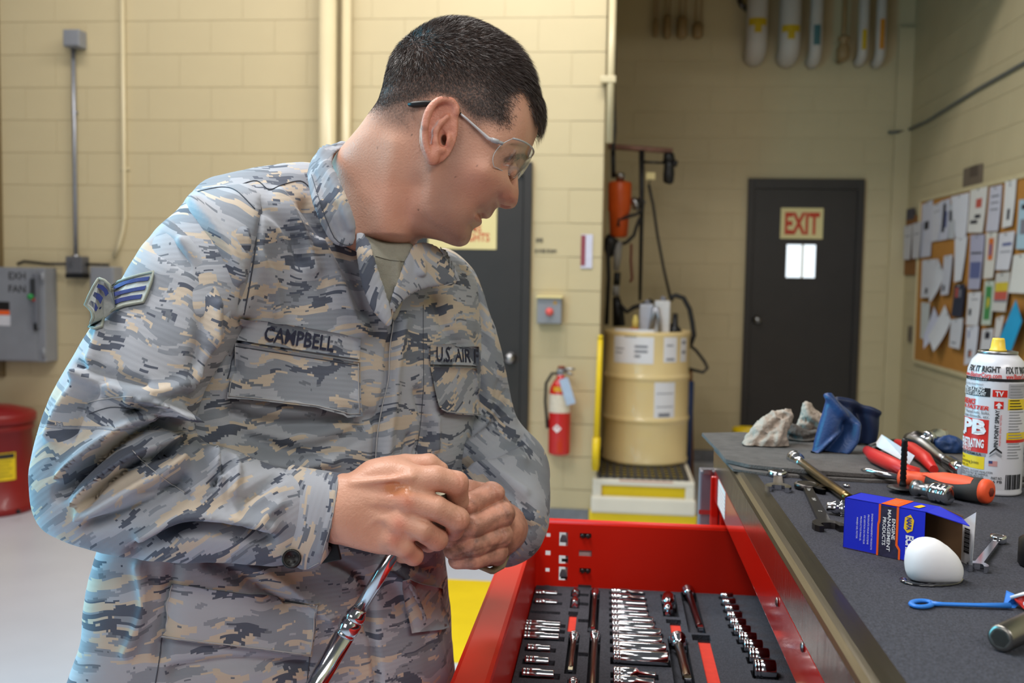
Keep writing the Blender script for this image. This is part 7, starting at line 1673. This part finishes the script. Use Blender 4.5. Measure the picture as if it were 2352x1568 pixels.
# near sleeve
AP, AQ = surf(sleeve_sd, (q(40, 0, 1.1)[0], q(0, 1320, 1.1)[1], .93), (q(800, 0, 1.0)[0], q(0, 400, 1.15)[1], 1.22), .0036)
AP = relax(AP, AQ, 2, .5); AP = crumple(AP, AQ, .0014, 24, 11)
AFOLD = [
 # elbow fan of folds
 ([(140,1135),(175,1092),(250,1030),(330,985),(420,975)], 9, -.012), ([(150,1092),(190,1050),(270,990),(350,955),(430,945)], 12, .007),
 ([(200,1155),(240,1110),(320,1060),(410,1020),(440,1000)], 8, -.008), ([(180,1150),(215,1110),(300,1050),(400,1010)], 9, .006),
 ([(205,1205),(260,1190),(350,1150),(420,1100)], 10, -.006), ([(190,1180),(240,1160),(330,1110),(420,1060)], 11, .006),
 ([(300,920),(360,925),(410,945),(425,970)], 8, .008), ([(300,945),(360,955),(400,970)], 6, -.007), ([(310,920),(330,930),(380,938)], 5, -.004),
 ([(340,1060),(390,1040),(430,1010)], 5, -.006), ([(420,1005),(470,1020),(500,1060),(505,1100)], 9, .006), ([(510,1030),(512,1070),(490,1110)], 6, -.008), ([(530,1035),(545,1080),(540,1130)], 8, .004),
 # under side of the forearm in shadow
 ([(310,1270),(420,1215),(520,1215),(610,1235)], 12, -.010), ([(330,1225),(420,1185),(520,1190),(620,1210)], 14, .006),
 ([(560,1150),(600,1120),(640,1090)], 9, -.004), ([(600,1190),(640,1160)], 9, .003), ([(330,1130),(400,1120),(430,1140)], 8, -.003),
 # upper sleeve
 ([(400,470),(470,560),(520,650),(540,720)], 14, -.005), ([(450,470),(520,560),(548,640)], 12, .004), ([(370,560),(450,620),(470,720),(460,830)], 16, -.005), ([(420,560),(470,680),(480,780)], 13, .004),
 ([(190,870),(280,900),(370,900),(420,880)], 12, .005), ([(180,840),(260,860),(330,880)], 8, -.004), ([(120,1000),(150,930),(200,860),(240,760)], 12, .004), ([(160,1000),(190,930),(240,880)], 9, -.004),
 ([(540,700),(520,790),(480,880),(445,950)], 9, -.006), ([(500,700),(480,800),(440,900)], 10, .004)]
AP = fold(AP, AQ, [(p, s*.85, a*1.8) for p, s, a in AFOLD])
ax_, ay_ = pixof(AP)
up = ay_ < 985+ (ax_-300)*.05
uvA = np.where(up[:, None], rot_uv(AP, -24), rot_uv(AP, 33, .3, .7))
bv_a = bvh_of(AP, AQ)
# far sleeve
ARML = [(1010,566),(1050,580),(1085,614),(1108,668),(1130,735),(1150,805),(1168,885),(1188,965),(1203,1040),(1214,1110),(1226,1180),(1231,1208),(1205,1235),(1165,1258),(1140,1240),(1110,1180),(1080,1120),(1050,1060),(1035,960),(1020,850),(1000,700),(990,610)]
arml_i = Inflate(ARML, 1.32, .95, res=.003, wmax=.075, smooth=4, mid=lambda X, Y: 1.345-np.clip((Y-900)/330, 0, 1)*.13)
def arml_sd(P):
    d = arml_i(P); d = smin(d, cone(P, q(1160,1090,1.30), q(1172,1190,1.19), .060, .047), .03)
    wr = cone(P, q(1190,1190,1.26), q(1130,1222,1.13), .031, .030)
    return smax(d, -wr, .006)
BP_, BQ_ = surf(arml_sd, (q(980, 0, 1.4)[0], q(0, 1290, 1.25)[1], 1.1), (q(1300, 0, 1.4)[0], q(0, 540, 1.4)[1], 1.50), .0036)
BP_ = relax(BP_, BQ_, 2, .5); BP_ = crumple(BP_, BQ_, .0014, 24, 31)
BP_ = fold(BP_, BQ_, [([(1090,620),(1105,720),(1110,800)], 9, -.005), ([(1050,640),(1090,760),(1110,860),(1130,930)], 10, .004), ([(1030,1010),(1080,980),(1130,940),(1170,900)], 8, -.008), ([(1040,1050),(1100,1010),(1160,970),(1190,960)], 9, .006),
  ([(1050,1075),(1110,1050),(1170,1020),(1200,1010)], 7, -.008), ([(1080,1090),(1140,1070),(1200,1060)], 9, .006), ([(1110,1110),(1160,1120),(1210,1170)], 8, -.005), ([(1090,1070),(1150,1090),(1205,1130)], 8, .004), ([(1140,1130),(1190,1180),(1215,1215)], 6, -.003), ([(1150,880),(1120,960),(1060,1000)], 7, -.004)])
bv_b = bvh_of(BP_, BQ_)
def patch(name, poly, bvh, material, parent, off=.002, thick=.0015, n=10, m_=8, lift=0, uvrot=0, fallback=None, smooth=True, bulge=0):
    """a sewn-on piece: a four-cornered grid (tl,tr,br,bl in photo pixels, sides may be polylines) laid on a garment"""
    tl, tr, br, bl = [np.array(p, float) for p in poly]
    G = np.zeros((m_, n, 3)); last = None; U = np.zeros((m_, n, 2))
    for j, v in enumerate(np.linspace(0, 1, m_)):
        for i, u in enumerate(np.linspace(0, 1, n)):
            p = (tl*(1-u)+tr*u)*(1-v)+(bl*(1-u)+br*u)*v
            o = off+lift*v**1.5+bulge*math.sin(math.pi*u)*math.sin(math.pi*v)
            h = drape(bvh, p[0], p[1], o, fallback)
            if h is None: h = last if last is not None else dp(p[0], p[1], 1.1)
            G[j, i] = h; last = h
    # even out the draping a little
    for _ in range(2):
        H = G.copy(); H[1:-1, 1:-1] = .5*G[1:-1, 1:-1]+.125*(G[2:, 1:-1]+G[:-2, 1:-1]+G[1:-1, 2:]+G[1:-1, :-2]); G = H
    back = G+ (CF*thick)[None, None]
    Pw = np.concatenate([G.reshape(-1, 3), back.reshape(-1, 3)]); k = n*m_
    Qd = [[j*n+i, j*n+i+1, (j+1)*n+i+1, (j+1)*n+i] for j in range(m_-1) for i in range(n-1)]
    Qd += [[k+a for a in f[::-1]] for f in Qd]
    rim = [i for i in range(n)]+[j*n+n-1 for j in range(1, m_)]+[(m_-1)*n+i for i in range(n-2, -1, -1)]+[j*n for j in range(m_-2, 0, -1)]
    Qd += [[rim[i], rim[(i+1) % len(rim)], rim[(i+1) % len(rim)]+k, rim[i]+k] for i in range(len(rim))]
    uvw_ = to_uvw(Pw); o = soft(name, Pw, np.array(Qd), material, parent, uv=rot_uv(uvw_, uvrot), world=True)
    return o, (lambda u, v, e=.0006: _bil(G, u, v)-CF*e)
def _bil(G, u, v):
    m_, n = G.shape[:2]; x = min(max(u, 0), .9999)*(n-1); y = min(max(v, 0), .9999)*(m_-1); i, j = int(x), int(y); a, b = x-i, y-j
    return (G[j, i]*(1-a)+G[j, i+1]*a)*(1-b)+(G[j+1, i]*(1-a)+G[j+1, i+1]*a)*b
def lettering(s, S, u0, u1, v0, v1, material, parent, bold=.03, name='lettering', e=.0007):
    V, Fc = text2d(s, bold); L = V[:, 0].max(); mb = MB()
    mb.add([S(u0+(u1-u0)*x/L, v1+(v0-v1)*y, e) for x, y in V], Fc); return mb.build(name, material, parent)
def seam(pts, bvh, material, parent, r=.0007, off=.0006, name='seam', fallback=None):
    P = []
    for p in spline(pts, 5, False):
        h = drape(bvh, p[0], p[1], off, fallback)
        if h is not None: P.append(h)
    if len(P) > 2: return MB().tube(P, r*.65, 6).build(name, material, parent)
# ------------------------------------------------------------ assemble the person
BODYP = np.concatenate([HP, RP, LP]); BODYQ = np.concatenate([HQ, RQ+len(HP), LQ+len(HP)+len(RP)])
# arms and trunk under the clothes join head and hands into one body
def inner(P):
    d = cone(P, q(850,640,1.21), q(760,820,1.27), .045, .07)
    d = smin(d, cone(P, q(740,820,1.26), q(680,1450,1.25), .08, .08), .05)
    d = smin(d, cone(P, q(720,740,1.25), q(480,600,1.15), .045, .03), .03); d = smin(d, cone(P, q(460,600,1.14), q(250,1060,1.05), .032, .026), .03); d = smin(d, cone(P, q(250,1130,1.045), q(660,1180,1.045), .028, .028), .03)
    d = smin(d, cone(P, q(860,760,1.29), q(1040,700,1.36), .045, .028), .03); d = smin(d, cone(P, q(1045,700,1.36), q(1140,1040,1.34), .028, .026), .02); d = smin(d, cone(P, q(1140,1060,1.33), q(1188,1190,1.24), .026, .026), .02)
    return d
IP, IQ = surf(inner, (q(150, 0, 1.0)[0], q(0, 1560, 1.2)[1], .98), (q(1230, 0, 1.3)[0], q(0, 480, 1.3)[1], 1.42), .009)
no = len(BODYP); BODYP = np.concatenate([BODYP, IP]); BODYQ = np.concatenate([BODYQ, IQ+no])
BATTR = {k: np.concatenate([HATTR[k], RATTR[k], LATTR[k], np.zeros(len(IP))]) for k in HATTR}
person = soft('person', BODYP, BODYQ, SKIN, None, attrs=BATTR)
tag(person, 'man in grey striped camouflage uniform and clear safety glasses bending over the drawer', 'person')
tag(soft('hair', HV, HT, HAIRM, person), 'short dark brown hair')
glasses()
jk = soft('jacket', TP, TQ, CAMO, person, uv=rot_uv(TP, 3)); tag(jk, 'grey and tan pixel striped uniform jacket')
soft('sleeve', AP, AQ, CAMO, jk, uv=uvA); soft('sleeve', BP_, BQ_, CAMO, jk, uv=rot_uv(BP_, -40))
THREAD = mat('dark_seam_thread', C(74, 78, 88), .8); THREADL = mat('pale_seam_edge', C(176, 176, 178), .8)
NAVY = mat('navy_embroidery', C(30, 34, 58), .7, 0, .2, 200)
# collar
def shell(poly, depth, mid, thick, name, parent, uvr=0, res=.0016, k=.5, smooth=4):
    I = Inflate(poly, depth, k, res=res, wmax=thick, mid=mid, smooth=smooth); P_ = np.asarray(poly, float)
    a = q(P_[:, 0].min()-14, P_[:, 1].max()+14, depth); b = q(P_[:, 0].max()+14, P_[:, 1].min()-14, depth)
    w0 = I.c.min(); w1 = I.c.max(); V, Qd = surf(I, (a[0], a[1], w0-thick*2-.004), (b[0], b[1], w1+thick*2+.004), .0026)
    V = relax(V, Qd, 1, .5); V = crumple(V, Qd, .0010, 40, 5)
    return V, Qd
COLL = [(712,350),(704,392),(718,440),(738,492),(757,540),(772,560),(795,571),(816,568),(825,548),(824,508),(806,462),(786,420),(768,388),(760,366),(766,344),(784,326),(812,319),(792,307),(762,306),(732,322)]
def cmid(X, Y): 
    t = np.clip((Y-318)/250, 0, 1); base = 1.16-.082*np.clip(np.sqrt(t*1.6), 0, 1)
    return base+np.clip((735-X)/60, 0, 1)*.03*(1-t)+.012*np.clip((t-.75)/.25, 0, 1)
V, Qd = shell(COLL, 1.11, cmid, .0065, 'collar', jk); V = fold(V, Qd, [([(722,400),(745,470),(775,545)], 5, -.002), ([(745,380),(775,440),(805,520)], 8, .003), ([(770,470),(790,530)], 5, -.002), ([(735,345),(760,330),(790,318)], 5, .002)])
col_ = soft('collar', V, Qd, CAMO, jk, uv=rot_uv(V, 62)); bv_c = bvh_of(V, Qd)
seam([(716,402),(730,450),(748,500),(768,545),(792,562),(812,558),(817,540)], bv_c, THREAD, jk, .0006)
# collar behind the neck
CBK = [(762,372),(768,344),(786,326),(812,318),(838,322),(850,345),(830,372),(790,400)]
V, Qd = shell(CBK, 1.2, lambda X, Y: 1.205+0*X, .006, 'collar', jk); soft('collar_back', V, Qd, CAMO, jk, uv=rot_uv(V, 50))
MB().box((-.010, -.0006, -.007), (.010, .0006, .007), 0, Matrix.Translation(Vector(to_world(q(776, 352, 1.19)))) @ Matrix.Rotation(R_(12), 4, 'Z') @ Matrix.Rotation(R_(-20), 4, 'Y')).build('size_label', mat('brown_label', C(96, 62, 44), .8), jk)
# undershirt
SHIRT = mat('sand_undershirt', C(150, 148, 136), .9, 0, .06, 200, .3, 700)
US = [(842,540),(870,550),(905,556),(945,556),(950,600),(935,660),(908,738),(890,710),(870,660),(850,600)]
V, Qd = shell(US, 1.13, lambda X, Y: 1.122+np.clip((600-Y)/60, 0, 1)*.012+(X-890)*.0003, .012, 'undershirt', person, k=.7); us = soft('undershirt', V, Qd, SHIRT, person); bv_u = bvh_of(V, Qd)
seam([(862,588),(890,596),(920,600),(942,600)], bv_u, mat('undershirt_hem', C(128, 126, 116), .9), us, .0008, name='neckband_seam')
# lapels
LAPN = [(818,536),(832,532),(848,550),(862,590),(878,640),(895,690),(905,738),(893,752),(872,730),(850,700),(834,655),(824,600),(818,568)]
V, Qd = shell(LAPN, 1.11, lambda X, Y: 1.100+(X-860)*.0001+np.clip((585-Y)/50, 0, 1)*.016, .006, 'lapel', jk); soft('lapel', V, Qd, CAMO, jk, uv=rot_uv(V, 60)+.37)
LAPF = [(940,590),(955,560),(985,556),(1012,572),(1034,612),(1046,640),(1040,652),(1000,658),(965,668),(938,688),(918,716),(905,742),(903,705),(916,655)]
V, Qd = shell(LAPF, 1.15, lambda X, Y: 1.112+(X-905)*.00042+np.clip((600-Y)/50, 0, 1)*.012, .0065, 'lapel', jk); soft('lapel', V, Qd, CAMO, jk, uv=rot_uv(V, -50)); bv_l = bvh_of(V, Qd)
seam([(905,740),(920,712),(942,686),(970,668),(1005,658),(1038,650)], bv_l, THREADL, jk, .0008)
LAP2 = [(1012,570),(1030,580),(1050,620),(1060,648),(1052,660),(1040,640),(1028,610)]
V, Qd = shell(LAP2, 1.2, lambda X, Y: 1.165+(X-1030)*.0006, .005, 'lapel', jk); soft('collar_far_leaf', V, Qd, CAMO, jk, uv=rot_uv(V, 20))
# placket edge and seams on the front
seam([(905,738),(897,800),(894,870),(880,930),(868,1000),(864,1060)], bv_t, THREADL, jk, .0012, .001, 'placket_edge')
seam([(972,700),(972,800),(972,900),(962,1000),(952,1055)], bv_t, THREAD, jk, .0006, .0003, 'placket_stitch')
seam([(520,448),(552,426),(590,416),(618,436),(650,424),(690,416),(712,432)], bv_t, THREAD, jk, .0010, .0006, 'yoke_seam')
seam([(590,470),(588,560),(576,640),(560,720),(540,800),(522,870)], bv_t, THREAD, jk, .0012, .0006, 'armhole_seam')
# name tape, service tape, chest pockets
o, S = patch('name_tape', ((548,726),(828,775),(824,825),(536,780)), bv_t, CAMO, jk, .0035, .002, 14, 6, uvrot=-10)
lettering('CAMPBELL', S, .235, .79, .2, .82, NAVY, jk, .020, e=.0022)
o, S = patch('service_tape', ((984,790),(1092,796),(1092,840),(984,836)), bv_t, CAMO, jk, .0045, .002, 8, 4, fallback=1.26)
lettering('U.S. AIR F', S, .13, .995, .14, .84, NAVY, jk, .014, e=.0022)
o, S = patch('pocket_flap', ((534,786),(826,832),(824,946),(522,912)), bv_t, CAMO, jk, .003, .002, 16, 10, lift=.007, uvrot=-6); tag(o, 'chest pocket flap')
for v in (.06, .96): MB().tube([S(u, v) for u in np.linspace(.01, .99, 20)], .0006, 5).build('flap_stitch', THREADL if v > .5 else THREAD, jk)
for u in (.012, .985): MB().tube([S(u, v) for v in np.linspace(.03, .97, 10)], .0006, 5).build('flap_stitch', THREADL, jk)
o, S = patch('pocket_flap', ((986,842),(1090,846),(1090,952),(1002,946)), bv_t, CAMO, jk, .003, .002, 10, 8, lift=.006, uvrot=50, fallback=1.26)
MB().tube([S(u, .97) for u in np.linspace(.02, .98, 12)], .0007, 5).build('flap_stitch', THREADL, jk)
o, S = patch('lower_pocket_flap', ((398,1340),(731,1388),(712,1502),(364,1458)), bv_t, CAMO, jk, .003, .002, 18, 9, lift=.006, uvrot=-8)
for u in (.01, .99): MB().tube([S(u, v) for v in np.linspace(.02, .98, 10)], .0008, 5).build('flap_stitch', THREADL, jk)
MB().tube([S(u, .97) for u in np.linspace(.01, .99, 20)], .0008, 5).build('flap_stitch', THREADL, jk)
o, S = patch('lower_pocket_flap', ((924,1330),(1012,1352),(1016,1440),(936,1450)), bv_t, CAMO, jk, .003, .002, 8, 8, lift=.006, uvrot=40, fallback=1.25)
seam([(372,1462),(365,1520),(355,1580)], bv_t, THREAD, jk, .001, .0004, 'pocket_edge'); seam([(712,1500),(704,1580)], bv_t, THREAD, jk, .001, .0004, 'pocket_edge')
# sleeve seams and cuff
seam([(200,925),(260,912),(305,912)], bv_a, THREADL, jk, .0010, .0006, 'elbow_patch_seam'); seam([(205,950),(255,935),(310,940)], bv_a, THREAD, jk, .0007, .0006, 'elbow_patch_seam')
seam([(305,1035),(340,1070),(385,1105),(425,1132)], bv_a, THREADL, jk, .0008, .0005, 'elbow_patch_seam')
seam([(455,440),(510,430),(545,440),(585,480)], bv_a, THREAD, jk, .0009, .0005, 'shoulder_seam')
CUFF = [(650,1072),(700,1078),(784,1092),(778,1140),(766,1195),(752,1250),(734,1300),(690,1316),(662,1300),(612,1292),(618,1240),(632,1160)]
CUFX = [(650,1072),(700,1076),(790,1090),(850,1100),(850,1180),(840,1260),(810,1320),(690,1322),(662,1304),(612,1294),(618,1240),(632,1160)]
cu_i = Inflate(CUFX, 1.04, 1.0, res=.002, wmax=.062, mid=lambda X, Y: 1.044+0*X, smooth=3); CUFS = spline(CUFF, 3)
def cuff_sd(P):
    x, y = P[:, 0]*FPX/1.01+1176, 784-P[:, 1]*FPX/1.01
    cut = np.where(poly_in(CUFS, x, y), -1, 1)*poly_dist(CUFS, x, y)*1.01/FPX
    return smax(smax(cu_i(P), cut, .002), -cone(P, q(735,1186,1.047), q(900,1180,1.043), .0325, .036), .003)
V, Qd = surf(cuff_sd, (q(590, 0, 1.0)[0], q(0, 1335, 1.0)[1], .965), (q(800, 0, 1.02)[0], q(0, 1050, 1.04)[1], 1.12), .0026); V = relax(V, Qd, 1, .5)
V = fold(V, Qd, [([(634,1080),(622,1180),(614,1290)], 3, -.002), ([(668,1085),(650,1180),(640,1280)], 4, -.0015), ([(770,1100),(762,1180),(735,1270)], 5, .0015)])
soft('cuff', V, Qd, CAMO, jk, uv=rot_uv(V, 75)); bv_cu = bvh_of(V, Qd)
for pts in ([(776,1096),(768,1160),(756,1215),(740,1270)], [(642,1080),(628,1160),(620,1230),(614,1288)], [(620,1286),(664,1296),(690,1310),(732,1292)]): seam(pts, bv_cu, THREADL, jk, .0006, .0004, 'cuff_stitch')
bc = drape(bv_cu, 674, 1278, .0045, 1.0); bn = (EYE-bc)/np.linalg.norm(EYE-bc)
Mb = axisM(bc, bn) ; r_ = .0098
bt = MB().lathe([(r_*.95, -.001), (r_, .0005), (r_, .0022), (r_*.85, .0034), (r_*.72, .0026), (r_*.68, .0016), (0, .0016)], 24, Mb).build('button', BLACKP, jk)
for a in range(4): MB().lathe([(.0011, .0016), (.0011, .0019), (0, .0019)], 8, Mb @ Matrix.Translation((.0024*(1 if a % 2 else -1), .0024*(1 if a > 1 else -1), 0))).build('button_hole', RUBBER, jk)
# rank patch on the sleeve
GREY = mat('patch_grey_thread', C(186, 192, 190), .8, 0, .08, 300); BLUE = mat('patch_blue_thread', C(44, 58, 120), .7, 0, .12, 300)
def apat(zx, zy): return 190+zx/8.71, 600+zy/8.71
def flat_patch(polyz, off, material, name, thick=.0012):
    p2 = np.array([apat(*p) for p in polyz]); P = [drape(bv_a, a, b, off, 1.0) for a, b in p2]
    ctr = drape(bv_a, *p2.mean(0), off, 1.0); n = len(P); mb = MB()
    bm = bmesh.new(); vs = [bm.verts.new(Vector(p)) for p in P]
    try: f = bm.faces.new(vs); bmesh.ops.triangulate(bm, faces=[f])
    except ValueError: pass
    bm.verts.index_update(); tr = [[v.index for v in f.verts] for f in bm.faces]; bm.free()
    back = [p+CF*thick for p in P]; mb.add(P+back, tr+[[a+n for a in t[::-1]] for t in tr]+[[i, (i+1) % n, (i+1) % n+n, i+n] for i in range(n)])
    return mb.build(name, material, jk)
RK = [(320,340),(430,380),(530,470),(580,590),(640,540),(760,440),(950,370),(1180,300),(1440,235),(1400,420),(1330,620),(1240,840),(1050,870),(850,910),(680,980),(520,1080),(440,1190),(370,1330),(270,1370),(170,1330),(165,1230),(210,1120),(190,1010),(120,920),(50,870),(130,680),(220,500)]
flat_patch(RK, .0022, GREY, 'rank_patch')
rp = [drape(bv_a, *apat(*p), .003, 1.0) for p in RK]; MB().tube(rp+[rp[0]], .0016, 6).build('patch_border', mat('patch_border_thread', C(150, 156, 146), .8), jk)
for st in ([(610,600),(700,520),(850,440),(1050,380),(1370,330),(1335,410),(1100,440),(900,490),(760,560),(640,610)], [(665,660),(800,620),(1000,570),(1300,510),(1265,595),(1050,630),(850,680),(680,735)], [(670,810),(800,760),(1000,715),(1220,685),(1185,775),(1000,800),(800,840),(640,915)],
           [(300,450),(400,480),(490,570),(515,640),(455,700),(420,610),(350,550),(275,520)], [(235,610),(330,650),(400,730),(350,850),(310,780),(200,690)], [(160,780),(250,830),(300,930),(260,1000),(200,920),(115,850)],
           [(515,755),(490,850),(550,845),(480,910),(420,1030),(415,1105),(380,1070),(290,1180),(350,1040),(375,1010),(345,925),(430,905)]):
    flat_patch(st, .0034, BLUE, 'chevron_stripe' if len(st) != 12 else 'patch_star', .0008)
# wrist strap of the far hand, black strap tab
o = MB().tube([to_world(q(x, y, w_)) for x, y, w_ in ((1100,1300,1.105), (1128,1312,1.12), (1150,1300,1.14), (1160,1275,1.15))], .006, 8, squash=.5).build('watch_strap', mat('pale_leather', C(150, 136, 110), .7), person)
pt = to_world(q(752, 1256, 1.055)); MB().box((-.012, -.002, -.016), (.012, .002, .016), .001, Matrix.Translation(Vector(pt)) @ Matrix.Rotation(R_(-14), 4, 'Y')).build('wrist_tab', BLACKP, person)
# trousers and boots out of the picture's lower edge
def legs(P):
    d = None
    for s, (x, y) in enumerate(((-.50, 1.10), (-.36, 1.30))):
        a = to_uvw(np.array([x, y, .86])); b = to_uvw(np.array([x-.02, y, .48])); c_ = to_uvw(np.array([x-.04, y, .09]))
        e = smin(cone(P, a, b, .105, .075), cone(P, b, c_, .075, .065), .03); d = e if d is None else smin(d, e, .03)
    return smin(d, cone(P, to_uvw(np.array([-.47, 1.14, .95])), to_uvw(np.array([-.36, 1.28, .95])), .12, .12), .08)
cs = np.array([to_uvw(np.array([x, y, z])) for x in (-.75, -.15) for y in (.85, 1.55) for z in (.03, 1.1)])
V, Qd = surf(legs, cs.min(0), cs.max(0), .012); soft('trousers', V, Qd, CAMO, person, uv=rot_uv(V, 0))
BOOT = mat('sage_boot_suede', C(120, 118, 106), .9)
for x, y in ((-.54, 1.10), (-.40, 1.30)):
    def boot(P): return smin(cone(P, to_uvw(np.array([x-.01, y, .05])), to_uvw(np.array([x+.17, y-.04, .04])), .05, .04), cone(P, to_uvw(np.array([x, y, .06])), to_uvw(np.array([x, y, .22])), .05, .055), .03)
    cs = np.array([to_uvw(np.array([x+a, y+b, z])) for a in (-.1, .26) for b in (-.14, .1) for z in (-.02, .32)])
    V, Qd = surf(boot, cs.min(0), cs.max(0), .009); Wd = to_world(V); Wd[:, 2] = np.maximum(Wd[:, 2], .001)
    soft('boot', Wd, Qd, BOOT, person, world=True)
# burn gloss on the back of the near hand is skin; the chrome bar in the fist
a, b, c_, e = q(1000,1132,1.052), q(898,1280,1.052), q(818,1412,1.047), q(715,1590,1.040)
r = empty('ratchet_handle', to_world(e), 'polished chrome ratchet handle gripped in the man\'s fist', 'ratchet')
W_ = lambda t0, t1, A, B: [to_world(A+(B-A)*t) for t in (t0, t1)]
MB().tube([to_world(a), to_world(b), to_world(c_+(b-c_)*.10)], [.0065, .0068, .0072], 20).build('shank', CHROME, r)
M = axisM(to_world(c_+(b-c_)*.12), to_world(e)-to_world(c_))
MB().lathe([(.0072, 0), (.0085, .003), (.0105, .008), (.0112, .012), (.0098, .0135), (.0098, .015), (.0112, .0165), (.0112, .027), (.0098, .0285), (.0098, .030), (.0108, .032)], 24, M).build('collar', CHROME, r)
MB().lathe([(.0106, .0322), (.0104, .15), (.0112, .17), (.0100, .2), (0, .2)], 24, M).build('grip', CHROME, r)
MB().tube([to_world(q(1012,1122,1.058)), to_world(q(1024,1160,1.072))], .0105, 16).build('ribbed_head', mat('pale_knurl', C(168, 164, 142), .4, .6), r)
